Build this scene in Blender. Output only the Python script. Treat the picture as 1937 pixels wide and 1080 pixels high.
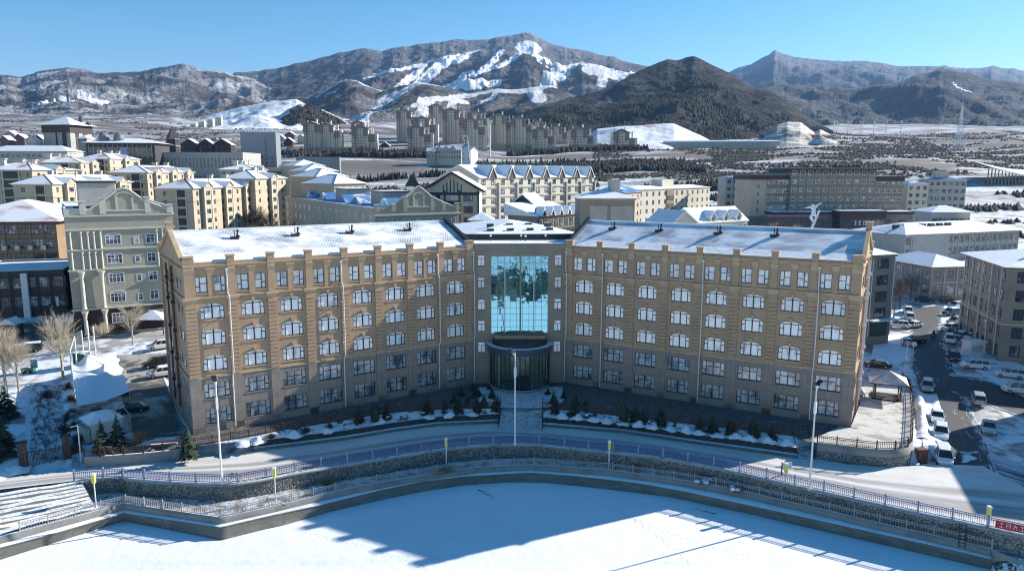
import bpy, math, random
import numpy as np
from mathutils import Vector, Matrix
rnd = random.Random(7)
for o in list(bpy.data.objects): bpy.data.objects.remove(o)
sc = bpy.context.scene
C = sc.collection
R = math.radians

# ------------------------------------------------------------------ camera
CAM_H, FPX, PITCH, ROLL = 34.84, 1355.2, 0.1571, 0.0027
cam = bpy.data.objects.new("camera", bpy.data.cameras.new("camera")); C.objects.link(cam)
cam.location = (0, 0, CAM_H)
cam.rotation_euler = (Matrix.Rotation(math.pi/2 - PITCH, 3, 'X') @ Matrix.Rotation(ROLL, 3, 'Z')).to_euler()
cam.data.sensor_width = 36; cam.data.lens = 36*FPX/1937
cam.data.clip_start = 0.5; cam.data.clip_end = 40000
sc.camera = cam
# ------------------------------------------------------------------ sky and sun
SUN_AZ, SUN_EL = 24.6, 25.6            # azimuth counter-clockwise from +x
world = bpy.data.worlds.new("World"); sc.world = world; world.use_nodes = True
wn = world.node_tree; bg = wn.nodes["Background"]
sky = wn.nodes.new("ShaderNodeTexSky"); sky.sky_type = 'NISHITA'; sky.sun_disc = False
sky.sun_elevation = R(SUN_EL); sky.sun_rotation = R(90-SUN_AZ)
sky.altitude = 1500; sky.air_density = 1.0; sky.dust_density = 0.3; sky.ozone_density = 2.0
hs = wn.nodes.new("ShaderNodeHueSaturation"); hs.inputs["Saturation"].default_value = 1.4; hs.inputs["Hue"].default_value = 0.495
wn.links.new(sky.outputs[0], hs.inputs["Color"]); 
_g = wn.nodes.new("ShaderNodeTexCoord"); _s = wn.nodes.new("ShaderNodeSeparateXYZ"); wn.links.new(_g.outputs["Generated"], _s.inputs[0])
_r = wn.nodes.new("ShaderNodeMapRange"); _r.inputs[1].default_value = 0.0; _r.inputs[2].default_value = 0.55; _r.inputs[3].default_value = 0.92; _r.inputs[4].default_value = 0.92   # scales the sky evenly from horizon to zenith
wn.links.new(_s.outputs[2], _r.inputs[0]); _m = wn.nodes.new("ShaderNodeVectorMath"); _m.operation = 'SCALE'
wn.links.new(hs.outputs[0], _m.inputs[0]); wn.links.new(_r.outputs[0], _m.inputs["Scale"]); _t = wn.nodes.new("ShaderNodeVectorMath"); _t.operation = "MULTIPLY"; _t.inputs[1].default_value = (1.16, 1.0, 0.91); wn.links.new(_m.outputs[0], _t.inputs[0]); wn.links.new(_t.outputs[0], bg.inputs[0]); bg.inputs[1].default_value = 0.10
sd = Vector((math.cos(R(SUN_AZ))*math.cos(R(SUN_EL)), math.sin(R(SUN_AZ))*math.cos(R(SUN_EL)), math.sin(R(SUN_EL))))
sl = bpy.data.lights.new("sun", 'SUN'); sl.energy = 5.0; sl.angle = R(0.5); sl.color = (1.0, 0.93, 0.82)
so = bpy.data.objects.new("sun", sl); C.objects.link(so); so.rotation_euler = (-sd).to_track_quat('-Z', 'Y').to_euler()
so.location = (200, 100, 150)
sc.view_settings.view_transform = 'Standard'; sc.view_settings.look = 'None'
sc.view_settings.exposure = 1.0; sc.view_settings.gamma = 1
sc.view_settings.use_curve_mapping = False
sc.cycles.use_denoising = True; sc.cycles.filter_width = 1.1
sc.cycles.max_bounces = 6; sc.cycles.diffuse_bounces = 3; sc.cycles.glossy_bounces = 3
sc.cycles.transmission_bounces = 3; sc.cycles.volume_bounces = 0; sc.cycles.transparent_max_bounces = 6
sc.cycles.caustics_reflective = False; sc.cycles.caustics_refractive = False

# ------------------------------------------------------------------ survey: sight lines from the camera station
def _ray(px, py):
    X, Y = px-968.5, py-540
    cr, sr = math.cos(ROLL), math.sin(ROLL)
    x, y = X*cr+Y*sr, -X*sr+Y*cr
    c, s = math.cos(PITCH), math.sin(PITCH); u = -y/FPX
    return x/FPX, c+u*s, -s+u*c
def G(px, py, z):
    r = _ray(px, py); t = (z-CAM_H)/r[2]; return (r[0]*t, r[1]*t, z)
def D(px, py, d):
    r = _ray(px, py); t = d/r[1]; return (r[0]*t, d, CAM_H+r[2]*t)

# ------------------------------------------------------------------ materials
def nodes_of(m):
    m.use_nodes = True; nt = m.node_tree
    return nt, nt.nodes["Principled BSDF"]
def vmath(nt, vec, scale=(1, 1, 1), rot=0.0):
    mp = nt.nodes.new("ShaderNodeMapping"); mp.inputs["Scale"].default_value = scale
    mp.inputs["Rotation"].default_value = (0, 0, rot)
    nt.links.new(vec, mp.inputs["Vector"]); return mp.outputs[0]
def mixc(nt, fac, a, b):
    n = nt.nodes.new("ShaderNodeMix"); n.data_type = 'RGBA'
    if hasattr(fac, "links"): nt.links.new(fac, n.inputs[0])
    else: n.inputs[0].default_value = fac
    for s, v in ((6, a), (7, b)):
        if isinstance(v, tuple): n.inputs[s].default_value = (*v[:3], 1)
        else: nt.links.new(v, n.inputs[s])
    return n.outputs[2]
def ramp(nt, val, lo, hi, a=0.0, b=1.0):
    n = nt.nodes.new("ShaderNodeMapRange"); n.inputs[1].default_value = lo; n.inputs[2].default_value = hi
    n.inputs[3].default_value = a; n.inputs[4].default_value = b; nt.links.new(val, n.inputs[0]); return n.outputs[0]
def noise(nt, vec, sc_, det=4, rough=0.55, dist=0.0):
    n = nt.nodes.new("ShaderNodeTexNoise"); n.inputs["Scale"].default_value = sc_; n.inputs["Detail"].default_value = det
    n.inputs["Roughness"].default_value = rough; n.inputs["Distortion"].default_value = dist
    nt.links.new(vec, n.inputs["Vector"]); return n.outputs[0]
def mul(nt, a, b, op='MULTIPLY'):
    n = nt.nodes.new("ShaderNodeMath"); n.operation = op
    for i, v in enumerate((a, b)):
        if hasattr(v, "links"): nt.links.new(v, n.inputs[i])
        else: n.inputs[i].default_value = v
    return n.outputs[0]
def coord(nt, kind):
    if kind == 'pos': return nt.nodes.new("ShaderNodeNewGeometry").outputs["Position"]
    tc = nt.nodes.new("ShaderNodeTexCoord")
    if kind == 'uv': return tc.outputs["UV"]
    o = tc.outputs["Object"]
    if kind == 'xz':
        s = nt.nodes.new("ShaderNodeSeparateXYZ"); nt.links.new(o, s.inputs[0])
        c = nt.nodes.new("ShaderNodeCombineXYZ"); nt.links.new(s.outputs[0], c.inputs[0]); nt.links.new(s.outputs[2], c.inputs[1]); nt.links.new(s.outputs[1], c.inputs[2])
        return c.outputs[0]
    return o
def bump(nt, p, h, strength, dist):
    b = nt.nodes.new("ShaderNodeBump"); b.inputs["Strength"].default_value = strength; b.inputs["Distance"].default_value = dist
    nt.links.new(h, b.inputs["Height"]); nt.links.new(b.outputs[0], p.inputs["Normal"])
MATS = {}
def M(name, base, rough=0.8, layers=(), bmp=None, metal=0.0, spec=0.4, kind='pos', emit=None):
    """layers: (colour, scale, lo, hi, stretch, detail) noise patches over the base"""
    if name in MATS: return MATS[name]
    m = bpy.data.materials.new(name); nt, p = nodes_of(m)
    col = tuple(base)
    vec = coord(nt, kind) if (layers or bmp) else None
    for L in layers:
        c, s, lo, hi = L[:4]; st = L[4] if len(L) > 4 else (1, 1, 1); det = L[5] if len(L) > 5 else 5
        f = ramp(nt, noise(nt, vmath(nt, vec, st), s, det, 0.6), lo, hi)
        col = mixc(nt, f, col, tuple(c))
    if isinstance(col, tuple): p.inputs["Base Color"].default_value = (*col, 1)
    else: nt.links.new(col, p.inputs["Base Color"])
    p.inputs["Roughness"].default_value = rough; p.inputs["Metallic"].default_value = metal
    p.inputs["Specular IOR Level"].default_value = spec
    if bmp: bump(nt, p, noise(nt, vec, bmp[0], 4, 0.6), bmp[1], bmp[2])
    if emit: p.inputs["Emission Color"].default_value = (*emit[:3], 1); p.inputs["Emission Strength"].default_value = emit[3]
    MATS[name] = m; return m

SNOW = (0.78, 0.81, 0.86)
snow = M("snow", SNOW, 0.7, [((0.66, 0.69, 0.75), 0.25, 0.5, 0.75)], (0.8, 0.35, 0.3))
ice = M("snowed_ice", (0.82, 0.85, 0.89), 0.75, [((0.72, 0.76, 0.83), 0.05, 0.45, 0.7), ((0.70, 0.74, 0.80), 0.9, 0.64, 0.8, (1, 3, 1)), ((0.68, 0.72, 0.79), 0.12, 0.62, 0.72, (.3, 1.6, 1), 7)], (0.5, 0.3, 0.35))
tan_ = M("tan_render", (0.435, 0.305, 0.205), 0.85, [((0.36, 0.25, 0.165), 0.35, 0.42, 0.7), ((0.24, 0.175, 0.115), 0.9, 0.56, 0.8, (3, 3, .22))], (14, 0.12, 0.02))
trim_ = M("pale_trim", (0.50, 0.37, 0.24), 0.8, [((0.40, 0.29, 0.19), 0.6, 0.45, 0.7)])
darkfr = M("dark_frame", (0.008, 0.018, 0.03), 0.4)
whitem = M("white_paint", (0.75, 0.76, 0.77), 0.5)
pipe_m = M("pale_pipe", (0.62, 0.62, 0.63), 0.5)
concrete = M("concrete", (0.30, 0.29, 0.27), 0.9, [((0.20, 0.195, 0.185), 0.5, 0.45, 0.7), ((0.42, 0.41, 0.39), 2.0, 0.6, 0.8)], (6, 0.2, 0.05))
darkmetal = M("dark_metal", (0.03, 0.032, 0.037), 0.45, metal=0.3)
bluerail = M("blue_rail", (0.03, 0.09, 0.30), 0.5)
bluecap = M("rail_grey", (0.22, 0.28, 0.38), 0.5)
greyrail = M("grey_rail", (0.34, 0.34, 0.33), 0.7)
brownwood = M("brown_wood", (0.085, 0.045, 0.034), 0.7, [((0.05, 0.03, 0.022), 1.5, 0.45, 0.6)])
asphalt = M("asphalt", (0.05, 0.052, 0.056), 0.85, [((0.085, 0.085, 0.09), 0.3, 0.4, 0.7)], (8, 0.2, 0.03))
darkglass = M("dark_glass", (0.03, 0.04, 0.055), 0.12, [((0.14, 0.17, 0.2), 0.5, 0.5, 0.62)], spec=0.6)

def glass_mat(name, bright, dark, lo, hi, rough=0.06, spec=0.9, scale=0.55):
    m = bpy.data.materials.new(name); nt, p = nodes_of(m)
    vec = coord(nt, 'pos')
    n1 = noise(nt, vmath(nt, vec, (1, 1, 0.6)), scale, 3, 0.6)
    n2 = noise(nt, vmath(nt, vec, (1, 1, 0.2)), 4.0, 2, 0.5)
    c = mixc(nt, ramp(nt, n1, lo, hi), bright, dark)
    c = mixc(nt, ramp(nt, n2, 0.5, 0.66, 0, 0.4), c, tuple(x*0.62 for x in bright))
    nt.links.new(c, p.inputs["Base Color"]); p.inputs["Roughness"].default_value = rough
    p.inputs["Specular IOR Level"].default_value = spec; p.inputs["IOR"].default_value = 1.7
    b = nt.nodes.new("ShaderNodeBump"); b.inputs["Strength"].default_value = 0.06; b.inputs["Distance"].default_value = 0.3
    nt.links.new(noise(nt, vec, 0.7, 2), b.inputs["Height"]); nt.links.new(b.outputs[0], p.inputs["Normal"])
    MATS[name] = m; return m
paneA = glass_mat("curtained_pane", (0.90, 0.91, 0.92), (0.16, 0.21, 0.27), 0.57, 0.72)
paneB = glass_mat("darker_pane", (0.50, 0.53, 0.56), (0.06, 0.08, 0.11), 0.44, 0.62)  # darker glass for the two lower floors and the end walls
def mirror_mat():
    m = bpy.data.materials.new("turquoise_mirror_glass"); nt, p = nodes_of(m)
    p.inputs["Base Color"].default_value = (0.27, 0.60, 0.71, 1); p.inputs["Metallic"].default_value = 0.93
    p.inputs["Roughness"].default_value = 0.03
    b = nt.nodes.new("ShaderNodeBump"); b.inputs["Strength"].default_value = 0.05; b.inputs["Distance"].default_value = 0.35
    nt.links.new(noise(nt, coord(nt, 'pos'), 0.55, 2), b.inputs["Height"]); nt.links.new(b.outputs[0], p.inputs["Normal"])
    return m
mirror = mirror_mat()
def clear_glass():
    m = bpy.data.materials.new("lobby_glass"); m.use_nodes = True; nt = m.node_tree; nt.nodes.clear()
    out = nt.nodes.new("ShaderNodeOutputMaterial"); mx = nt.nodes.new("ShaderNodeMixShader"); tr = nt.nodes.new("ShaderNodeBsdfTransparent"); gl = nt.nodes.new("ShaderNodeBsdfGlossy")
    tr.inputs[0].default_value = (0.62, 0.74, 0.74, 1); gl.inputs[0].default_value = (0.8, 0.9, 0.95, 1); gl.inputs[1].default_value = 0.03
    lw = nt.nodes.new("ShaderNodeLayerWeight"); lw.inputs[0].default_value = 0.35; nt.links.new(lw.outputs[1], mx.inputs[0])
    nt.links.new(tr.outputs[0], mx.inputs[1]); nt.links.new(gl.outputs[0], mx.inputs[2]); nt.links.new(mx.outputs[0], out.inputs[0]); return m
lobbyglass = clear_glass()
def granite():
    m = bpy.data.materials.new("grey_granite_panels"); nt, p = nodes_of(m)
    xz = coord(nt, 'xz')
    br = nt.nodes.new("ShaderNodeTexBrick"); br.offset = 0.0
    br.inputs["Scale"].default_value = 1.0; br.inputs["Brick Width"].default_value = 0.92; br.inputs["Row Height"].default_value = 1.15
    br.inputs["Mortar Size"].default_value = 0.018; br.inputs["Bias"].default_value = 0.0
    br.inputs["Color1"].default_value = (0.245, 0.20, 0.175, 1); br.inputs["Color2"].default_value = (0.29, 0.24, 0.21, 1)
    br.inputs["Mortar"].default_value = (0.12, 0.105, 0.1, 1)
    nt.links.new(xz, br.inputs["Vector"])
    c = mixc(nt, ramp(nt, noise(nt, xz, 0.5, 5), 0.45, 0.75, 0, 0.5), br.outputs[0], (0.16, 0.145, 0.14))
    nt.links.new(c, p.inputs["Base Color"]); p.inputs["Roughness"].default_value = 0.6
    return m
granite_m = granite()
def tiled_snow_roof():
    m = bpy.data.materials.new("snowy_tile_roof"); nt, p = nodes_of(m)
    ob = coord(nt, 'obj')
    br = nt.nodes.new("ShaderNodeTexBrick"); br.offset = 0.5
    br.inputs["Scale"].default_value = 1.0; br.inputs["Brick Width"].default_value = 0.42; br.inputs["Row Height"].default_value = 0.40
    br.inputs["Mortar Size"].default_value = 0.11; br.inputs["Mortar Smooth"].default_value = 0.3
    br.inputs["Color1"].default_value = (0.72, 0.75, 0.82, 1); br.inputs["Color2"].default_value = (0.66, 0.70, 0.78, 1)
    br.inputs["Mortar"].default_value = (0.10, 0.12, 0.18, 1)
    nt.links.new(ob, br.inputs["Vector"])
    f = ramp(nt, noise(nt, vmath(nt, ob, (1, 1.6, 1)), 0.16, 5, 0.6), 0.43, 0.60)
    f = mul(nt, f, 0.78)
    c = mixc(nt, f, (0.80, 0.83, 0.88), br.outputs[0])
    nt.links.new(c, p.inputs["Base Color"]); p.inputs["Roughness"].default_value = 0.65
    bump(nt, p, br.outputs[1], -0.15, 0.05)
    return m
tileroof = tiled_snow_roof()
def stone_wall(name, light, dark, scale):
    m = bpy.data.materials.new(name); nt, p = nodes_of(m)
    vec = coord(nt, 'pos')
    v = nt.nodes.new("ShaderNodeTexVoronoi"); v.feature = 'DISTANCE_TO_EDGE'; v.inputs["Scale"].default_value = scale
    nt.links.new(vec, v.inputs["Vector"])
    v2 = nt.nodes.new("ShaderNodeTexVoronoi"); v2.inputs["Scale"].default_value = scale; nt.links.new(vec, v2.inputs["Vector"])
    sp = nt.nodes.new("ShaderNodeSeparateXYZ"); nt.links.new(v2.outputs["Color"], sp.inputs[0])
    c = mixc(nt, ramp(nt, sp.outputs[0], 0, 1), light, tuple(0.5*(a+b) for a, b in zip(light, dark)))
    c = mixc(nt, ramp(nt, v.outputs["Distance"], 0.10, 0.03), c, dark)
    c = mixc(nt, ramp(nt, noise(nt, vec, 0.3, 4), 0.55, 0.7, 0, 0.6), c, dark)
    nt.links.new(c, p.inputs["Base Color"]); p.inputs["Roughness"].default_value = 0.9
    bump(nt, p, v.outputs["Distance"], 0.8, 0.15)
    return m
cobble = stone_wall("river_stone_wall", (0.30, 0.29, 0.27), (0.04, 0.04, 0.04), 2.9)
brickdark = stone_wall("dark_stone_wall", (0.10, 0.075, 0.065), (0.03, 0.025, 0.025), 2.5)
tracks = None

# ------------------------------------------------------------------ object helpers
class MB:
    def __init__(s, mat=None):
        s.v = []; s.f = []; s.m = []; s.mats = []; s.cur = 0; s.T = None; s.uv = {}
        if mat: s.use(mat)
    def use(s, mat):
        if mat not in s.mats: s.mats.append(mat)
        s.cur = s.mats.index(mat); return s
    def at(s, ox=0, oy=0, oz=0, ang=0): s.T = (ox, oy, oz, math.cos(ang), math.sin(ang)); return s
    def P(s, p):
        if s.T:
            ox, oy, oz, c, n = s.T; p = (ox+p[0]*c-p[1]*n, oy+p[0]*n+p[1]*c, oz+p[2])
        s.v.append(p); return len(s.v)-1
    def face(s, pts):
        ids = [s.P(p) for p in pts]; s.f.append(ids); s.m.append(s.cur); return s
    def box(s, x0, x1, y0, y1, z0, z1):
        i = [s.P(p) for p in ((x0,y0,z0),(x1,y0,z0),(x1,y1,z0),(x0,y1,z0),(x0,y0,z1),(x1,y0,z1),(x1,y1,z1),(x0,y1,z1))]
        for q in ((0,3,2,1),(4,5,6,7),(0,1,5,4),(1,2,6,5),(2,3,7,6),(3,0,4,7)): s.f.append([i[k] for k in q]); s.m.append(s.cur)
        return s
    def frus(s, x0, x1, y0, y1, z0, X0, X1, Y0, Y1, z1):
        i = [s.P(p) for p in ((x0,y0,z0),(x1,y0,z0),(x1,y1,z0),(x0,y1,z0),(X0,Y0,z1),(X1,Y0,z1),(X1,Y1,z1),(X0,Y1,z1))]
        for q in ((0,3,2,1),(4,5,6,7),(0,1,5,4),(1,2,6,5),(2,3,7,6),(3,0,4,7)): s.f.append([i[k] for k in q]); s.m.append(s.cur)
        return s
    def prism(s, poly, z0, z1):
        n = len(poly); a = [s.P((x, y, z0)) for x, y in poly]; b = [s.P((x, y, z1)) for x, y in poly]
        s.f.append(a[::-1]); s.m.append(s.cur); s.f.append(b); s.m.append(s.cur)
        for k in range(n): s.f.append([a[k], a[(k+1)%n], b[(k+1)%n], b[k]]); s.m.append(s.cur)
        return s
    def extr(s, prof, x0, x1):
        """profile in (y,z) extruded along x"""
        n = len(prof); a = [s.P((x0, y, z)) for y, z in prof]; b = [s.P((x1, y, z)) for y, z in prof]
        s.f.append(a); s.m.append(s.cur); s.f.append(b[::-1]); s.m.append(s.cur)
        for k in range(n): s.f.append([a[k], b[k], b[(k+1)%n], a[(k+1)%n]]); s.m.append(s.cur)
        return s
    def gab(s, prof, y0, y1):
        """profile in (x,z) extruded along y"""
        n = len(prof); a = [s.P((x, y0, z)) for x, z in prof]; b = [s.P((x, y1, z)) for x, z in prof]
        s.f.append(a); s.m.append(s.cur); s.f.append(b[::-1]); s.m.append(s.cur)
        for k in range(n): s.f.append([a[k], b[k], b[(k+1)%n], a[(k+1)%n]]); s.m.append(s.cur)
        return s
    def tube(s, p, q, r0, r1=None, n=6):
        r1 = r0 if r1 is None else r1
        p = Vector(p); q = Vector(q); d = (q-p)
        if d.length < 1e-6: return s
        d.normalize(); a = d.orthogonal().normalized(); b = d.cross(a)
        A = []; B = []
        for k in range(n):
            t = 2*math.pi*k/n; w = a*math.cos(t)+b*math.sin(t)
            A.append(s.P(tuple(p+w*r0))); B.append(s.P(tuple(q+w*r1)))
        for k in range(n): s.f.append([A[k], A[(k+1)%n], B[(k+1)%n], B[k]]); s.m.append(s.cur)
        s.f.append(A[::-1]); s.m.append(s.cur); s.f.append(B); s.m.append(s.cur)
        return s
    def path(s, pts, r, n=6):
        for a, b in zip(pts[:-1], pts[1:]): s.tube(a, b, r, r, n)
        return s
    def lathe(s, prof, n=12, cx=0, cy=0):
        rings = []
        for r, z in prof: rings.append([s.P((cx+r*math.cos(2*math.pi*k/n), cy+r*math.sin(2*math.pi*k/n), z)) for k in range(n)])
        for a, b in zip(rings[:-1], rings[1:]):
            for k in range(n): s.f.append([a[k], a[(k+1)%n], b[(k+1)%n], b[k]]); s.m.append(s.cur)
        s.f.append(rings[0][::-1]); s.m.append(s.cur); s.f.append(rings[-1]); s.m.append(s.cur)
        return s
    def mesh(s, name, smooth=False):
        me = bpy.data.meshes.new(name); me.from_pydata(s.v, [], s.f)
        for m in s.mats: me.materials.append(m)
        me.polygons.foreach_set("material_index", s.m)
        if smooth: me.polygons.foreach_set("use_smooth", [True]*len(s.f))
        me.update(); return me
def link(name, data, parent=None, loc=(0,0,0), rz=0.0, scale=None):
    o = bpy.data.objects.new(name, data); C.objects.link(o); o.location = loc; o.rotation_euler = (0, 0, rz)
    if scale: o.scale = scale
    if parent: o.parent = parent
    return o
def thing(name, label, cat, loc=(0,0,0), rz=0.0, group=None, data=None):
    o = link(name, data, None, loc, rz); o['label'] = label; o['category'] = cat
    if group: o['group'] = group
    return o
def part(name, mb, root, loc=(0,0,0), rz=0.0, smooth=False):
    return link(name, mb.mesh(name, smooth) if isinstance(mb, MB) else mb, root, loc, rz)
def struct(name, mb, kind='structure', smooth=False):
    o = link(name, mb.mesh(name, smooth) if isinstance(mb, MB) else mb); o['kind'] = kind
    return o
def copy_tree(o, parent=None):
    c = o.copy(); C.objects.link(c); c.parent = parent
    for ch in list(o.children): copy_tree(ch, c)
    return c
def dup(o, loc, rz=0.0, label=None, scale=None):
    c = copy_tree(o); c.location = loc; c.rotation_euler = (0, 0, rz)
    if label: c['label'] = label
    if scale: c.scale = (scale, scale, scale)
    return c
def np_mesh(name, V, F, mats, mi=None, smooth=False, uv=None):
    V = np.asarray(V, np.float32); F = np.asarray(F, np.int32)
    me = bpy.data.meshes.new(name); k = F.shape[1]
    me.vertices.add(len(V)); me.vertices.foreach_set("co", V.ravel())
    me.loops.add(F.size); me.loops.foreach_set("vertex_index", F.ravel())
    me.polygons.add(len(F)); me.polygons.foreach_set("loop_start", np.arange(0, F.size, k, dtype=np.int32))
    for m in mats: me.materials.append(m)
    if mi is not None: me.polygons.foreach_set("material_index", np.asarray(mi, np.int32))
    if smooth: me.polygons.foreach_set("use_smooth", np.ones(len(F), bool))
    if uv is not None:
        l = me.uv_layers.new(name="UVMap"); l.data.foreach_set("uv", np.asarray(uv, np.float32)[F.ravel()].ravel())
    me.update(calc_edges=True); me.validate(); return me
def grid_faces(nr, nc):
    i = np.arange(nr*nc).reshape(nr, nc)
    return np.stack([i[:-1, :-1], i[:-1, 1:], i[1:, 1:], i[1:, :-1]], -1).reshape(-1, 4)
# value noise
def vnoise(x, y, seed=0):
    xi = np.floor(x).astype(np.int64); yi = np.floor(y).astype(np.int64); xf = x-xi; yf = y-yi
    def h(a, b):
        n = (a*374761393 + b*668265263 + seed*144665) & 0xffffffff
        n = ((n ^ (n >> 13))*1274126177) & 0xffffffff
        return ((n ^ (n >> 16)) & 0xffff)/65535.0
    u = xf*xf*(3-2*xf); v = yf*yf*(3-2*yf)
    return (h(xi, yi)*(1-u)+h(xi+1, yi)*u)*(1-v)+(h(xi, yi+1)*(1-u)+h(xi+1, yi+1)*u)*v
def fbm(x, y, oct=5, seed=0, gain=0.5):
    a = 1.0; s = 0; t = 0
    for k in range(oct): s = s+a*vnoise(x*2**k, y*2**k, seed+k*17); t += a; a *= gain
    return s/t
def ridged(x, y, oct=5, seed=0, gain=0.5):
    a = 1.0; s = 0; t = 0
    for k in range(oct): s = s+a*(1-np.abs(2*vnoise(x*2**k, y*2**k, seed+k*17)-1)); t += a; a *= gain
    return s/t
# ================================================================== TERRAIN, LAKE, EMBANKMENT
ZR, ZP, ZL, ZI = -2.2, -4.0, -4.65, -5.85          # road, promenade, ledge, ice
fence_px = [(140.7,909),(196,904),(233.6,905),(273.6,908),(322.6,911.6),(371.7,914),(422,915.5),(450,913.7),(504,905),(557.9,894),(607.5,886),(657,878),(705,870.6),(751,862.6),(796.8,855.3),(842,848.6),(886.7,843.8),(932.3,841),(975.3,840),(1020,841),(1068,846),(1113,851),(1160,855),(1207,860),(1254,866.5),(1301,874.5),(1350,883.5),(1399,893.7),(1450,905.5),(1503,918.5),(1558,930),(1615,943),(1674,956),(1736,969.5),(1801,983),(1869,998),(1940,1013)]
FENCE = [G(x, y, ZR) for x, y in fence_px]
FENCE_IN = [(-120, 59, ZR), (-75, 73.5, ZR), (-59.5, 78.9, ZR)] + FENCE + [(57.5, 66.8, ZR), (65, 62, ZR), (110, 38, ZR)]
fx = np.array([p[0] for p in FENCE_IN]); fy = np.array([p[1] for p in FENCE_IN])
roadN_px = [(0,905),(165,885),(330,872),(480,854),(652,832.5),(748.5,816.4),(829,805.6),(944.4,800.3),(1025,806.6),(1177,819),(1331.7,842),(1455.6,859),(1508,867),(1539,868),(1611,879),(1722,882)]
roadN = [(-110,71),(-75,81)]+[G(x, y, ZR)[:2] for x, y in roadN_px]+[(56,87.5),(110,83)]
rx = np.array([p[0] for p in roadN]); ry = np.array([p[1] for p in roadN])
PROFY = [50, 150, 200, 260, 330, 420, 500, 650, 800, 1100, 1500, 2500, 5000, 9000, 14000]
PROFZ = [0, 1.2, 3.0, 6.0, 10, 16.5, 24, 42, 58, 86, 125, 200, 330, 420, 450]
def sstep(a, b, x):
    t = np.clip((x-a)/(b-a), 0, 1); return t*t*(3-2*t)
def gz(x, y):
    x = np.asarray(x, float); y = np.asarray(y, float)
    left = np.interp(y, [70, 84, 90, 100, 116, 132, 160], [ZR, ZR, -1.2, -.8, .3, 2.4, 3.6])
    right = np.interp(y, [70, 90, 104, 125, 150, 190, 210], [ZR, ZR, -1.4, -.1, .6, 1.6, 2.4])
    yR = np.interp(x, rx, ry)
    cen = np.where(y < yR+2.2, ZR-.35, -.65)
    near = left*(1-sstep(-56, -50, x)) + right*sstep(56, 62, x) + cen*sstep(-56, -50, x)*(1-sstep(56, 62, x))
    far = np.interp(y, PROFY, PROFZ)
    f = sstep(140, 200, y)
    z = near*(1-f)+np.maximum(far, np.where(x < -50, 3.4, -9))*f
    big = (fbm(x/160+3, y/160, 4, 5)-.5)*sstep(350, 900, y)*22
    lft = sstep(500, 1100, y)*sstep(0.15, -0.6, x/np.maximum(y, 1))*18
    return z+big+lft
def gz1(x, y): return float(gz(np.array([x]), np.array([y]))[0])

# ---- ground material: snow, trampled dirt and dry scrub by real-world patches
def ground_mat():
    m = bpy.data.materials.new("snowy_ground"); nt, p = nodes_of(m); pos = coord(nt, 'pos')
    sep = nt.nodes.new("ShaderNodeSeparateXYZ"); nt.links.new(pos, sep.inputs[0])
    far = ramp(nt, sep.outputs[1], 330, 620)
    vfar = ramp(nt, sep.outputs[1], 600, 1100)
    nA = noise(nt, pos, 0.09, 6, 0.65); nB = noise(nt, vmath(nt, pos, (0.25, 1, 1)), 0.035, 6, 0.7); nC = noise(nt, vmath(nt, pos, (.35, 1, 1)), 0.012, 7, 0.7)
    near = mixc(nt, ramp(nt, nA, 0.50, 0.62), (0.74, 0.77, 0.82), (0.22, 0.20, 0.19))
    near = mixc(nt, ramp(nt, noise(nt, pos, 0.6, 5), 0.52, 0.7, 0, .8), near, (0.13, 0.12, 0.12))
    mid = mixc(nt, ramp(nt, nB, 0.41, 0.49), (0.70, 0.73, 0.79), (0.15, 0.125, 0.105))
    mid = mixc(nt, ramp(nt, noise(nt, pos, 0.25, 5), 0.5, 0.62, 0, .7), mid, (0.12, 0.105, 0.09))
    fr = mixc(nt, ramp(nt, nC, 0.46, 0.57), (0.12, 0.10, 0.088), (0.55, 0.57, 0.62))
    fr = mixc(nt, ramp(nt, noise(nt, vmath(nt, pos, (.3, 1, 1)), 0.05, 5), 0.46, 0.6, 0, .8), fr, (0.13, 0.11, 0.10))
    c = mixc(nt, far, near, mid); c = mixc(nt, vfar, c, fr)
    nt.links.new(c, p.inputs["Base Color"]); p.inputs["Roughness"].default_value = 0.9
    bump(nt, p, noise(nt, pos, 1.2, 4), 0.3, 0.2)
    return m
ground_m = ground_mat()
def build_ground():
    ys = np.concatenate([np.array([-420, -200, -120, -70, -45, -38, -20, 10, 35, 50]), np.linspace(56, 210, 130), np.geomspace(213, 1400, 150), np.geomspace(1430, 14000, 50)])
    nc = 340; t = np.linspace(-1, 1, nc)
    half = np.maximum(ys*0.86, 0)+75; half[:10] = 400
    X = t[None, :]*half[:, None]; Y = np.repeat(ys[:, None], nc, 1)
    Z = gz(X, Y)
    lake = Y < np.interp(X, fx, fy)+1.2
    Z = np.where(lake, -9.0, Z)
    Z = np.where(Y < 7, -5.2+.0*Z, Z)
    under = (Y < np.interp(X, rx, ry)+2.0) & ~lake & (Y > 0)
    Z = np.where(under, np.minimum(Z, ZR-.3), Z)
    V = np.stack([X, Y, Z], -1).reshape(-1, 3)
    o = struct("ground", np_mesh("ground", V, grid_faces(len(ys), nc), [ground_m], smooth=True)); return o
build_ground()

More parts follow.
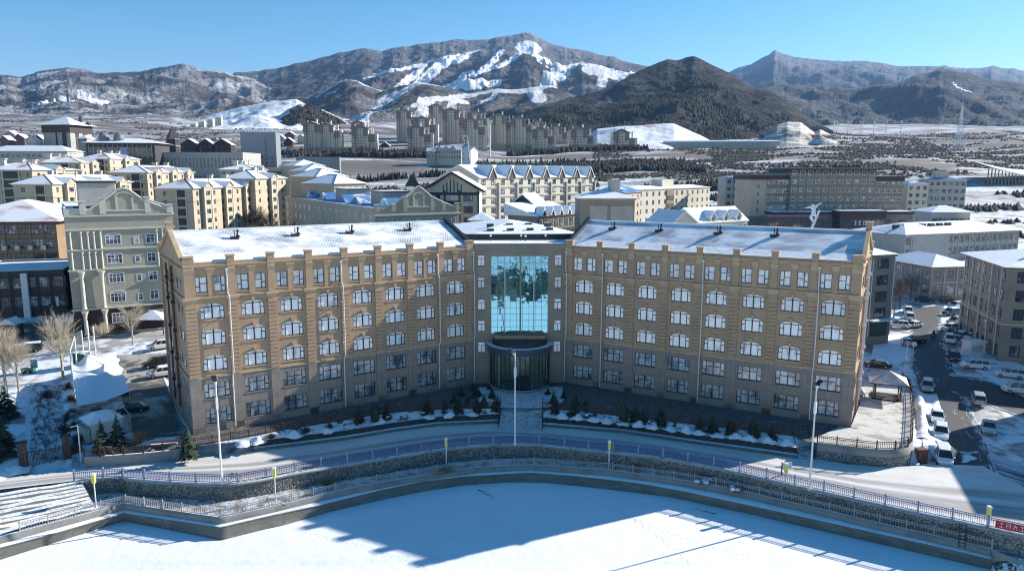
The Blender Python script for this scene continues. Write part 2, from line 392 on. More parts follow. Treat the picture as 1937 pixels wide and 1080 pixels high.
# ---- lines along the shore, all cut into the same three stretches (left edge > inner corner > outer corner > right end)
def resample(pts, n):
    P = np.array([p[:2] for p in pts]); d = np.r_[0, np.cumsum(np.linalg.norm(np.diff(P, axis=0), axis=1))]
    s = np.linspace(0, d[-1], n); return np.stack([np.interp(s, d, P[:, 0]), np.interp(s, d, P[:, 1])], 1)
prom_px = [[(-260,1075),(0,1017.5),(233.6,954)],[(233.6,954),(415.6,981.3)],[(415.6,981.3),(500,963),(614,935.8),(684,921),(775,905),(842,894),(909,885),(1000,881),(1053,884),(1161,892),(1270,907),(1347,920),(1425,936),(1464,945.5),(1560,967),(1629,984),(1793,1021),(1875.5,1041)]]
ledg_px = [[(-260,1098),(0,1035.5),(116,1004.5),(233.6,969.7)],[(233.6,969.7),(415.6,997.3)],[(415.6,997.3),(500,977.5),(614,953),(721.6,926.4),(802,910.3),(877,901),(1000,893.5),(1084,899.5),(1208,913.5),(1300,930),(1331,937),(1464,965.5),(1629,1001.7),(1793,1038),(1875.5,1057.6)]]
ice_px = [[(-260,1128),(0,1060),(233.6,985.2)],[(233.6,985.2),(418,1024)],[(418,1024),(500,1003),(534,996),(630,967),(721.6,946.6),(815.6,928),(883,918),(960,912.5),(1037,914),(1146,926),(1270,941),(1362,960.5),(1425,973.5),(1497,991),(1629,1021),(1793,1059),(1879,1079)]]
NS = [26, 16, 110]
def shore(pxl, z):
    out = []
    for seg, n in zip(pxl, NS):
        q = resample([G(x, y, z) for x, y in seg], n); out.append(q if not out else q[1:])
    return np.concatenate(out)
PROM = shore(prom_px, ZP); LEDG = shore(ledg_px, ZL); ICE = shore(ice_px, ZI)
def offset(line, d):
    """shift a left-to-right line to its left side (inland) by d"""
    P = np.asarray(line, float); t = np.gradient(P, axis=0); t /= np.linalg.norm(t, axis=1)[:, None]
    return P + np.stack([-t[:, 1], t[:, 0]], 1)*d
def loft(name, lines, mats, mi=None, kind='structure', root=None, uvs=True):
    """lines: list of (Nx2 array, z or array)"""
    n = len(lines[0][0]); V = []; UV = []
    for k, (L, z) in enumerate(lines):
        zz = np.broadcast_to(np.asarray(z, float), (n,)); V.append(np.column_stack([L, zz]))
        d = np.r_[0, np.cumsum(np.linalg.norm(np.diff(lines[0][0], axis=0), axis=1))]
        UV.append(np.column_stack([d, np.full(n, k/(len(lines)-1))]))
    F = grid_faces(len(lines), n)
    m = None if mi is None else np.repeat(mi, n-1)
    me = np_mesh(name, np.concatenate(V), F, mats, m, uv=np.concatenate(UV))
    if root is not None: return link(name, me, root)
    o = link(name, me); o['kind'] = kind; return o
fl = np.array([p[:2] for p in FENCE])
# fence line resampled to match PROM: left part (stairs), apex, outer corner, rest
fi = [np.array([(-76,72.3),(-60,78.6),(-53.3,82.6)]), None]
LFE = np.concatenate([resample([(-84,68.5),(-60,77.6),(-50.2,83.0),(-47.7,83.3)], NS[0]), resample(FENCE[2:7], NS[1])[1:], resample(FENCE[6:], NS[2])[1:]])
S1 = NS[0]+NS[1]-1
def wall_mat_snowcap(): return snow
COPE = offset(LFE, -0.45)
# beyond the outer corner the stone wall meets the promenade; its foot is in front of the fence line
FOOT = offset(LFE, -0.75)
k0 = 9
def sl_(L, a=0, b=None): return L[a:b]
# sidewalk between road and coping
dirty = M("dirty_snow", (0.62, 0.64, 0.67), 0.8, [((0.34, 0.33, 0.32), 0.8, 0.5, 0.66), ((0.16, 0.15, 0.15), 2.5, 0.6, 0.72)], (2.0, 0.4, 0.1))
wallroot = thing("retaining_wall", "long curved river stone retaining wall below the blue railing", "retaining wall")
kq = 22
a = LFE[kq:]
loft("coping", [(offset(LFE, .35)[kq:], ZR+.12), (offset(LFE, -.5)[kq:], ZR+.12), (offset(LFE, -.5)[kq:], ZR-.12)], [dirty, concrete], np.array([0, 1]), root=wallroot)
loft("stone_face", [(offset(LFE, -.42)[kq:], ZR-.1), (offset(LFE, -.62)[kq:], ZP-.1)], [cobble], root=wallroot)
# promenade deck
prom_m = M("promenade_snow", (0.60, 0.63, 0.68), 0.8, [((0.20, 0.19, 0.18), 0.7, 0.47, 0.62), ((0.10, 0.09, 0.08), 2.4, 0.55, 0.7)], (2.5, 0.5, 0.15))
loft("promenade", [(offset(LFE, -.55), ZP), (PROM, ZP)], [prom_m])
qroot = thing("quay_wall", "stepped concrete quay wall along the frozen lake", "quay wall")
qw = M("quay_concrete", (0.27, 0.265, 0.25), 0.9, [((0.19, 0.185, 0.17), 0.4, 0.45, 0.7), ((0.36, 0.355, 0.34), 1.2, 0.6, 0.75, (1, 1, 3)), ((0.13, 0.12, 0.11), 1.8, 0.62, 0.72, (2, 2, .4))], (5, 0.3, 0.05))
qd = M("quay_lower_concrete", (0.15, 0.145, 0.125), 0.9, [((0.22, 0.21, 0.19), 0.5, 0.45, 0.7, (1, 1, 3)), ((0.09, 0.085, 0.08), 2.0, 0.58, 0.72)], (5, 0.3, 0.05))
Pi = offset(PROM, 0.25)
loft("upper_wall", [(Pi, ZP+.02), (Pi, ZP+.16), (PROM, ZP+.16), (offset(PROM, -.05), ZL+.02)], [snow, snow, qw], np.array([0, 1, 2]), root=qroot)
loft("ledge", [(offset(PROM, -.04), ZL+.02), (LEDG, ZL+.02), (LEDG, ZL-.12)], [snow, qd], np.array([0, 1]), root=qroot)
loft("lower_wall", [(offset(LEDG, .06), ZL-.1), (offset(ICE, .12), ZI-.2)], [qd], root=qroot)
# lower right end cap of the quay
e0, e1, e2, e3 = PROM[-1], LEDG[-1], ICE[-1], LFE[-1]
capm = MB(concrete)
capm.face([(e3[0]-1, e3[1]-1, ZP-.4), (*e0, ZP+.16), (*e1, ZL), (*e2, ZI-.5), (e3[0]+1.5, e3[1]-3.5, ZI-.5)])
part("end_wall", capm, qroot)
# ice
def build_ice():
    far = [(x, -60) for x in np.linspace(-110, 110, len(ICE))]
    L0 = ICE.copy(); V = []; rows = 30
    ex = np.array([[52, 66], [62, 56], [90, 30]]); ICEx = np.concatenate([np.array([[-130, 30]]), offset(ICE, .35), offset(ICE, .3)[-1:]+[[3.5, -.5]], np.array([[70, 56], [130, 20]])])
    B = np.stack([np.linspace(-160, 160, len(ICEx)), np.full(len(ICEx), -41.0)], 1)
    for k in range(rows):
        t = (k/(rows-1)); V.append(np.column_stack([ICEx*(1-t)+B*t, np.full(len(ICEx), ZI)]))
    V = np.concatenate(V)
    struct("frozen_lake", np_mesh("frozen_lake", V, grid_faces(rows, len(ICEx)), [ice], smooth=True))
build_ice()
# ---- lakeside road with packed-snow lanes
def road_mat(name, lanes):
    m = bpy.data.materials.new(name); nt, p = nodes_of(m); uv = coord(nt, 'uv'); pos = coord(nt, 'pos')
    sp = nt.nodes.new("ShaderNodeSeparateXYZ"); nt.links.new(uv, sp.inputs[0])
    w = mul(nt, noise(nt, vmath(nt, uv, (.06, 0, 1)), 1.0, 3), .06); v = mul(nt, sp.outputs[1], w, 'ADD')
    c = (0.66, 0.66, 0.655); 
    streak = noise(nt, vmath(nt, uv, (.12, 26, 1)), 1.0, 5, .7)
    fac = None
    for (a, b, s) in lanes:
        f = mul(nt, ramp(nt, v, a-.03, a+.03), ramp(nt, v, b+.03, b-.03)); f = mul(nt, f, s)
        fac = f if fac is None else mul(nt, fac, f, 'MAXIMUM')
    fac = mul(nt, fac, ramp(nt, streak, .3, .55, .35, 1.0))
    c2 = mixc(nt, fac, c, (0.17, 0.17, 0.175))
    c2 = mixc(nt, ramp(nt, noise(nt, vmath(nt, uv, (.1, 3, 1)), 1.0, 5, .65), .45, .7, 0, .6), c2, (0.42, 0.395, 0.36))
    nt.links.new(c2, p.inputs["Base Color"]); p.inputs["Roughness"].default_value = 0.75
    bump(nt, p, noise(nt, pos, 2.0, 4), .3, .08)
    return m
lane_m = road_mat("packed_snow_road", [(.14, .42, .78), (.5, .62, .72)])
def build_road():
    FE = [(-110, 63.3, 0), (-75, 74.6, 0), (-60, 79.6, 0)]+[tuple(p) for p in FENCE]+[(58, 67.3, 0), (66, 62.5, 0), (100, 43.5, 0)]
    xs = np.linspace(-108, 100, 120)
    A = np.stack([xs, np.interp(xs, [p[0] for p in FE], [p[1] for p in FE])], 1)
    Bx = np.linspace(-108, 104, 120); B = np.stack([Bx, np.interp(Bx, rx, ry)+.1], 1)
    rows = 14; L = []
    for k in range(rows):
        t = k/(rows-1); L.append((A*(1-t)+B*t, ZR+.03*math.sin(math.pi*t)))
    loft("lakeside_road", L, [lane_m])
build_road()

# ---- snow covered steps from the road down to the promenade at the west end
def west_steps():
    nst = 9; a = offset(LFE, .2)[:kq+1]; b = offset(PROM, .5)[:kq+1]; L = []; mi = []
    for k in range(nst):
        t0, t1 = k/nst, (k+1)/nst; z = ZR+.05-(ZR-ZP)*t0; w = .5*fbm(a[:, 0]*.35, a[:, 1]*.35+k*1.2, 4, 2)
        L.append((a*(1-t0)+b*t0, z+w-.25)); L.append((a*(1-t1)+b*t1, z-.04+w-.25)); mi += [0, 1]
    loft("lakeside_steps", L, [M("drifted_snow", (0.78, .8, .84), .8, [((.3, .29, .28), .7, .60, .70, (1, 3, 1))], (1.5, .6, .25)), qd], np.array(mi[:-1]), kind='structure')
west_steps()
# ================================================================== TERRACE, STAIRS, LOW WALLS
paving = M("dark_paving", (0.13, 0.125, 0.125), 0.7, [((0.42, 0.44, 0.48), 0.5, 0.62, 0.74, (1, 2.2, 1)), ((0.075, 0.07, 0.07), 1.6, 0.48, 0.6), ((0.45, 0.47, 0.52), 2.6, 0.63, 0.7, (1, 3, 1))], (3, 0.3, 0.05))
tfL = [(366.7,843),(389,840),(422,833),(455.6,828),(488,823),(519,815.5),(550,811),(580.7,805.6),(640,796),(700,786),(753.8,779),(837,773.4),(944,772)]
tfR = [(1026.6,772.5),(1084,776.6),(1142.8,783.4),(1201.6,790),(1263.6,797),(1319,803.5),(1400,812),(1460,819),(1506,825)]
TFL = np.array([G(x, y, -.35)[:2] for x, y in tfL]); TFR = np.array([G(x, y, -.35)[:2] for x, y in tfR])
LA, LTH, LB = np.array([-42.10, 91.77]), .5827, 5.245
RA, RTH, RB = np.array([9.24, 116.02]), -.5022, 5.30
lu = np.array([math.cos(LTH), math.sin(LTH)]); ru = np.array([math.cos(RTH), math.sin(RTH)])
def planting(name, TF, i0, i1, wallname, label):
    L0 = np.array([G(x, y, ZR)[:2] for x, y in roadN_px[i0:i1]]); n = 60
    L0 = resample(L0, n); T = resample(TF, n)
    r = thing(wallname, label, "retaining wall")
    B = offset(L0, .75)
    loft("kerb_wall", [(L0, ZR-.1), (L0, ZR+.45), (offset(L0, .25), ZR+.45), (B, ZR+.40)], [qd, snow], np.array([0, 1, 1]), root=r)
    loft("dark_wall", [(B, ZR+.3), (offset(L0, .8), -1.05), (offset(L0, 1.1), -1.05), (offset(L0, 1.1), -1.25)], [brickdark, snow], np.array([0, 1, 1]), root=r)
    loft("planting_bed", [(offset(L0, 1.05), -1.12), ((offset(L0, 1.05)+T)/2, -.72), (T, -.38)], [M("bed_snow", (0.72, 0.75, 0.8), 0.8, [((0.13, 0.10, 0.075), 0.7, 0.54, 0.62)], (1.6, .8, .3))])
    return L0, T
W1, T1 = planting("bed1", TFL, 3, 8, "terrace_wall", "dark low terrace wall with snowy cap curving along the road west of the stairs")
W2, T2 = planting("bed2", TFR, 8, 13, "terrace_wall", "dark low terrace wall with snowy cap curving along the road east of the stairs")
def terrace():
    n = 70
    Lw = resample([LA-lu*.6-np.array([-.55,.83])*0, LA+lu*43.4], n); Rw = resample([RA-ru*.6, RA+ru*44.2], n)
    Lt = resample(np.vstack([[-43.5, 88.3], TFL]), n); Rt = resample(np.vstack([TFR, [39.5, 90.0]]), n)
    A = np.concatenate([Lt, Rt]); B = np.concatenate([Lw, Rw])
    V = []; rows = 8
    for k in range(rows):
        t = k/(rows-1); V.append(np.column_stack([A*(1-t)+B*t, np.full(len(A), -.36+.38*t)]))
    struct("terrace", np_mesh("terrace", np.concatenate(V), grid_faces(rows, len(A)), [paving]))
terrace()
# plaza snow in front of the entrance
blue_snow = M("trodden_snow", (0.66, 0.69, 0.74), 0.8, [((0.30, 0.29, 0.29), 0.8, 0.55, 0.66), ((0.14, 0.13, 0.13), 2.4, 0.58, 0.68)], (1.5, .7, .2))
fm = MB(blue_snow)
a, b, c_, d_ = T1[-1], T2[0], (8.5, 113.5), (-6, 113.2)
nx, ny = 26, 20; V = []
for j in range(ny):
    for i in range(nx):
        s, t = i/(nx-1), j/(ny-1)
        x = (a[0]-3.5*t*(1-t)*4)*(1-s)*(1-t)+(b[0]+3.5*t*(1-t)*4)*s*(1-t)+d_[0]*(1-s)*t+c_[0]*s*t
        y = (a[1]*(1-s)+b[1]*s)*(1-t)+(d_[1]*(1-s)+c_[1]*s)*t
        V.append((x, y, -.33+.36*t+.03+.22*max(0, float(vnoise(np.array(x*1.1), np.array(y*1.1), 3))-.45)*(1 if 0<i<nx-1 and j>2 else 0)))
struct("snowy_forecourt", np_mesh("snowy_forecourt", V, grid_faces(ny, nx), [blue_snow], smooth=True))
def stairs(name, label, pxs, ztop, n, depth, w0):
    """pxs: bottom-left, bottom-right px at road level"""
    p = np.array(G(*pxs[0], ZR)[:2]); q = np.array(G(*pxs[1], ZR)[:2]); w = float(np.linalg.norm(q-p)); ang = math.atan2(q[1]-p[1], q[0]-p[0])
    r = thing(name, label, "stairs", (p[0], p[1], ZR), ang)
    m = MB(M("snowy_stone_step", (0.70, 0.73, 0.78), 0.8, [((0.30, 0.29, 0.28), 1.2, 0.5, 0.62, (1, 3, 1))], (3, .3, .05)))
    m2 = MB(M("step_riser", (0.16, 0.16, 0.17), 0.9))
    rise = (ztop-ZR)/n
    for k in range(n):
        y0 = k*depth/n; z = (k+1)*rise
        m.box(0, w, y0-.02, (k+1)*depth/n+.02, z-.05, z); m2.box(0.01, w-.01, y0+.02, depth+.1, z-rise-.02, z-.05)
    part("tread", m, r); part("riser", m2, r)
    rail = MB(darkmetal)
    for sx in (-.12, w+.12):
        rail.path([(sx, 0, .95), (sx, depth, ztop-ZR+.95), (sx, depth+.4, ztop-ZR+.95)], .05)
        for k in range(6): t = k/5; rail.tube((sx, depth*t, (ztop-ZR)*t-.05), (sx, depth*t, (ztop-ZR)*t+.95), .045)
    part("handrail", rail, r); return r
stairs("stone_stairs", "wide snow covered stairs from the road up to the glass entrance", [(944, 812.5), (1025, 814)], -.33, 13, 6.0, 0)
stairs("stone_stairs", "narrow snowy stairs beside the curved stone terrace wall", [(1509.5, 866), (1538, 868)], -.3, 12, 4.6, 0)

# railings: posts as parts, each span of bars one part
def railing(name, label, pts, zfun, h, post_m, bar_m, step, post_r=.07, cat="railing", bar_gap=.22, snowcap=False, group=None, round_top=False, skip=()):
    """pts Nx2; posts at the given points if step is None"""
    P = np.asarray(pts, float)
    if step: P = resample(P, max(2, int(round(np.linalg.norm(np.diff(P, axis=0), axis=1).sum()/step))+1))
    z0 = zfun(*P[0]); r = thing(name, label, cat, (P[0][0], P[0][1], z0), group=group)
    pm = MB(post_m)
    if round_top: pm.box(-post_r, post_r, -post_r, post_r, -.05, h+.05).lathe([(post_r*1.3, h+.05), (post_r*1.5, h+.13), (.02, h+.22)], 8)
    else: pm.box(-post_r, post_r, -post_r, post_r, -.05, h+.12).frus(-post_r*1.3, post_r*1.3, -post_r*1.3, post_r*1.3, h+.12, -post_r*.3, post_r*.3, -post_r*.3, post_r*.3, h+.2)
    pme = pm.mesh("post")
    for i, (x, y) in enumerate(P):
        q = P[min(i+1, len(P)-1)]; q0 = P[max(i-1, 0)]
        link("post", pme, r, (x-P[0][0], y-P[0][1], zfun(x, y)-z0), math.atan2(q[1]-q0[1], q[0]-q0[0]))
        if i == len(P)-1 or i in skip: break
        L = math.hypot(q[0]-x, q[1]-y); ang = math.atan2(q[1]-y, q[0]-x); dz = zfun(*q)-zfun(x, y)
        b = MB(bar_m); t = .036
        for zz in (.14, h-.04, h-.26):
            b.tube((post_r, 0, zz), (L-post_r, 0, zz+dz), t*1.2, n=4)
        k = max(2, int(L/bar_gap))
        for j in range(1, k): b.box(L*j/k-t*.6, L*j/k+t*.6, -t*.6, t*.6, .14+dz*j/k, h-.04+dz*j/k)
        link("rail_panel", b.mesh("rail_panel"), r, (x-P[0][0], y-P[0][1], zfun(x, y)-z0), ang)
    return r
cz = lambda z: (lambda x, y: z)
railing("blue_railing", "long blue metal railing along the lakeside road", [p[:2] for p in FENCE], cz(ZR+.12), 1.12, bluecap, bluerail, None, .09, round_top=True, bar_gap=.2)
railing("promenade_railing", "grey railing along the lower promenade edge above the ice", offset(PROM, .13)[14:], cz(ZP+.1), 1.0, greyrail, greyrail, 2.6, .06, bar_gap=.26)
railing("brown_railing", "dark brown terrace railing west of the entrance stairs", T1, cz(-.36), 1.0, brownwood, brownwood, 2.3, .07)
railing("brown_railing", "dark brown terrace railing east of the entrance stairs", T2, cz(-.36), 1.0, brownwood, brownwood, 2.3, .07)
LOTF = [G(x, y, -.85)[:2] for x, y in ((160, 864), (215, 861), (280, 856), (345, 849))]
railing("brown_railing", "short dark brown railing on the low wall of the parking lot", LOTF, cz(-.85), 1.0, brownwood, brownwood, 2.2, .07)
lw = thing("low_wall", "low grey wall under the parking lot railing beside the gate", "low wall", (*LOTF[0], ZR))
m = MB(concrete)
for a, b in zip(LOTF[:-1], LOTF[1:]):
    L = math.hypot(b[0]-a[0], b[1]-a[1]); ang = math.atan2(b[1]-a[1], b[0]-a[0])
    m.use(concrete).at(a[0]-LOTF[0][0], a[1]-LOTF[0][1], 0, ang).box(0, L, -.2, .25, -.2, -.89-ZR)
    m.use(snow).box(0, L, -.12, .3, -.89-ZR, -.85-ZR)
part("wall", m, lw)

# rounded terrace at the east end of the building
rt_px = [(1546,838),(1582,842),(1615,846),(1648,850),(1682,851.5),(1706,850),(1720,846.5),(1727,838),(1728,822),(1728.5,800),(1728.5,770),(1727,745),(1721,728),(1708,716)]
RT = resample([G(x, y, 0)[:2] for x, y in rt_px], 44)
tr = thing("round_terrace", "rounded stone walled terrace with railing at the building's sunny corner", "terrace", (RT[0][0], RT[0][1], ZR))
o0 = np.array([RT[0][0], RT[0][1]])
def rel(L): return np.asarray(L)-o0
zb = np.clip(gz(RT[:, 0]+1, RT[:, 1]-.5), ZR, 0)-.3-ZR
loft("stone_base", [(rel(offset(RT, -.12)), zb-.3), (rel(offset(RT, -.05)), np.full(44, -1.0-ZR))], [cobble], root=tr)
loft("plaster_band", [(rel(offset(RT, 0)), -1.02-ZR), (rel(RT), .02-ZR), (rel(offset(RT, .35)), .02-ZR)], [concrete], root=tr)
beige_pave = M("sunny_paving", (0.56, 0.56, 0.54), 0.8, [((0.34, 0.31, 0.27), 0.28, 0.5, 0.6), ((0.72, 0.74, 0.77), 0.9, 0.6, 0.7)], (5, .2, .03))
pm = MB(beige_pave); poly = [tuple(rel(p)) for p in RT]+[tuple(rel(np.array(q))) for q in ((70, 121), (58, 116), (RA+ru*44+np.array([.48,.877])*18), (RA+ru*43.2), (RA+ru*42+np.array([-.48,-.877])*.1), (39.5, 90.2))]
pm.face([(x, y, .0-ZR) for x, y in poly]); part("paving", pm, tr)
railing("brown_railing", "dark brown railing curving round the sunny terrace with the pavilion", offset(RT, .15), cz(.02), 1.0, brownwood, brownwood, 2.3, .07)

# ================================================================== THE HOTEL
HR = thing("hotel_building", "large tan six storey building with two snowy roofed wings and turquoise glass centre", "building", (0, 110, 0))
def hp(x, y, z): return (x, y-110, z)
def wing_fr(A, th): return (A[0], A[1], th)
FRL = (LA[0], LA[1], LTH); FRR = (RA[0], RA[1], RTH)
def wloc(fr, x, y, z):
    c, s = math.cos(fr[2]), math.sin(fr[2]); return (fr[0]+x*c-y*s, fr[1]+x*s+y*c-110, z)
def wpart(name, mb, fr, x=0, y=0, z=0, r=0): return link(name, mb.mesh(name) if isinstance(mb, MB) else mb, HR, wloc(fr, x, y, z), fr[2]+r)

def wall_open(mb, x0, x1, z0, z1, ops, y=0.0, dep=.28, matsplit=None):
    """wall plane at y with real openings; ops (a,b,c,d,rise); matsplit=(z,matlow,mathigh)"""
    xs = sorted({x0, x1, *[o[0] for o in ops], *[o[1] for o in ops]}); zs = sorted({z0, z1, *[o[2] for o in ops], *[o[3] for o in ops], *([matsplit[0]] if matsplit else [])})
    xs = [x for x in xs if x0 <= x <= x1]; zs = [z for z in zs if z0 <= z <= z1]
    for i in range(len(xs)-1):
        run = None
        for j in range(len(zs)-1):
            cx, cz_ = (xs[i]+xs[i+1])/2, (zs[j]+zs[j+1])/2
            if any(o[0] < cx < o[1] and o[2] < cz_ < o[3] for o in ops): continue
            if matsplit: mb.use(matsplit[1] if cz_ < matsplit[0] else matsplit[2])
            mb.face([(xs[i], y, zs[j]), (xs[i+1], y, zs[j]), (xs[i+1], y, zs[j+1]), (xs[i], y, zs[j+1])])
    for a, b, c, d, rise in ops:
        if matsplit: mb.use(matsplit[1] if c < matsplit[0] else matsplit[2])
        top = [(a, d), (b, d)]
        if rise:
            n = 10; w = (b-a)/2; cx = (a+b)/2; rad = (w*w+rise*rise)/(2*rise); cy = d-rad
            top = []
            for k in range(n+1):
                x = a+(b-a)*k/n; top.append((x, cy+math.sqrt(max(rad*rad-(x-cx)**2, 0))))
            for p, q in zip(top[:-1], top[1:]): mb.face([(p[0], y, p[1]), (q[0], y, q[1]), (q[0], y, d), (p[0], y, d)])
        for p, q in zip(top[:-1], top[1:]): mb.face([(p[0], y, p[1]), (p[0], y+dep, p[1]), (q[0], y+dep, q[1]), (q[0], y, q[1])])
        mb.face([(a, y, c), (a, y, top[0][1]), (a, y+dep, top[0][1]), (a, y+dep, c)])
        mb.face([(b, y, c), (b, y+dep, c), (b, y+dep, top[-1][1]), (b, y, top[-1][1])])
        mb.face([(a, y, c), (a, y+dep, c), (b, y+dep, c), (b, y, c)])
def arcpts(w, zs, rise, n=12):
    rad = (w*w+rise*rise)/(2*rise); cy = zs+rise-rad
    return [(-w+2*w*k/n, cy+math.sqrt(max(rad*rad-(-w+2*w*k/n)**2, 0))) for k in range(n+1)]
# window kinds (origin bottom centre, glass plane y=0)
def win_arch():
    w, zs, rise = 1.52, 1.68, .46; f = MB(darkfr); g = MB(paneA); t = .065
    pts = arcpts(w, zs, rise)
    g.face([(-w, 0, 0), (w, 0, 0)]+[(x, 0, z) for x, z in pts[::-1]])
    for p, q in zip(pts[:-1], pts[1:]): f.tube((p[0], -.03, p[1]), (q[0], -.03, q[1]), .055, n=4)
    for x in (-w, w): f.box(x-t, x+t, -.07, .04, 0, zs)
    f.box(-w, w, -.07, .04, -.01, .09); f.box(-.075, .075, -.08, .03, .09, zs+rise-.03)
    f.box(-w, w, -.068, .03, zs-.05, zs+.03)
    for s in (-1, 1):
        f.box(s*.98-.04, s*.98+.04, -.072, .03, .09, zs-.05); f.box(min(s*.98, s*w), max(s*.98, s*w), -.066, .03, 1.0, 1.09)
    return f, g
def win_rect():
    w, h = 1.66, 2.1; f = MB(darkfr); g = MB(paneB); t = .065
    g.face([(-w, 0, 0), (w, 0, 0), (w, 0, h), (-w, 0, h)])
    for x in (-w, w): f.box(x-t, x+t, -.07, .04, 0, h)
    f.box(-w, w, -.07, .04, -.01, .1); f.box(-w, w, -.07, .04, h-.09, h+.01)
    f.box(-.055, .055, -.08, .03, .1, h-.09)
    for s in (-1, 1):
        f.box(s*1.05-.045, s*1.05+.045, -.075, .03, .1, h-.09)
        f.box(min(s*.055, s*1.0), max(s*.055, s*1.0), -.066, .03, 1.28, 1.36); f.box(min(s*1.1, s*w), max(s*1.1, s*w), -.066, .03, .8, .9)
    return f, g
def win_top(s):
    w, h = .73, 2.15; f = MB(darkfr); g = MB(paneA); t = .06
    g.face([(-w, 0, 0), (w, 0, 0), (w, 0, h), (-w, 0, h)])
    for x in (-w, w): f.box(x-t, x+t, -.07, .04, 0, h)
    f.box(-w, w, -.07, .04, -.01, .09); f.box(-w, w, -.07, .04, h-.08, h+.01)
    f.box(s*.18-.045, s*.18+.045, -.075, .03, .09, h-.08)
    a, b = sorted((s*.22, s*w)); f.box(a, b, -.066, .03, .78, .87)
    a, b = sorted((s*.14, -s*w)); f.box(a, b, -.066, .03, 1.2, 1.27)
    return f, g
def win_small():
    w, h = .58, 1.85; f = MB(darkfr); g = MB(paneA); t = .045
    g.face([(-w, 0, 0), (w, 0, 0), (w, 0, h), (-w, 0, h)])
    for x in (-w, w): f.box(x-t, x+t, -.07, .04, 0, h)
    f.box(-w, w, -.07, .04, -.01, .08); f.box(-w, w, -.07, .04, h-.08, h+.01); f.box(-w, w, -.066, .03, 1.2, 1.28); f.box(-.04, .04, -.07, .03, .08, 1.2)
    return f, g
WK = {k: tuple(mb.mesh(n) for mb, n in zip(fn, (k, "glass"))) for k, fn in (("arched_window", win_arch()), ("wide_window", win_rect()), ("attic_window", win_top(-1)), ("attic_window_b", win_top(1)), ("narrow_window", win_small()))}
def put_win(kind, fr, x, z, y=.2, r=0, darker=False):
    f, g = WK[kind]; o = link(kind.replace("_b", ""), f, HR, wloc(fr, x, y, z), fr[2]+r)
    link("glass", g, o)
    if kind in SILL: link("sill", SILL[kind], o)
    return o
def sill(w, mt): m = MB(mt); m.box(-w, w, -.3, -.204, -.12, -.01); return m.mesh("sill")
SILL = dict(arched_window=sill(1.6, trim_), wide_window=sill(1.75, granite_m), attic_window=sill(.85, trim_), attic_window_b=sill(.85, trim_))
ZA = [8.38, 11.92, 15.43]; ZG = [1.12, 4.68]; Z2, Z5, ZPAR = 7.65, 18.4, 23.1
WDEP = 19.0
def hood_mesh():
    m = MB(trim_); pts = arcpts(1.95, 1.55, .62, 14); pin = arcpts(1.66, 1.62, .5, 14)
    for k in range(14):
        p, q, a, b = pts[k], pts[k+1], pin[k], pin[k+1]; y = -.13
        m.face([(a[0], y, a[1]), (b[0], y, b[1]), (q[0], y, q[1]), (p[0], y, p[1])])
        m.face([(p[0], y, p[1]), (q[0], y, q[1]), (q[0], .01, q[1]), (p[0], .01, p[1])])
        m.face([(a[0], .01, a[1]), (b[0], .01, b[1]), (b[0], y, b[1]), (a[0], y, a[1])])
    m.frus(-.14, .14, -.22, .02, 1.95, -.24, .24, -.26, .02, 2.62)
    for s in (-1, 1): m.box(s*1.86-.14, s*1.86+.14, -.15, .01, 1.42, 1.57)
    return m.mesh("window_hood")
HOOD = hood_mesh()
def pil_mesh(corner=False):
    """full-height pilaster: grey base, rusticated shaft, capital, attic shaft with flared capital and cap block"""
    w = .62 if not corner else .70; m = MB(granite_m); y = -.14
    m.box(-w-.02, w+.02, y+.04, .02, 0.0, Z2-.12)
    m.use(tan_); z = Z2+.12; h = .545
    while z+h < 17.0:
        m.box(-w, w, y-.07, .02, z, z+h-.09); m.box(-w+.05, w-.05, y+.08, .02, z+h-.09, z+h); z += h
    m.box(-w, w, y-.07, .02, z, 16.95)
    m.use(trim_); m.frus(-w, w, y-.04, .02, 16.95, -w-.12, w+.12, y-.17, .02, 17.15)
    m.use(tan_); m.box(-w, w, y-.06, .02, 17.15, 17.75); m.use(trim_); m.frus(-w, w, y-.06, .02, 17.75, -w-.2, w+.2, y-.26, .02, 18.2)
    m.box(-w-.25, w+.25, y-.32, .02, 18.2, 18.52)
    v = .46 if not corner else .62
    m.use(tan_); m.box(-v, v, y-.02, .02, 18.52, 21.45)
    m.use(trim_); m.frus(-v, v, y-.02, .02, 21.45, -v-.14, v+.14, y-.2, .02, 22.1); m.box(-v-.02, v+.02, y-.14, .02, 22.1, 22.55)
    m.box(-v-.1, v+.1, y-.22, .02, 22.55, 22.72)
    m.use(tan_); m.box(-v-.02, v+.02, y-.12, .42, 22.72, 23.75); m.use(trim_); m.box(-v-.1, v+.1, y-.2, .5, 23.75, 23.95)
    return m.mesh("pilaster")
PIL, PILC = pil_mesh(), pil_mesh(True)
def mid_mesh():
    m = MB(tan_); v = .36; m.box(-v, v, -.13, .02, 18.52, 21.5); m.use(trim_)
    m.frus(-v, v, -.13, .02, 21.5, -v-.2, v+.2, -.3, .02, 22.15); m.box(-v-.24, v+.24, -.34, .02, 22.15, 22.3)
    return m.mesh("attic_pilaster")
MIDP = mid_mesh()
def spout_mesh():
    m = MB(pipe_m); pts = [(0, -.25, 21.9), (0, -.34, 21.7), (0, -.34, 18.9), (.12, -.62, 18.35), (.12, -.62, 8.1), (0, -.36, 7.4), (0, -.36, .3)]
    m.path(pts, .09, 6); m.box(-.16, .16, -.42, -.12, 21.8, 22.15)
    for z in (3, 6, 10, 13, 16, 20): m.box(-.12, .12, -.3 if z < 7.5 or z > 18.5 else -.6, 0, z, z+.07)
    return m.mesh("downspout")
SPOUT = spout_mesh()
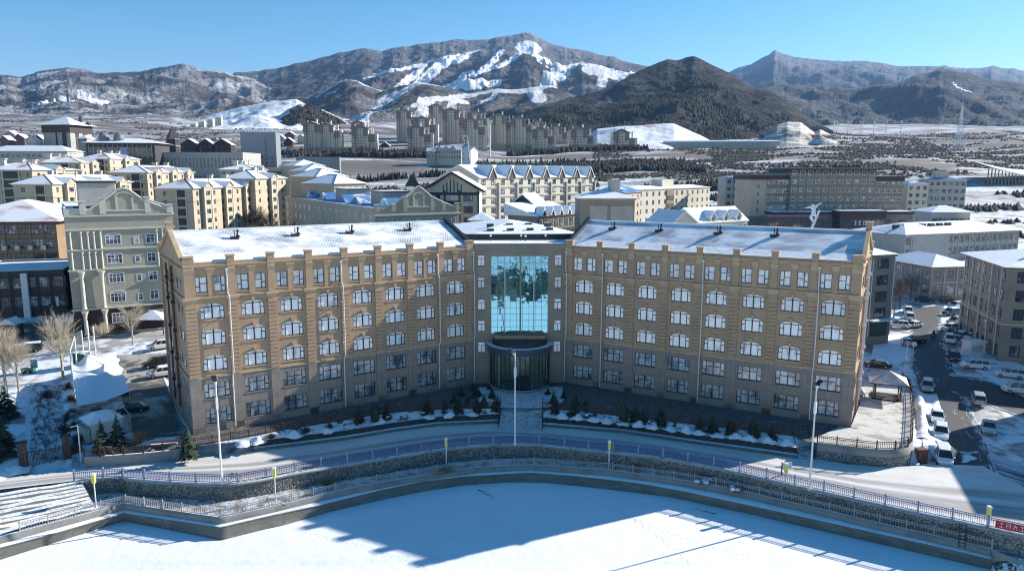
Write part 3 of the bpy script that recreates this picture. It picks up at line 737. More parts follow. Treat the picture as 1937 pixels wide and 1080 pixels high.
def vent_mesh():
    m = MB(darkmetal)
    m.box(-.55, .55, -.3, .3, -.2, .35)
    m.use(whitem).box(-.58, -.1, -.33, .33, .35, .55); m.use(darkmetal)
    m.tube((.3, 0, .3), (.45, 0, 1.0), .12); m.tube((0, 0, .3), (0, .1, 1.2), .07); m.tube((.3, 0, .6), (.75, -.2, .2), .1)
    m.lathe([(.16, 1.0), (.22, 1.1), (.1, 1.3)], 8, .45, 0)
    return m.mesh("roof_vent")
VENT = vent_mesh()
def build_wing(fr, off, bay, side):
    """side: +1 when the free gable end is at x=0 (left wing), -1 at the far x"""
    xs = [off+bay*i for i in range(9)]; x0, x1 = xs[0]-.62, xs[8]+.62
    ops = []
    for i in range(8):
        c = (xs[i]+xs[i+1])/2
        for z in ZG: ops.append((c-1.66, c+1.66, z, z+2.1, 0))
        for z in ZA: ops.append((c-1.52, c+1.52, z, z+2.14, .46))
        for s in (-1, 1): ops.append((c+s*1.15-.73, c+s*1.15+.73, 19.02, 21.17, 0))
    m = MB(); wall_open(m, x0, x1, 0, 22.55, ops, matsplit=(Z2, granite_m, tan_))
    m.use(granite_m).box(x0-.01, x1+.01, -.10, -.002, -.6, .88)
    wpart("wall", m, fr)
    c = MB(trim_)
    c.box(x0-.05, x1+.05, -.12, -.003, Z2-.14, Z2+.1)
    c.box(x0, x1, -.16, -.003, 18.22, 18.34); c.box(x0, x1, -.24, -.003, 18.34, 18.48)
    c.box(x0, x1, -.15, -.003, 22.3, 22.5); c.box(x0-.04, x1+.04, -.3, .02, 22.55, 22.7)
    for zf in (11.55, 15.08): c.use(tan_).box(x0, x1, -.05, -.003, zf, zf+.07)
    wpart("cornice", c, fr)
    p = MB(tan_); p.box(x0, x1, -.06, .32, 22.7, 23.08); p.use(snow).box(x0+.1, x1-.1, -.04, .30, 23.08, 23.13); wpart("parapet", p, fr)
    for i, x in enumerate(xs): wpart("pilaster", PILC if i in (0, 8) else PIL, fr, x)
    for i in range(8):
        cx = (xs[i]+xs[i+1])/2
        for z in ZG: put_win("wide_window", fr, cx, z)
        for z in ZA:
            put_win("arched_window", fr, cx, z)
            if 0 < i < 7: wpart("window_hood", HOOD, fr, cx, 0, z)
        put_win("attic_window", fr, cx-1.15, 19.02); put_win("attic_window_b", fr, cx+1.15, 19.02)
        wpart("attic_pilaster", MIDP, fr, cx)
        sl = MB(granite_m)
    for i in ((1, 4, 7) if side > 0 else (1, 4, 7)): wpart("downspout", SPOUT, fr, xs[i]-.62 if side > 0 else xs[i]+.62)
    # back and end walls
    b = MB(tan_)
    for xe, s in ((x0, -1), (x1, 1)):
        prof = [(.02, Z2), (WDEP, Z2), (WDEP, 22.9), (WDEP/2, 26.5), (.02, 22.9)]
        b.use(tan_); pts = [(xe, y, z) for y, z in prof]; b.face(pts if s > 0 else pts[::-1])
        b.use(granite_m); pts = [(xe, .02, -1.5), (xe, WDEP, -1.5), (xe, WDEP, Z2), (xe, .02, Z2)]; b.face(pts if s > 0 else pts[::-1])
    b.use(tan_); b.face([(x0, WDEP, -1.5), (x0, WDEP, 22.9), (x1, WDEP, 22.9), (x1, WDEP, -1.5)])
    wpart("end_wall", b, fr)
    # gable copings
    for xe in (x0, x1):
        g = MB(trim_)
        free = (xe == x0) == (side > 0)
        a, b2 = xe-.28, xe+.28
        g.use(trim_ if free else darkmetal)
        g.extr([(-.1, 22.9), (WDEP/2, 26.6), (WDEP+.1, 22.9), (WDEP+.1, 23.45), (WDEP/2, 27.1), (-.1, 23.45)], a, b2)
        if free:
            g.box(a-.15, b2+.15, WDEP/2-.6, WDEP/2+.6, 26.7, 27.7); g.box(a-.25, b2+.25, WDEP/2-.7, WDEP/2+.7, 27.7, 27.9)
            g.box(a-.15, b2+.15, WDEP-.7, WDEP+.3, 22.9, 24.1); g.box(a-.25, b2+.25, WDEP-.8, WDEP+.4, 24.1, 24.3)
            e = a-.1 if side > 0 else b2+.1
            q = MB(tan_)
            for yy in (WDEP/2-.9, WDEP/2+.9, WDEP-.5): q.box(min(xe, xe-.3*side), max(xe, xe-.3*side), yy-.3, yy+.3, 0, 22.6)
            q.use(trim_)
            for zz in (7.6, 18.3, 22.2): q.box(min(xe, xe-.22*side), max(xe, xe-.22*side), -.1, WDEP, zz, zz+.2)
            wpart("side_buttress", q, fr)
            pp = MB(darkmetal if side > 0 else pipe_m)
            for yy in (7.2, 11.6):
                X = xe-.45*side; pp.tube((X, yy, 22), (X, yy, 2.0), .13); 
                for zz in (5, 9, 13, 17, 20): pp.tube((X, yy, zz), (X, yy-1.6, zz+1.0), .05); pp.box(X-.25, X+.25, yy-.22, yy+.22, zz-.2, zz+.2)
            wpart("wall_pipe", pp, fr)
            for yy in (2.8, 5.2, 13.5, 16.2):
                for zz in (1.6, 5.0, 8.9, 12.3, 15.9, 19.2):
                    X = xe+.0*side
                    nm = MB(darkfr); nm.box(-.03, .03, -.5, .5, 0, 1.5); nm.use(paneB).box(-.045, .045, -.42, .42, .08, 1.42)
                    if (yy, zz) == (2.8, 1.6): SW = nm.mesh("side_window")
                    wpart("side_window", SW, fr, xe-.02*side, yy, zz)
        wpart("gable_coping", g, fr)
    rf = MB(tileroof)
    rl = link("roof", None, HR, wloc(fr, 0, 0, 0), fr[2])
    bpy.data.objects.remove(rl)
    def slope(nm, y0, z0, y1, z1):
        L = math.hypot(y1-y0, z1-z0); mm = MB(tileroof); mm.face([(x0, 0, 0), (x1, 0, 0), (x1, L, 0), (x0, L, 0)]); mm.face([(x0, 0, -.25), (x0, L, -.25), (x1, L, -.25), (x1, 0, -.25)])
        o = link("roof", mm.mesh("roof"), HR, wloc(fr, 0, y0, z0)); o.rotation_euler = (Matrix.Rotation(fr[2], 3, 'Z') @ Matrix.Rotation(math.atan2(z1-z0, y1-y0), 3, 'X')).to_euler()
    slope("roof", .3, 22.95, WDEP/2, 26.5)
    slope("roof", WDEP, 22.95, WDEP/2, 26.5) if False else None
    bk = MB(tileroof); bk.face([(x0, WDEP/2, 26.5), (x1, WDEP/2, 26.5), (x1, WDEP+.2, 22.9), (x0, WDEP+.2, 22.9)]); wpart("rear_roof", bk, fr)
    rr = MB(snow); rr.box(x0+.3, x1-.3, WDEP/2-.22, WDEP/2+.22, 26.42, 26.66); wpart("ridge_cap", rr, fr)
    # snow bank lying against the parapet
    sb = MB(snow); sb.face([(x0+1.5, .33, 23.12), (x1-1.5, .33, 23.12), (x1-1.5, 2.3, 23.78), (x0+1.5, 2.6, 23.86)])
    wpart("roof_snow", sb, fr)
    vx = (6.3, 14.2, 22.6, 31.2, ) if side > 0 else (5.5, 14.2, 22.5, 30.5, 38.0)
    for k, x in enumerate((7.6, 16.2, 24.6, 34.4) if side > 0 else (4.8, 12.8, 22.2, 30.6)):
        y = 6.6; z = 22.95+(y-.3)*(26.5-22.95)/(WDEP/2-.3)
        wpart("roof_vent", VENT, fr, x, y, z, 0 if side > 0 else .5)
build_wing(FRL, .19, LB, 1)
build_wing(FRR, .11, RB, -1)
# ---- central link with the curtain wall
FRC = (-6.32, 115.35, .0551)
m = MB(); opc = []
for z in (19.7, 16.05, 12.45, 8.85, 5.25):
    for x in (1.3, 13.88): opc.append((x-.58, x+.58, z, z+1.85, 0))
opc.append((2.95, 12.24, 8.55, 21.31, 0))
wall_open(m, -.4, 15.6, 0, 23.1, opc, matsplit=(Z2, granite_m, M("link_render", (0.30, 0.255, 0.20), .85, [((0.25, 0.21, 0.165), .4, .45, .7)])))
m.box(-.6, 15.8, .02, .35, 23.1, 23.35); m.use(snow).face([(-.6, .3, 23.2), (15.8, .3, 23.2), (20.5, 9, 23.2), (-5.5, 9, 23.2)])
m.use(snow).box(-.55, 15.75, .03, .33, 23.35, 23.42)
wpart("link_wall", m, FRC)
bp = MB(concrete); bp.box(-5.0, 20.2, 8.2, 8.6, 22.2, 24.0); bp.use(darkmetal).box(-5.1, 20.3, 8.1, 8.7, 24.0, 24.2); bp.box(-5.0,20.2,8.15,8.19,23.35,24.0)
wpart("rear_parapet", bp, FRC)
for x in (3.0, 8.2, 8.9, 12.4):
    v = MB(darkmetal); v.tube((0, 0, 23.2), (0, 0, 24.0), .07); v.use(whitem).lathe([(.16, 23.95), (.2, 24.1), (.05, 24.3)], 8); wpart("roof_pipe", v, FRC, x, 6.5 if x != 8.9 else 5.6)
for z in (19.7, 16.05, 12.45, 8.85, 5.25):
    for x in (1.3, 13.88): put_win("narrow_window", FRC, x, z)
for x in (.1, 15.1): wpart("downspout", SPOUT, FRC, x)
cw = MB(mirror); cr_ = random.Random(5)
for i in range(9):
    for j in range(12):
        x0, x1 = 2.95+9.29*i/9, 2.95+9.29*(i+1)/9; z0, z1 = 8.55+12.76*j/12, 8.55+12.76*(j+1)/12; a, b = cr_.uniform(-.0035, .0035), cr_.uniform(-.003, .003)
        cw.face([(x0, .12-a-b, z0), (x1, .12+a-b, z0), (x1, .12+a+b, z1), (x0, .12-a+b, z1)])
CW = wpart("curtain_wall", cw, FRC)
mul_ = MB(M("mullion", (0.08, 0.22, 0.30), .5))
for k in range(1, 9):
    x = 2.95+9.29*k/9
    mul_.box(x-.025, x+.025, .07, .14, 8.55, 21.31)
for z in np.arange(8.55+12.76/12, 21.2, 12.76/12): mul_.box(2.95, 12.24, .08, .139, z-.02, z+.02)
mul_.use(M("link_render", (0, 0, 0))).box(7.6, 7.86, -.02, .13, 8.55, 21.31)
mul_.use(pipe_m).box(5.1, 5.24, -.06, .13, 8.55, 21.31); mul_.box(9.86, 10.0, -.06, .13, 8.55, 21.31)
link("mullions", mul_.mesh("mullions"), CW)
# ---- entrance rotunda
RC = np.array([1.3, 115.2]); RR = 5.0
rot = link("entrance_rotunda", None, HR, hp(RC[0], RC[1], 0))
def ringpart(name, mb, parent): return link(name, mb.mesh(name), parent)
n = 40; can = MB(M("canopy_fascia", (0.09, 0.12, 0.16), .35, metal=.4))
def arc(r, z, a0=-math.pi-.12, a1=.12, n=44): return [(r*math.cos(a0+(a1-a0)*k/n), r*math.sin(a0+(a1-a0)*k/n), z) for k in range(n+1)]
def band(mb, A, B):
    for a, b, c, d in zip(A[:-1], A[1:], B[1:], B[:-1]): mb.face([a, b, c, d])
band(can, arc(5.35, 6.0), arc(5.55, 7.15)); band(can, arc(4.7, 6.0), arc(5.35, 6.0))
can.use(snow); band(can, arc(5.55, 7.15), arc(4.6, 7.2)); can.use(darkmetal); band(can, arc(4.6, 7.2), arc(4.4, 7.85)); band(can, arc(4.4, 7.85), arc(3.2, 7.9)); 
can.use(darkmetal).face(arc(3.2, 7.9)); can.use(tan_).box(-4.1, 4.1, -1.0, .4, 7.9, 8.45)
ringpart("canopy", can, rot)
gl = MB(lobbyglass); band(gl, arc(4.85, .35), arc(4.85, 6.0)); ringpart("lobby_glass", gl, rot)
fr_ = MB(darkfr); A = arc(4.88, 0, n=20)
for k in range(0, 21):
    x, y, _ = A[k]; fr_.tube((x, y, .3), (x, y, 6.0), .07 if k % 2 else .1, n=6)
for z in (.35, 2.9): 
    B_ = arc(4.88, z, n=44); fr_.path(B_, .06, 4)
ringpart("lobby_frame", fr_, rot)
ba = MB(granite_m); band(ba, arc(5.15, -.3), arc(5.15, .33)); ba.use(snow).face(arc(5.15, .33)); ringpart("plinth", ba, rot)
ins = MB(M("lobby_floor", (.45, .42, .38), .3)); ins.face(arc(4.8, .36)); ins.use(M("lobby_wall", (0.45, 0.40, 0.32), .7)).box(-4.6, 4.6, .0, .1, .36, 6)
ins.use(M("lobby_column", (.6, .6, .58), .4)); ins.lathe([(.5, .36), (.5, 6)], 14, -.2, -2.6).box(-3.6, -3.2, -2.4, -2.0, .36, 6)
ins.use(darkfr).box(-.6, 1.6, -4.6, -4.5, .36, 2.7); ins.use(M("lobby_rug", (.05, .2, .12), .8)).box(-3.2, -1.2, -3.0, -2.0, .37, 1.3)
ringpart("lobby_interior", ins, rot)
lm = MB(M("lobby_ceiling", (.55, .5, .4), .6)); lm.lathe([(2.4, 5.4), (2.6, 5.6), (2.6, 5.9)], 24, 0, -2.2); ringpart("ceiling_ring", lm, rot)
rot.name = "entrance_rotunda"
# ================================================================== THE TOWN
cream = M("cream_render", (0.49, 0.41, 0.305), .85, [((0.42, 0.35, 0.26), .3, .45, .7)])
creamw = M("pale_cream_render", (0.56, 0.52, 0.43), .85, [((0.48, 0.44, 0.36), .3, .45, .7)])
greygreen = M("grey_green_render", (0.42, 0.385, 0.31), .85, [((0.36, 0.33, 0.265), .3, .4, .7), ((0.3, 0.28, 0.225), .8, .6, .8, (3, 3, .3))])
paletrim = M("whitish_trim", (0.58, 0.56, 0.48), .8)
greyr = M("grey_render", (0.27, 0.245, 0.215), .85, [((0.22, 0.2, 0.175), .3, .42, .7)])
greyl = M("light_grey_render", (0.40, 0.39, 0.37), .85, [((0.33, 0.32, 0.3), .3, .42, .7)])
brownor = M("orange_brown_render", (0.29, 0.195, 0.125), .85, [((0.23, 0.155, 0.10), .3, .42, .7)])
darkbr = M("dark_brown_cladding", (0.045, 0.03, 0.028), .6)
darkst = M("dark_stone", (0.055, 0.05, 0.055), .6, [((0.09, .085, .09), .6, .5, .7)])
pinkroof = M("snow_on_red_roof", (0.70, 0.72, 0.77), .8, [((0.36, 0.16, 0.14), .12, .52, .68)])
blueroof = M("blue_sheet_roof", (0.08, 0.20, 0.42), .5, [((0.65, .68, .74), .15, .52, .62)])
hotelgrey = M("hotel_wall", (0.235, 0.20, 0.165), .85, [((0.19, 0.165, 0.14), .3, .42, .7)])
wpane = M("town_pane", (0.07, 0.09, 0.12), .15, [((0.42, 0.46, 0.5), .4, .52, .6), ((0.02, .025, .03), .7, .54, .6)], spec=.7)
WM = {}
def wmesh(w, h, frame=whitem, arch=False, nm="window", mull=1):
    k = (round(w, 2), round(h, 2), frame.name, arch, mull)
    if k not in WM:
        m = MB(frame); t = .07
        m.box(-w/2-t, -w/2+t, -.06, .02, -t, h+t); m.box(w/2-t, w/2+t, -.06, .02, -t, h+t)
        m.box(-w/2+t, w/2-t, -.055, .02, -t, t); m.box(-w/2+t, w/2-t, -.055, .02, h-t, h+t)
        for i in range(1, mull+1): x = -w/2+w*i/(mull+1); m.box(x-.045, x+.045, -.05, .02, t, h-t)
        m.box(-w/2+t, w/2-t, -.048, .02, h*.62, h*.62+.08)
        m.use(wpane).box(-w/2+t, w/2-t, -.03, .015, t, h-t)
        if arch:
            m.use(frame); p = arcpts(w/2+.15, h+.02, .45, 8)
            for a, b in zip(p[:-1], p[1:]): m.tube((a[0], -.05, a[1]), (b[0], -.05, b[1]), .1, n=4)
        WM[k] = m.mesh(nm)
    return WM[k]
def bld(name, label, A, B, H, dep, floors=5, bays=6, sb=(0, 0), wall=cream, roof='hip', rm=snow, ww=1.5, wh=1.5, frame=darkfr, z1=None, top=.9, rh=3.0, over=.8,
        base=None, bands=(), cat="building", group=None, pil=None, parapet=None, first=0, win=True, arch=False, mull=1, deep=6, trim=None, skip=None, roofname="roof"):
    """A, B: front eave corners as (px, py, distance); H wall height; bands: (z0,z1,material); sb: window columns on left/right side"""
    a = D(*A) if A[0] != 'w' else A[1:]; b = D(*B) if B[0] != 'w' else B[1:]; W = math.hypot(b[0]-a[0], b[1]-a[1]); rz = math.atan2(b[1]-a[1], b[0]-a[0])
    zt = (a[2]+b[2])/2; z0 = zt-H
    r = thing(name, label, cat, (a[0], a[1], z0), rz, group)
    m = MB(wall); m.box(0, W, 0, dep, 0, H)
    if base: m.use(base).box(-.06, W+.06, -.06, dep+.06, -deep, .3); 
    else: m.box(.02, W-.02, .02, dep-.02, -deep, .01)
    part("wall", m, r)
    if bands or trim:
        t = MB(trim or wall)
        for i, (p, q, mt) in enumerate(bands): e = .05+.012*i; t.use(mt).box(-e, W+e, -e, dep+e, p, q)
        if trim: t.use(trim).box(-.3, W+.3, -.3, dep+.3, H-.35, H-.02)
        part("trim_bands", t, r)
    fh = H/floors
    if pil:
        t = MB(pil[1])
        n = pil[0]
        for i in range(n+1): x = W*i/n; t.box(x-.22, x+.22, -.16, -.01, 0, H-.3)
        part("pilasters", t, r)
    if win:
        me = wmesh(ww, wh, frame, arch, mull=mull); cnt = 0
        for f in range(first, floors):
            for i in range(bays):
                if skip and skip(i, f): continue
                if cnt < 100: link("window", me, r, ((i+.5)*W/bays, 0, f*fh+(fh-wh)*.45)); cnt += 1
        ms = me; c2 = 0
        for s, n in ((0, sb[0]), (1, sb[1])):
            for f in range(first, floors):
                for i in range(n):
                    if c2 < 99: link("side_window", ms, r, (s*W, (i+.5)*dep/n, f*fh+(fh-wh)*.45), math.pi/2 if s else -math.pi/2); c2 += 1
    e = over; g = MB(rm)
    if roof == 'hip':
        k = min(W, dep)/2+e; cx0, cx1, cy0, cy1 = (k-e, W-k+e, dep/2, dep/2) if W > dep else (W/2, W/2, k-e, dep-k+e)
        g.frus(-e, W+e, -e, dep+e, H+.12, cx0-.05, cx1+.05, cy0-.05, cy1+.05, H+rh); g.use(trim or wall).box(-e+.05, W+e-.05, -e+.05, dep+e-.05, H, H+.11)
    elif roof == 'flat':
        ph = parapet if parapet is not None else .8
        g.box(.3, W-.3, .3, dep-.3, H+.02, H+ph-.35)
        pm = MB(trim or wall)
        for (x0, x1, y0, y1) in ((-.12, W+.12, -.12, .3), (-.12, W+.12, dep-.3, dep+.12), (-.12, .3, .3, dep-.3), (W-.3, W+.12, .3, dep-.3)):
            pm.use(trim or wall).box(x0, x1, y0, y1, H+.01, H+ph); pm.use(snow).box(x0+.06, x1-.06, y0+.06, y1-.06, H+ph, H+ph+.07)
        part("parapet", pm, r)
    elif roof == 'gx':
        g.extr([(-e, H-.1), (dep/2, H+rh), (dep+e, H-.1), (dep+e, H+.2), (dep/2, H+rh+.35), (-e, H+.2)], -e*.5, W+e*.5)
        w2 = MB(wall); w2.extr([(.02, H), (dep-.02, H), (dep/2, H+rh)], .02, W-.02); part("gable", w2, r)
    elif roof == 'gy':
        g.gab([(-e, H-.1), (W/2, H+rh), (W+e, H-.1), (W+e, H+.25), (W/2, H+rh+.4), (-e, H+.25)], -e, dep)
        w2 = MB(wall); w2.gab([(.02, H), (W-.02, H), (W/2, H+rh)], .02, dep-.02); part("gable", w2, r)
    elif roof == 'mono':
        g.face([(-e, -e, H+.1), (W+e, -e, H+.1), (W+e, dep+e, H+rh), (-e, dep+e, H+rh)]); g.face([(-e, -e, H), (-e, dep+e, H), (W+e, dep+e, H), (W+e, -e, H)])
        for q in ([(-e, -e, H), (W+e, -e, H), (W+e, -e, H+.1), (-e, -e, H+.1)], [(W+e, -e, H), (W+e, dep+e, H), (W+e, dep+e, H+rh), (W+e, -e, H+.1)], [(-e, -e, H), (-e, dep+e, H), (-e, dep+e, H+rh), (-e, -e, H+.1)]): g.face(q)
    if g.f: part(roofname, g, r)
    r['W'] = W; r['H'] = H; return r
def ridges(r, W, dep, H, rh, e=.8, mat=None):
    m = MB(mat or darkmetal); k = min(W, dep)/2+e
    if W > dep: c0, c1 = (k-e, dep/2), (W-k+e, dep/2)
    else: c0, c1 = (W/2, k-e), (W/2, dep-k+e)
    z0, z1 = H+.15, H+rh+.05
    m.tube((c0[0], c0[1], z1), (c1[0], c1[1], z1), .12, n=4)
    for (x, y), c in (((-e, -e), c0), ((-e, dep+e), c0 if W > dep else c1), ((W+e, -e), c1 if W > dep else c0), ((W+e, dep+e), c1)): m.tube((x, y, z0), (c[0], c[1], z1), .11, n=4)
    part("roof_ridge", m, r)
# ---- grey green block with pediment, beside the hotel
def pediment(m, x0, x1, z, h, y=0, steps=True):
    cx = (x0+x1)/2; w = (x1-x0)
    m.gab([(x0, z), (x1, z), (x1-.06*w, z+h*.3), (cx+.2, z+h), (cx-.2, z+h), (x0+.06*w, z+h*.3)], y-.25, y+.5)
    n = MB
def grey_block():
    H = 23.6; r = bld("apartment_block", "grey green six storey block with curved pediment and white columns left of the hotel", (122, 408, 137), (326, 402.5, 147), H, 40, 6, 1, wall=greygreen, roof='flat', rm=snow, win=False, parapet=1.2, trim=paletrim, base=darkst)
    W = r['W']; fh = 3.85
    m = MB(darkbr); m.box(-.05, W+.05, -.05, 3, 0, 5.0); part("dark_base_storey", m, r)
    t = MB(paletrim)
    for z in (5.0, 12.8, 16.7, 20.6): t.box(-.3, W+.3, -.32, .0, z, z+.32)
    part("cornice", t, r)
    p = MB(greygreen); pts = []
    z = H+.1; cx = W*.54
    prof = [(W*.16, z), (W*.97, z), (W*.97, z+.5), (W*.86, z+1.5), (W*.74, z+2.4), (W*.6, z+4.6), (cx, z+5.0), (W*.48, z+4.6), (W*.34, z+2.4), (W*.22, z+1.0), (W*.16, z+.5)]
    p.gab(prof, -.2, .5); p.use(paletrim)
    for a, b in zip(prof[2:], prof[3:]): p.tube((a[0], -.2, a[1]), (b[0], -.2, b[1]), .2, n=5)
    for x, h in ((.16, 3.4), (.34, 4.3), (.76, 4.3), (.97, 2.0)): p.box(W*x-.5, W*x+.5, -.35, .6, z, z+h*.7); p.box(W*x-.65, W*x+.65, -.5, .75, z+h*.7, z+h*.7+.25)
    p.box(W*.36, W*.74, -.32, -.2, z+.5, z+.8)
    for x in (.47, .62): p.box(W*x-.15, W*x+.15, -.32, -.2, z+.8, z+3.2)
    for q0, q1 in zip(arcpts(1.7, 0, 1.0)[:-1], arcpts(1.7, 0, 1.0)[1:]): p.tube((W*.545+q0[0], -.3, z+3.2+q0[1]), (W*.545+q1[0], -.3, z+3.2+q1[1]), .14, n=4)
    part("pediment", p, r)
    for x, ww, ml in ((.415, 2.6, 3), (.63, .8, 0), (.765, 1.5, 1)):
        for k, zz in enumerate((6.2, 10.1, 13.9, 17.7)):
            link("window", wmesh(ww, 1.75 if ww > 1 else 1.3, whitem, ww > 2, mull=ml), r, (W*x, 0, zz))
        if ww > 1: link("window", wmesh(2.6, 1.9, whitem, mull=3), r, (W*x, -.06, 2.0))
    ci = 0
    for x in (.03, .125, .185, .24, .30, .83, .885, .93, .98):
        for zz in (13.1, 17.0):
            c = MB(paletrim); c.lathe([(.25, 0), (.2, .3), (.17, 2.9), (.3, 3.4)], 8); part("half_column", c, r, (W*x, -.15, zz))
    for x in (.1, .28, .97):
        for z0, z1 in ((0.2, 4.9), (5.35, 12.7)):
            c = MB(paletrim); h = z1-z0; c.lathe([(.5, 0), (.36, .4), (.32, h-1.0), (.6, h-.2), (.7, h)], 12); part("column", c, r, (W*x, -.55, z0))
    g2 = MB(greygreen)
    for i in range(7): link("side_window", wmesh(1.4, 1.6, whitem), r, (0, 3+i*5.3, 8.5), -math.pi/2); 
    b = MB(greyl); b.box(W*.15, W*.5, 9, 22, H, H+6.0); b.use(darkmetal).box(W*.15-.3, W*.5+.3, 8.7, 22.3, H+6.0, H+6.35); b.use(snow).box(W*.15-.2, W*.5+.2, 8.8, 22.2, H+6.35, H+6.5); part("stair_house", b, r)
    for x in (.08, .2, .55, .85): ac = MB(darkmetal); ac.box(W*x, W*x+1.3, 2, 3, H+.5, H+1.6); part("air_conditioner", ac, r)
grey_block()
# ---- far left: brown hotel and dark podium
r = bld("brown_hotel", "orange brown low hotel with wide snowy hip roof at the left edge", (-120, 424, 176), (104, 416, 180), 18, 30, 5, 9, wall=brownor, roof='hip', rm=pinkroof, ww=2.6, wh=2.2, frame=darkfr, over=1.8, rh=5, mull=2, trim=darkbr, pil=(9, brownor))
for i in range(1, 9):
    for z in (1+i % 2*3, 11): m = MB(paletrim); m.box(-.5, .5, -1.0, -.2, 0, 1.1); part("balcony_box", m, r, (r['W']*i/9, 0, z))
r = bld("dark_podium", "dark stone two storey podium with blue shaded snow on its roof", (-60, 522, 150), (119, 512, 156), 12.5, 22, 3, 7, wall=darkst, roof='flat', rm=snow, ww=3.2, wh=2.3, frame=darkfr, parapet=.5, pil=(7, darkbr), mull=2, first=1, arch=True)
m = MB(whitem); m.box(r['W']*.55, r['W']*.55+1.2, -1.2, -.2, 0, 12.5); m.box(r['W']*.9, r['W']*.9+.5, -.5, -.1, 5, 7); part("sign_column", m, r)
# ---- beige residential blocks (left)
GB = "beige residential blocks"
def beige(label, A, B, H, dep, fl, bays, side, rm=pinkroof, rh=3.2, dorm=3, wall=cream, name="residential_block"):
    r = bld(name, label, A, B, H, dep, fl, bays, (0, side), wall, 'hip', rm, 1.0, 1.4, darkfr, rh=rh, over=.9, trim=paletrim, group=GB, bands=((H-4.6, H-4.35, greyr),), deep=10)
    W = r['W']; ridges(r, W, dep, H, rh, .9)
    # loggia column on the front, bays and gabled risers down the sunny long side
    m = MB(darkmetal); fh = H/fl
    for f in range(1, fl): m.box(W*.58, W*.8, -.12, .01, f*fh+.3, f*fh+fh-.5)
    m.use(paletrim).box(W*.56, W*.58, -.2, .01, 3, H-.5); m.box(W*.8, W*.82, -.2, .01, 3, H-.5); part("loggia_glazing", m, r)
    for i in range(dorm):
        y = dep*(i+.5)/dorm; m = MB(wall); m.box(W-.02, W+1.3, y-2.2, y+2.2, 0, H+.3); m.use(paletrim)
        for yy in (-2.2, 2.2): m.box(W+1.2, W+1.5, y+yy-.25, y+yy+.25, 0, H)
        for f in range(1, fl): m.use(darkglass).box(W+1.28, W+1.33, y-1.3, y+1.3, f*fh+.8, f*fh+2.3)
        m.use(rm); e = 2.9; m.T = None
        m.face([(W*.55, y, H+2.6), (W+1.9, y, H+2.2), (W+1.9, y-e, H+.3), (W*.75, y-e, H+.5)]); m.face([(W*.55, y, H+2.6), (W*.75, y+e, H+.5), (W+1.9, y+e, H+.3), (W+1.9, y, H+2.2)])
        m.use(wall).face([(W+1.5, y-e, H+.25), (W+1.5, y+e, H+.25), (W+1.5, y, H+2.15)])
        part("projecting_bay", m, r)
    for yy in (.25, .6, .85): c = MB(creamw); c.box(W*.3, W*.42, dep*yy, dep*yy+1.2, H+.8, H+rh+1.0); c.box(W*.28, W*.44, dep*yy-.1, dep*yy+1.3, H+rh+1.0, H+rh+1.2); c.use(snow).box(W*.29, W*.43, dep*yy, dep*yy+1.2, H+rh+1.2, H+rh+1.3); part("chimney", c, r)
    v = MB(darkmetal); v.tube((W*.7, dep*.4, H+1), (W*.7, dep*.4, H+rh+1.8), .09); v.tube((W*.6, dep*.4, H+rh+1.4), (W*.8, dep*.4, H+rh+1.4), .06); part("aerial", v, r)
    return r
beige("beige block with its grey shaded gable end nearest the hotel's left roof corner", (293, 356.5, 245), (364, 357.5, 243), 22, 42, 7, 2, 8)
beige("beige block with pinkish snowy roof behind the grey green pediment", (24, 349, 240), (98, 349, 240), 24, 50, 7, 2, 9)
beige("beige block with white hipped roof between the pediment and its right neighbour", (207, 327, 300), (278, 327, 300), 27, 44, 8, 3, 9)
beige("tall plain beige end block right of the twin snowy roofs, by the dark trees", (418, 339, 280), (482, 338, 278), 26, 26, 8, 2, 4, dorm=1)
beige("beige block with red roof showing through snow at the left edge", (-70, 322, 286), (60, 322, 282), 28, 26, 8, 8, 4, dorm=1)
beige("far beige block with red and white roof below the dark hotel tower", (35, 309, 350), (152, 307, 352), 26, 22, 8, 8, 3, dorm=1)
beige("far beige block with white eaves right of the red roofed one", (152, 301, 372), (207, 300, 372), 26, 30, 8, 4, 4, dorm=1)
beige("small beige block peeping over the long white roofs behind the end block", (415, 322, 350), (480, 321, 350), 24, 18, 7, 4, 3, dorm=1, rm=snow)
# ---- half hidden long low building and stepped row
bld("school_building", "long low grey building with two rows of dark windows behind the dark trees", (476, 321, 385), (549, 320, 392), 15, 16, 4, 12, wall=creamw, roof='flat', ww=1.4, wh=1.8)
for i, (A, B) in enumerate((((632, 349, 268), (692, 347, 280)), ((598, 336, 300), (660, 334, 312)), ((576, 325, 335), (640, 323, 345)), ((556, 315, 375), (615, 313.5, 385)))):
    r = bld("row_house", ["nearest beige row house with bright hipped snow roof", "second row house up the stepped beige row", "third row house up the stepped beige row", "farthest and smallest row house of the stepped beige row"][i], A, B, 18, 20, 5, 5, (0, 4), wall=cream, roof='hip', rm=snow, ww=1.1, wh=1.3, rh=3.5, group="stepped beige row houses", deep=10)
    ridges(r, r['W'], 20, 18, 3.5)
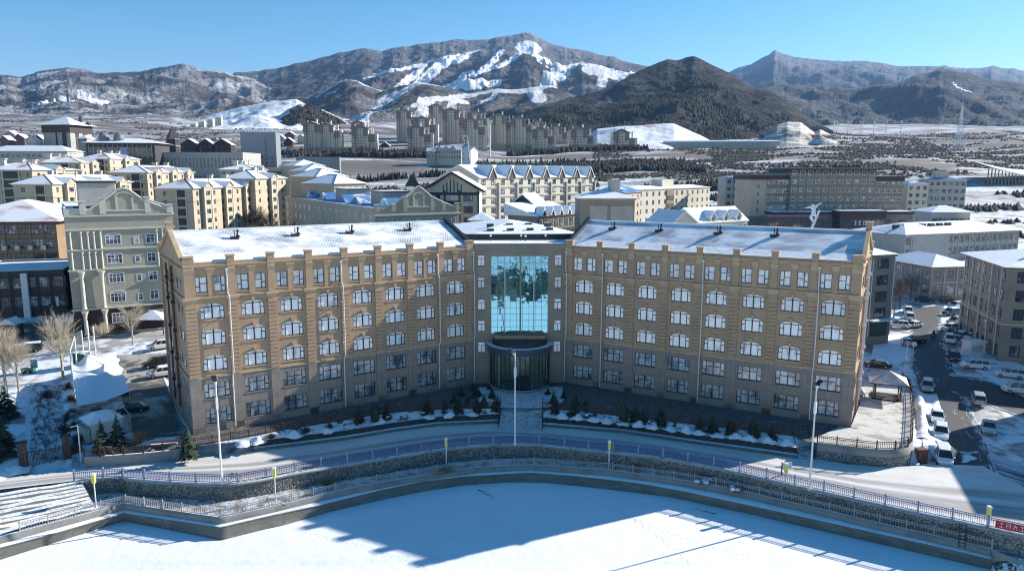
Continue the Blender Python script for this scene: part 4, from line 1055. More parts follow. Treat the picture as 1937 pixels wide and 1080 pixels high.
# ---- long cream building with blue roof and pediment
def blue_roof_block():
    H = 22; a = D(540, 377, 282); b = D(709, 400.5, 192)
    r = bld("blue_roofed_block", "long grey cream building with blue metal roof and curved pediment at its right end", (540, 377, 282), (709, 400.5, 192), H, 25, 6, 16, wall=greygreen, roof='flat', rm=blueroof, ww=1.5, wh=1.7, frame=whitem, parapet=1.0, trim=None, first=2)
    W = r['W']
    m = MB(greygreen); m.T = (W, 0, 0, 0, 1)   # local x runs along the short right face
    z = H+.2; w = 25; prof = [(2, z), (w-1, z), (w-1, z+.5), (w*.8, z+2.0), (w*.66, z+3.6), (w*.52, z+6.4), (w*.48, z+6.4), (w*.34, z+3.6), (w*.2, z+2.0), (2, z+.5)]
    m.gab(prof, -.3, .4); m.use(paletrim)
    for p, q in zip(prof[2:], prof[3:]): m.tube((p[0], -.3, p[1]), (q[0], -.3, q[1]), .22, n=5)
    m.box(-.3, w+.3, -.6, -.02, H-1.1, H-.6); m.box(w*.34, w*.66, -.45, -.3, z+.8, z+1.1)
    for x in (.44, .56): m.box(w*x-.15, w*x+.15, -.42, -.3, z+1.1, z+3.8)
    for q0, q1 in zip(arcpts(1.6, 0, 1.0)[:-1], arcpts(1.6, 0, 1.0)[1:]): m.tube((w*.5+q0[0], -.4, z+3.8+q0[1]), (w*.5+q1[0], -.4, z+3.8+q1[1]), .15, n=4)
    for x in (.02, .2, .34, .66, .8, .97): m.use(greygreen).box(w*x-.5, w*x+.5, -.5, .6, z-.2, z+1.6+2*(.3 < x < .7)); m.use(paletrim).box(w*x-.65, w*x+.65, -.65, .75, z+1.6+2*(.3 < x < .7), z+1.85+2*(.3 < x < .7))
    part("pediment", m, r)
    for i in range(7): link("side_window", wmesh(1.2, 1.5, whitem), r, (W, 2+i*3.5, H-3.6), math.pi/2)
    for x, w2 in ((W*.36, 13), (W*.72, 11)):
        s = MB(greyl); s.use(greyl).box(x, x+w2, 9, 17, H+.3, H+4.6); s.use(darkmetal).box(x-.3, x+w2+.3, 8.7, 17.3, H+4.6, H+4.9); s.use(snow).box(x-.2, x+w2+.2, 8.8, 17.2, H+4.9, H+5.0)
        part("stair_house", s, r)
    s = MB(blueroof)
    for x in (W*.12, W*.3, W*.52, W*.66, W*.9): s.gab([(x-6, H+.5), (x+6, H+.5), (x, H+3.2)], 6, 20)
    part("roof_ridge", s, r)
blue_roof_block()
# ---- half timbered hotel: gable front and long dormered wing
timber = M("dark_timber", (0.025, 0.035, 0.055), .6)
def half_timber():
    r = bld("half_timbered_hotel", "half timbered hotel front with dark beams on a broad snowy gable", (806, 361, 216), (905, 361, 216), 25, 26, 7, 1, wall=creamw, roof='gy', rm=snow, win=False, rh=5.2, over=1.6)
    W = r['W']; H = 25
    t = MB(timber)
    for x in (-.2, W*.34, W*.62, W-.3): t.box(x, x+.5, -.2, -.005, 2, H)
    t.box(-.3, W+.3, -.26, -.005, H-1.3, H-.5)
    for z in np.arange(3.5, H-2, 3.5): t.box(W*.36, W*.62, -.12, -.004, z, z+1.0)
    for k in range(6): x = W*(.33+.34*k/5); t.box(x-.14, x+.14, -.16, -.004, H-.5, H+1.4+2.2*(1-abs(k-2.5)/3))
    t.tube((-1.8, -1.7, H-.2), (W/2, -1.7, H+5.3), .4, n=4); t.tube((W+1.8, -1.7, H-.2), (W/2, -1.7, H+5.3), .4, n=4)
    part("timber_frame", t, r)
    for f in range(7):
        for x in (.18, .8): link("window", wmesh(2.6, 1.9, darkfr, mull=2), r, (W*x, 0, 1.2+f*3.45))
        link("window", wmesh(1.2, 1.4, whitem, mull=1), r, (W*.48, -.02, 1.5+f*3.45))
    g = MB(timber); g.gab([(-7, H+1.2), (-2.2, H+1.2), (-4.6, H+5)], 4, 4.3); part("side_dormer", g, r)
    r = bld("dormered_hotel_wing", "long white hotel wing with snowy roof and a row of pointed dark dormers", (905, 338, 272), (1124, 333.5, 335), 25, 20, 7, 14, (0, 4), wall=creamw, roof='gx', rm=snow, ww=2.2, wh=1.9, frame=darkfr, rh=4.6, over=.6, group=None, mull=1)
    W = r['W']; H = 25; n = 7
    for i in range(n):
        x = W*(i+.65)/n; m = MB(timber)
        m.gab([(x-2.6, H-.2), (x+2.6, H-.2), (x, H+4.3)], -.8, 6); part("dormer", m, r)
        m = MB(snow); m.gab([(x-2.9, H-.3), (x, H+4.4), (x+2.9, H-.3), (x+2.9, H+.15), (x, H+4.9), (x-2.9, H+.15)], -.5, 7)
        m.use(paletrim).gab([(x-3.0, H-.4), (x, H+4.6), (x+3.0, H-.4), (x+2.5, H-.4), (x, H+3.8), (x-2.5, H-.4)], -1.1, -.82); part("dormer_roof", m, r)
    m = MB(greyl)
    for i in range(n+1): m.box(W*i/n-.5, W*i/n+.5, -.8, -.01, -3, H-2)
    for f in range(2, 7): m.box(0, W, -.35, -.01, f*H/7-.4, f*H/7+.1)
    part("facade_frame", m, r)
half_timber()
# ---- brown chalet with arcade
def chalet():
    r = bld("brown_chalet", "dark brown chalet with steep snowy gable behind the hotel's centre roof", (962, 397, 205), (1016, 397, 203), 20, 16, 5, 3, wall=darkbr, roof='gy', rm=snow, rh=4.2, over=1.0, ww=1.3, wh=1.4)
    r = bld("arcade_building", "long brown arcade with snowy roof and five small gables", (1016, 411, 190), (1094, 402, 205), 12, 10, 3, 8, wall=greyr, roof='mono', rm=snow, rh=3.2, ww=1.6, wh=2.0, over=.8)
    W = r['W']
    for i in range(5):
        x = W*(i+.5)/5; m = MB(darkbr); m.gab([(x-.9, 12.1), (x+.9, 12.1), (x, 14.2)], -.9, 2); m.use(snow).gab([(x-1.1, 12.1), (x, 14.5), (x+1.1, 12.1), (x+.8, 12.1), (x, 13.9), (x-.8, 12.1)], -1.1, 1.5); part("small_gable", m, r)
        m = MB(paletrim); p = arcpts(1.0, 2.4, .9, 8)
        for a, b in zip(p[:-1], p[1:]): m.tube((x+a[0], -.8, a[1]+4), (x+b[0], -.8, b[1]+4), .13, n=4)
        m.box(x-1.2, x-.9, -.9, -.6, -2, 6.4); part("arch", m, r)
    m = MB(darkbr); m.box(0, W, -1.0, -.5, 8.0, 8.5); m.box(0, W, -1.2, .0, 4.0, 4.2); part("balcony", m, r)
    r = bld("corner_turret", "small square white turret with snowy pyramid roof left of the arcade", (889, 417, 178), (930, 417, 178), 18, 6, 5, 2, wall=creamw, roof='hip', rm=snow, rh=1.8, ww=.8, wh=1.2, over=.7)
    # low hall roof right behind the glass centre
    r = bld("rear_hall", "low hall with shallow snowy roof and small skylights behind the hotel centre", (893, 448, 146), (1092, 441, 152), 20, 30, 5, 1, wall=greyr, roof='hip', rm=snow, rh=2.2, win=False, over=.5)
    W = r['W']
    for i in range(4):
        for j in range(2):
            x = W*(.2+.19*i+.05*j); y = 3+5*j; z = 20.1+2.1*(y+.5)/15.5
            m = MB(darkst); m.box(-.7, .7, -.35, .35, -.6, .6); m.use(snow).box(-.65, .65, -.3, .3, .6, .7); part("skylight", m, r, (x, y, z))
    m = MB(greyr); m.tube((0, 0, 0), (0, 0, 0.1), .1)
chalet()
# ---- grey and cream buildings right of centre
r = bld("grey_corner_building", "plain grey building with flared snowy roof edge left of the cream row", (1098, 375, 180), (1201, 377, 180), 24, 15, 6, 1, (0, 1), wall=greyr, roof='hip', rm=snow, rh=2.2, win=False, over=1.2, trim=greyl)
m = MB(greyl); m.box(r['W']*.18, r['W']*.98, -.1, -.01, 4, 22.2); m.use(greyr).box(r['W']*.5, r['W']*.56, -.14, -.1, 4, 22.2); m.use(greyl).box(r['W']*.6, r['W']*.78, 5, 11, 24, 28.6); part("blank_wall_panel", m, r)
r = bld("cream_block", "long cream four storey block with white roof right of the grey building", (1206, 361, 330), (1343, 353.5, 392), 20, 15, 5, 13, (3, 0), wall=creamw, roof='hip', rm=snow, ww=1.6, wh=1.9, rh=1.6, over=.6, trim=paletrim)
m = MB(brownor); m.box(r['W']*.36, r['W']*.46, -.3, -.005, 2, 19.6)
m.use(darkst)
for z in (4, 8, 12, 16): m.box(r['W']*.37, r['W']*.45, -.5, -.28, z-1.4, z+.8)
m.use(creamw).box(r['W']*.4, r['W']*.55, 4, 10, 20, 24.5); part("balcony_bay", m, r)
r = bld("pink_base_block", "short cream end wing with a dark slate roof patch beside the grey building", (1180, 366, 300), (1212, 363, 318), 18, 14, 5, 3, wall=cream, roof='hip', rm=blueroof, ww=1.2, wh=1.5)
r = bld("gabled_shop_row", "low curved cream shop row with snowy roof and little dormers", (1318, 423, 236), (1414, 417, 250), 12, 12, 3, 10, wall=creamw, roof='gx', rm=snow, rh=4.5, ww=1.0, wh=1.6, over=.5)
for i in range(3):
    x = r['W']*(.3+.25*i); m = MB(creamw); m.gab([(x-1.5, 12.1), (x+1.5, 12.1), (x+1.5, 13.6), (x, 15.4), (x-1.5, 13.6)], -.3, 3); m.use(darkglass).box(x-.5, x+.5, -.36, -.3, 12.6, 13.8); m.use(snow).gab([(x-1.8, 13.4), (x, 15.6), (x+1.8, 13.4), (x+1.8, 13.7), (x, 15.95), (x-1.8, 13.7)], -.5, 4); part("dormer", m, r)
r = bld("gabled_shop_row", "low snowy roofed shop with twin blue shaded gables left of the dormered row", (1271, 425, 228), (1318, 424, 232), 11, 14, 3, 5, wall=creamw, roof='gy', rm=snow, rh=4.0, ww=1.0, wh=1.6, over=.6)
# ---- the big dark banded hotel
def banded_hotel():
    r = bld("banded_hotel", "broad grey hotel with dark brown roof band and raised middle block", (1497, 319.5, 322), (1658, 319.5, 326), 30, 22, 8, 11, wall=hotelgrey, roof='flat', rm=snow, ww=2.3, wh=1.9, frame=paletrim, parapet=.3, first=3, bands=((28.2, 30.2, darkbr),))
    W = r['W']; fh = 30/8
    def wing(x0, x1, H, y, bays, nm):
        m = MB(hotelgrey); m.box(x0, x1, y, y+20, -6, H); m.use(darkbr).box(x0-.3, x1+.3, y-.3, y+20.3, H-1.9, H+.3); m.use(snow).box(x0, x1, y, y+20, H+.3, H+.4); part(nm, m, r)
        for f in range(3, 7):
            for i in range(bays): link("wing_window", wmesh(2.3, 1.9, paletrim), r, (x0+(x1-x0)*(i+.5)/bays, y, f*fh+.6))
    wing(-9.8, -.02, 27, 1.5, 4, "side_wing"); wing(W+.02, W+14.5, 26.4, 1.5, 5, "side_wing")
    m = MB(cream); m.face([(-9.85, 1.5, 9), (-9.85, 21.5, 9), (-9.85, 21.5, 25), (-9.85, 1.5, 25)]); m.box(-17.2, -9.8, 2.0, 20, 9, 25.1); m.use(hotelgrey).box(-17.2, -9.8, 2.0, 20, -6, 9); m.use(darkbr).box(-17.5, -9.85, 1.2, 21.8, 25.1, 27.2)
    for z in (11, 14.5, 18, 21.5): m.use(darkglass).box(-14.2, -13.4, 1.96, 2.1, z, z+1.4)
    part("tan_end_wall", m, r)
    p = MB(hotelgrey); p.box(-10, W+14, -8, 1.4, -6, 10.2); p.use(darkbr).box(-10.4, W+14.4, -8.4, 1.4, 10.2, 11.2); p.use(snow).box(-10, W+14, -8, 1.4, 11.2, 11.5); part("podium", p, r)
    for i in range(10):
        if 4 <= i <= 6: continue
        link("podium_window", wmesh(2.6, 3.0, darkfr, True, mull=2), r, (-8+i*(W+20)/9.5, -8, 4.2))
    q = MB(darkst); x0, x1 = W*.41, W*.92; q.box(x0, x1, -14, -8, -6, 9.0); q.use(darkbr).box(x0-.5, x1+.5, -14.6, -7.5, 9.0, 12.0); q.use(snow).box(x0-.3, x1+.3, -14.4, -7.7, 12, 12.15)
    q.use(darkglass).box(x0+1, x1-1, -14.1, -13.95, 0, 5.0); part("entrance_block", q, r)
    # lettering above the entrance and a red banner, reduced to the strokes one can see
    s = MB(whitem)
    def stroke(cx, segs, h=2.1):
        for (a, b, c, d) in segs: s.tube((cx+a*h, -14.25, 5.9+b*h), (cx+c*h, -14.25, 5.9+d*h), .13, n=4)
    glyphs = [[(.0,.8,.7,.8),(.35,1,.35,0),(.05,.45,.65,.45),(0,0,.7,0)], [(.1,1,.1,0),(0,.7,.7,.7),(.45,1,.3,0),(.3,.3,.7,0)], [(0,.9,.7,.9),(.1,.9,.1,0),(.6,.9,.6,0),(.1,.5,.6,.5),(.1,.1,.6,.1)],
              [(0,.5,.7,.5),(.35,1,.35,0),(.35,.5,0,0),(.35,.5,.7,0)], [(0,.9,.3,.9),(.15,.9,.15,0),(.4,1,.7,.6),(.4,.4,.7,.4),(.55,.4,.55,0)], [(0,.8,.7,.8),(0,.8,0,.1),(.7,.8,.7,.1),(0,.1,.7,.1),(.35,1,.35,.1)]]
    for i, gph in enumerate(glyphs): stroke(x0+6.2+i*2.05, gph)
    part("sign_lettering", s, r)
    b = MB(M("red_banner", (0.42, 0.03, 0.03), .6)); b.box(x0+7, x0+15, -14.3, -14.15, 3.2, 4.5); part("red_banner", b, r)
    # purple outlined pavilion gate in front
    g = thing("gate_pavilion", "small dark gate pavilion with violet outlined curved eaves before the banded hotel", "pavilion", D(1490, 432, 300), .05)
    mt = M("violet_eave", (0.16, 0.10, 0.26), .5); m = MB(darkst); m.box(-9, 9, 0, 4, 0, 5); m.use(mt)
    for z, w in ((5, 10), (7, 4.5)):
        m.path([(-w-1, -.5, z+.8), (-w+1, -.5, z), (w-1, -.5, z), (w+1, -.5, z+.8)], .22, 4)
    m.path([(-1, -.5, 7), (0+2, -.5, 8.6), (5, -.5, 7)], .2, 4); part("eaves", m, g)
banded_hotel()
r = bld("blue_roof_flats", "grey flats with pale blue roof half hidden left of the banded hotel", (1374, 337, 365), (1432, 336, 365), 22, 14, 6, 5, wall=greyl, roof='hip', rm=blueroof, rh=1.6)
r = bld("blue_roof_flats", "narrow beige flats with a sunlit right side just right of the banded hotel", (1718, 349, 345), (1757, 348.5, 345), 24, 18, 7, 3, (0, 4), wall=creamw, roof='hip', rm=blueroof, rh=1.6)
r = bld("blue_roof_flats", "wide grey flats with pale blue gabled roof at the end of the right hand row", (1758, 341, 370), (1829, 340, 366), 26, 18, 7, 6, (0, 4), wall=greyl, roof='hip', rm=blueroof, rh=2.0)
m = MB(creamw); m.box(4, 10, 4, 9, 26, 30.5); part("stair_house", m, r)
r = bld("low_pavilion", "small square white pavilion with pointed snowy roof before the flats", (1764, 402, 268), (1836, 402, 268), 6, 12, 1, 7, wall=greyl, roof='hip', rm=snow, rh=2.4, ww=1.4, wh=2.0, over=1.2)
# ---- two storey roofs on the right
GL = "low snowy roofed halls on the right"
r1 = bld("low_hall", "long two storey hall with snowy roof and small skylights behind the hotel's right roof end", (1713, 444, 235), (1927, 437, 258), 7.8, 22, 2, 20, wall=greyl, roof='hip', rm=snow, ww=1.5, wh=2.2, rh=3.2, over=.9, group=GL, pil=(20, greyl))
r2 = bld("low_hall", "angled left wing of the long two storey hall with snowy roof", (1640, 438, 250), (1712.5, 444, 235.2), 7.8, 20, 2, 5, wall=greyl, roof='hip', rm=snow, ww=1.5, wh=2.2, rh=3.2, over=.9, group=GL)
for i in range(7):
    m = MB(darkst); m.box(-1.1, 1.1, -.6, .6, -.8, .8); m.use(snow).box(-1.0, 1.0, -.5, .5, .8, .95); part("skylight", m, r1, (4+i*4.3, 7, 7.8+3.2*(7.9)/11.9))
r3 = bld("low_hall", "snowy hipped roof hall at the far end of the car lined street", (1764, 505, 182), (1836, 503.5, 184), 8.0, 18, 2, 3, (5, 0), wall=greyr, roof='hip', rm=snow, ww=2.2, wh=2.3, rh=2.6, over=1.3, group=GL, pil=(3, greyl), frame=greyl)
m = MB(greyl); W = r3['W']
for k in range(6): m.box(-.16, -.01, 18*k/5-.25, 18*k/5+.25, 0, 7.8)
m.box(-.14, -.005, 0, 18, 3.7, 4.1); m.box(0, W, -.14, -.005, 3.7, 4.1); part("wall_ribs", m, r3)
# ---- narrow block right behind the hotel
def narrow():
    r = bld("narrow_block", "narrow grey five storey block close behind the hotel's right end", (1651, 483, 141), (1694, 482, 143), 16.6, 16, 5, 1, wall=greyr, roof='hip', rm=snow, ww=2.7, wh=1.8, rh=1.2, over=.5, mull=3, first=1, trim=greyr)
    W = r['W']; m = MB(pipe_m)
    for x in (.15, W-.15): m.tube((x, -.2, 16), (x, -.2, .3), .09)
    part("downspout", m, r)
    m = MB(whitem); m.box(-.3, W+.2, -2.0, -.1, 3.5, 3.75); part("entrance_canopy", m, r)
    m = MB(M("green_glass", (.04, .09, .08), .1)); m.box(.8, W-.8, -.08, -.02, .1, 3.1); part("glass_door", m, r)
narrow()
# ---- big grey-brown building on the right
def right_block():
    taupe = M("taupe_render", (0.33, 0.285, 0.23), .85, [((0.27, .235, .19), .3, .42, .7)])
    H = 17.4
    a = D(1908, 506, 131)
    r = bld("right_apartment_block", "tall taupe apartment building with snowy roof along the right edge street", (1908, 506, 131), ('w', a[0]+.962*34, a[1]-.272*34, a[2]), H, 24, 5, 7, (7, 0), wall=taupe, roof='hip', rm=snow, ww=1.5, wh=1.9, rh=3.0, over=1.0, mull=1, base=greyr, deep=3)
    m = MB(greyr); m.box(-.08, r['W']+.08, -.08, 24.1, -1, 6.6); m.use(paletrim).box(-.12, r['W']+.12, -.12, 24.1, 6.6, 6.8); part("lower_storeys", m, r)
    for c in list(r.children):
        if c.name.startswith(("window", "side_window")) and c.location.z < 6.4:
            if abs(c.location.x) < .01: c.location.x = -.09
            else: c.location.y = -.09
    m = MB(pipe_m)
    for y in (2, 7, 12, 18, 22.5): m.tube((-.3, y, H), (-.3, y, .5), .1)
    for x in (4.9, 14.6): m.tube((x, -.3, H), (x, -.3, .5), .1)
    part("downspout", m, r)
    m = MB(taupe); m.box(8, 13, -1.2, -.09, 3.5, H+.8); m.use(snow).box(7.6, 13.4, -1.5, .5, H+.8, H+1.1); part("entrance_bay", m, r)
    for i in range(5): m = MB(darkst); m.box(-.8, .8, -.5, .5, -.6, .7); m.use(snow).box(-.75, .75, -.45, .45, .7, .8); part("skylight", m, r, (6+i*4, 6, H+1.75))
right_block()

bld("off_street_block", "grey block at the far right whose shadow crosses the street junction", ('w', 96.5, 113.5, 16.4), ('w', 88.0, 91.0, 16.4), 18.5, 16, 5, 6, wall=greyr, roof='flat', rm=snow, ww=1.5, wh=1.8)
# ================================================================== FAR TOWN
TG = "apartment towers at the foot of the ski slopes"
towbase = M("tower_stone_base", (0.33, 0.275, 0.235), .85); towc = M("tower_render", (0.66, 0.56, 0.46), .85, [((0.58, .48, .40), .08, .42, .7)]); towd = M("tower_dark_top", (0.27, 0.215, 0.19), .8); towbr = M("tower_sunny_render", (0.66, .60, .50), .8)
def tower_proto(n, name="apartment_tower"):
    H = n*3.05; r = thing(name, "", "apartment tower", (0, 0, 0), 0, TG)
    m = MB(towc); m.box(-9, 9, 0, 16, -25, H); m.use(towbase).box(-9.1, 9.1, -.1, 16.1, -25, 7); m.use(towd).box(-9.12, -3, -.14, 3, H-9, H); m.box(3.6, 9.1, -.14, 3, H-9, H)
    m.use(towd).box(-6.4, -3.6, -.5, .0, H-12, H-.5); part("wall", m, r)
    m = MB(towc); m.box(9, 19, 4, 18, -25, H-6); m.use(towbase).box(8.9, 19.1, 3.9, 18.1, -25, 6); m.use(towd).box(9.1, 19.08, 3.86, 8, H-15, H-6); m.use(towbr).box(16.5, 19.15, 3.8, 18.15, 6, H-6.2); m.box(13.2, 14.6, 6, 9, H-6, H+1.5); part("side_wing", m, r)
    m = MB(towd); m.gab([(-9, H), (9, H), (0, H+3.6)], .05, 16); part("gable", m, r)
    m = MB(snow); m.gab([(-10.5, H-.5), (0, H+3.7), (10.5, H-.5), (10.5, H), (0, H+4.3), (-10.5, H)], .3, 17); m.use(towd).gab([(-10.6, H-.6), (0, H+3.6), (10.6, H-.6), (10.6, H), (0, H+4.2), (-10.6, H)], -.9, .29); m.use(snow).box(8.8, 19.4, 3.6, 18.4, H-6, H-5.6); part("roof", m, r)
    m = MB(towbr); m.box(4.5, 6.2, 7, 9.5, H, H+6.5); m.box(-6.5, -5.2, 9, 11, H, H+5); part("chimney", m, r)
    if "tw" not in WM:
        for k, (a, b, h) in dict(tw=(-.6, .6, 1.5), tl=(-.9, .9, 1.7)).items(): g = MB(darkglass); g.box(a, b, -.08, .02, 0, h); WM[k] = g.mesh("window")
    for f in range(2, n):
        z = f*3.05+.8
        for x in (-7.6, -1.6, 1.0, 5.6): link("window", WM["tw"], r, (x, -.14, z))
        link("loggia_window", WM["tl"], r, (-5, -.52, z))
        if f < n-3:
            for x in (11, 13.6): link("wing_window", WM["tw"], r, (x, 3.9, z))
            for y in (8, 12, 15.5): link("side_window", WM["tw"], r, (19.17, y, z), math.pi/2)
    m = MB(greyl)
    for f in range(3, n-4, 1): m.box(-6.4, -3.6, -1.1, -.1, f*3.05-.1, f*3.05+.7)
    m.box(-2.8, -2.5, -.3, 0, 4, H-9); m.box(2.6, 2.9, -.3, 0, 4, H-9); part("balconies", m, r)
    return r
towers = [ # px centre of main gable, py of gable foot, distance, floors, scale, words
 (588, 236, 745, 11, .88, "grey brown tower at the left end of the tower group, half behind its twin"), (616, 238, 742, 11, .80, "yellowish tower with bare right side at the left end of the group"),
 (680, 243, 752, 10, .92, "separate tower with sunlit right wing between the end pair and the cluster"), (676, 233, 830, 10, .8, "tower top peeping over the separate tower"),
 (763, 212, 900, 14, 1.0, "tall shaded tower at the left edge of the cluster"), (786, 243, 760, 9, .95, "front low tower with bright right wing below the cluster"),
 (797, 226, 815, 11, .95, "second tower row block right behind the low front tower"), (824, 202, 960, 14, 1.0, "highest and rearmost tower of the cluster"),
 (852, 211, 900, 14, 1.15, "broad tall tower in the middle of the cluster"), (889, 229, 810, 12, 1.0, "tower with bright narrow right wing by the light mast"),
 (897, 215, 880, 12, .9, "tower rising behind the one beside the light mast"), (943, 221, 850, 13, .95, "tall tower just right of the light mast"),
 (981, 226, 850, 12, .95, "tower with greenish grey left half right of the mast"), (1022, 247, 850, 9, 1.0, "low wide tower in front of the right half of the group"),
 (1016, 232, 930, 10, .8, "small tower behind the low wide one"), (1052, 242, 900, 9, .85, "tower with dark gable tucked between two wide low ones"),
 (1096, 246, 860, 9, 1.05, "wide low tower with reddish base by the snowy slope"), (1176, 251, 860, 8, 1.05, "lone tower standing apart at the right end of the group")]
protos = {}
for (px, py, d, n, s, lab) in towers:
    if n not in protos: protos[n] = t = tower_proto(n); first = True
    else: t = copy_tree(protos[n])
    x, y, z = D(px, py, d); t.location = (x, y, z-n*3.05*s); t.scale = (s, s, s); t.rotation_euler = (0, 0, .06+.04*math.sin(px)); t['label'] = lab
# ---- flat roofed block under construction look, halls, chalets, villa
r = bld("grey_office_tower", "blank blue grey block with a white lattice crown on its roof", (454, 252, 610), (521, 252, 614), 30, 22, 9, 8, (0, 4), wall=M("bluegrey_panel", (.21, .235, .27), .7), roof='flat', win=False, deep=15)
W = r['W']
for y in (0, 20):
    m = MB(whitem)
    for i in range(13): m.box(W*i/12-.15, W*i/12+.15, y, y+.3, 30, 34)
    for z in (31.5, 33.6): m.box(-1, W+1, y+.01, y+.29, z, z+.3)
    part("roof_lattice", m, r)
g = MB(darkglass)
for f in range(8): g.box(W*.68, W*.74, -.1, -.01, f*3.2+1, f*3.2+3)
for f in range(3):
    for x in (.45, .55, .85): g.box(W*x, W*x+2, -.1, -.01, f*4+1, f*4+3)
part("window_strip", g, r)
bld("exhibition_hall", "long low pale grey hall with snow on its roof left of the lattice crowned block", (306, 289, 560), (459, 291, 560), 14, 40, 1, 22, wall=greyl, roof='flat', rm=snow, ww=.8, wh=7, frame=darkfr, deep=15, parapet=.6)
def spire():
    r = bld("spire_tower", "slender dark clock tower with steep pointed spire", (314, 262, 600), (331, 262, 600), 18, 7.5, 5, 2, wall=darkbr, roof='none', win=False, deep=15)
    W = r['W']; m = MB(darkbr); m.lathe([(W*.75, 18), (.2, 28)], 4, W/2, 3.7); part("spire", m, r)
    m = MB(greyl)
    for z in (6, 12, 17.4): m.box(-.4, W+.4, -.4, 7.9, z, z+.5)
    part("cornice", m, r)
spire()
for i, (a, b, w) in enumerate(((341, 373, "left"), (375, 402, "middle"), (404, 436, "right"))):
    bld("dark_chalet", {"left": "dark brown gabled chalet nearest the spire tower", "middle": "dark chalet between two others beyond the long hall", "right": "dark chalet with blue shaded roof beside the lattice crowned block"}[w], (a, 274, 640), (b, 274, 642), 10, 16, 3, 3, wall=darkbr, roof='gy', rm=snow, rh=5, ww=1.2, wh=1.3, group="dark chalets beyond the hall", deep=12, over=.9)
def theatre():
    r = bld("theatre", "wide dark glazed theatre with wavy snow roof and two bulbous domes", (162, 272, 540), (292, 270, 545), 11, 30, 1, 1, wall=darkst, roof='hip', rm=snow, win=False, rh=4, over=3, deep=15)
    W = r['W']; m = MB(darkglass); m.box(2, W-2, -.3, -.05, 1, 8)
    m.use(greyl)
    for i in range(14): m.box(2+(W-4)*i/13-.2, 2+(W-4)*i/13+.2, -.6, -.3, 0, 10)
    part("glazing", m, r)
    for x in (.2, .42):
        m = MB(M("dome_tile", (.16, .17, .2), .5)); m.lathe([(3.6, 13), (3.9, 14.5), (3.3, 17), (1.6, 18.8), (.5, 19.3), (.25, 21), (.1, 24)], 14, W*x, 8); part("dome", m, r)
    m = MB(M("poster_violet", (.35, .32, .5), .6)); m.box(W*.5, W*.6, -.9, -.65, 1.5, 8); part("billboard", m, r)
theatre()
def dark_tower():
    r = bld("dark_roofed_tower", "tall pale hotel tower with black top storey and pointed snowy roof", (80, 237, 655), (131, 237, 650), 27, 26, 9, 1, wall=greyl, roof='hip', rm=snow, win=False, rh=8, over=4, deep=15)
    W = r['W']; m = MB(darkbr); m.box(-.6, W+.6, -.6, 26.6, 20.5, 27.0); m.box(W*.46, W*.52, -.2, 0, 0, 20.5); m.box(W*.7, W*.86, -.2, 0, 0, 20.5)
    m.box(W-.01, W+.2, 6, 10, 0, 20.5); m.box(W-.01, W+.2, 15, 20, 0, 20.5); part("dark_bands", m, r)
    for k in range(4): link("window", wmesh(1.4, 1.4), r, (W*.27, 0, 18-k*3.4))
    m = MB(darkst); m.box(W*.8, W*.9, 18, 20, 30, 36); m.box(W*1.0, W*1.1, 20, 23, 27, 31); part("chimney", m, r)
dark_tower()
bld("small_annex", "small white balconied annex between the dark topped tower and the theatre", (147, 262, 600), (164, 263, 600), 13, 12, 5, 2, wall=greyl, roof='hip', rm=snow, ww=3, wh=1.2, deep=10)
bld("low_market_hall", "low snow covered hall with round windows under the dark topped tower", (-30, 287, 480), (127, 286, 480), 11, 18, 2, 16, wall=greyl, roof='hip', rm=snow, ww=1.8, wh=1.8, rh=4, deep=12)
for i, (px, py, w, d) in enumerate(((36, 262, 20, 700), (57, 268, 17, 640), (72, 264, 16, 690), (18, 255, 18, 760), (8, 266, 16, 650), (570, 262, 14, 800), (545, 268, 16, 780), (530, 262, 14, 830), (548, 256, 18, 870), (700, 268, 20, 800), (728, 276, 16, 790))):
    bld("village_house", ["red walled village house at the left edge hill", "white fronted steep roofed village house", "dark village house close to the topped tower", "highest village house at the left edge", "leftmost grey village house", "snow roofed house at the foot of the first towers", "low snow roofed house in the row near the lattice crowned block", "small house highest in the little row left of the towers", "farthest house of the little row left of the towers", "dark roofed lodge between the towers", "small lodge by the foot of the slope"][i], (px-w/2, py, d), (px+w/2, py, d), 6, 9, 2, 3, wall=[M("red_plaster", (.2, .10, .09), .8), creamw, darkbr, greyl][i % 4], roof='gy', rm=snow, rh=4, ww=1, wh=1.1, group="small village houses", deep=10, over=1.0)
def villa():
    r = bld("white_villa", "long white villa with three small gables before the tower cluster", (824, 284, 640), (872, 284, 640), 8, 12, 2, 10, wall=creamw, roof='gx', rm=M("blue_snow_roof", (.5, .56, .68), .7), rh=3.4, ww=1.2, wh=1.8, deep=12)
    W = r['W']
    for i in range(3):
        x = W*(.15+.27*i); m = MB(creamw); m.gab([(x-2.4, 8), (x+2.4, 8), (x, 11.6)], -.3, 4); m.use(darkfr).gab([(x-2.8, 7.8), (x, 12), (x+2.8, 7.8), (x+2.4, 7.8), (x, 11.5), (x-2.4, 7.8)], -.5, -.31); part("gable_front", m, r)
    bld("white_villa", "pale side house with small windows right of the three gables", (873, 285, 636), (890, 286, 630), 9, 10, 2, 2, wall=whitem, roof='gx', rm=snow, rh=3, ww=1, wh=1.2, deep=12)
    bld("grey_barn", "low blue grey barn left of the three gabled villa", (807, 287, 636), (823, 287, 636), 7, 10, 1, 2, wall=greyl, roof='gx', rm=M("blue_snow_roof", (0, 0, 0)), rh=3, deep=12)
villa()
bld("long_depot", "very long low depot with pale blue roof at the foot of the wooded hill", (1256, 267, 900), (1470, 269.5, 880), 2.6, 12, 1, 1, wall=greyl, roof='gx', rm=M("pale_blue_roof", (.56, .66, .80), .6), win=False, rh=1.6, deep=14)
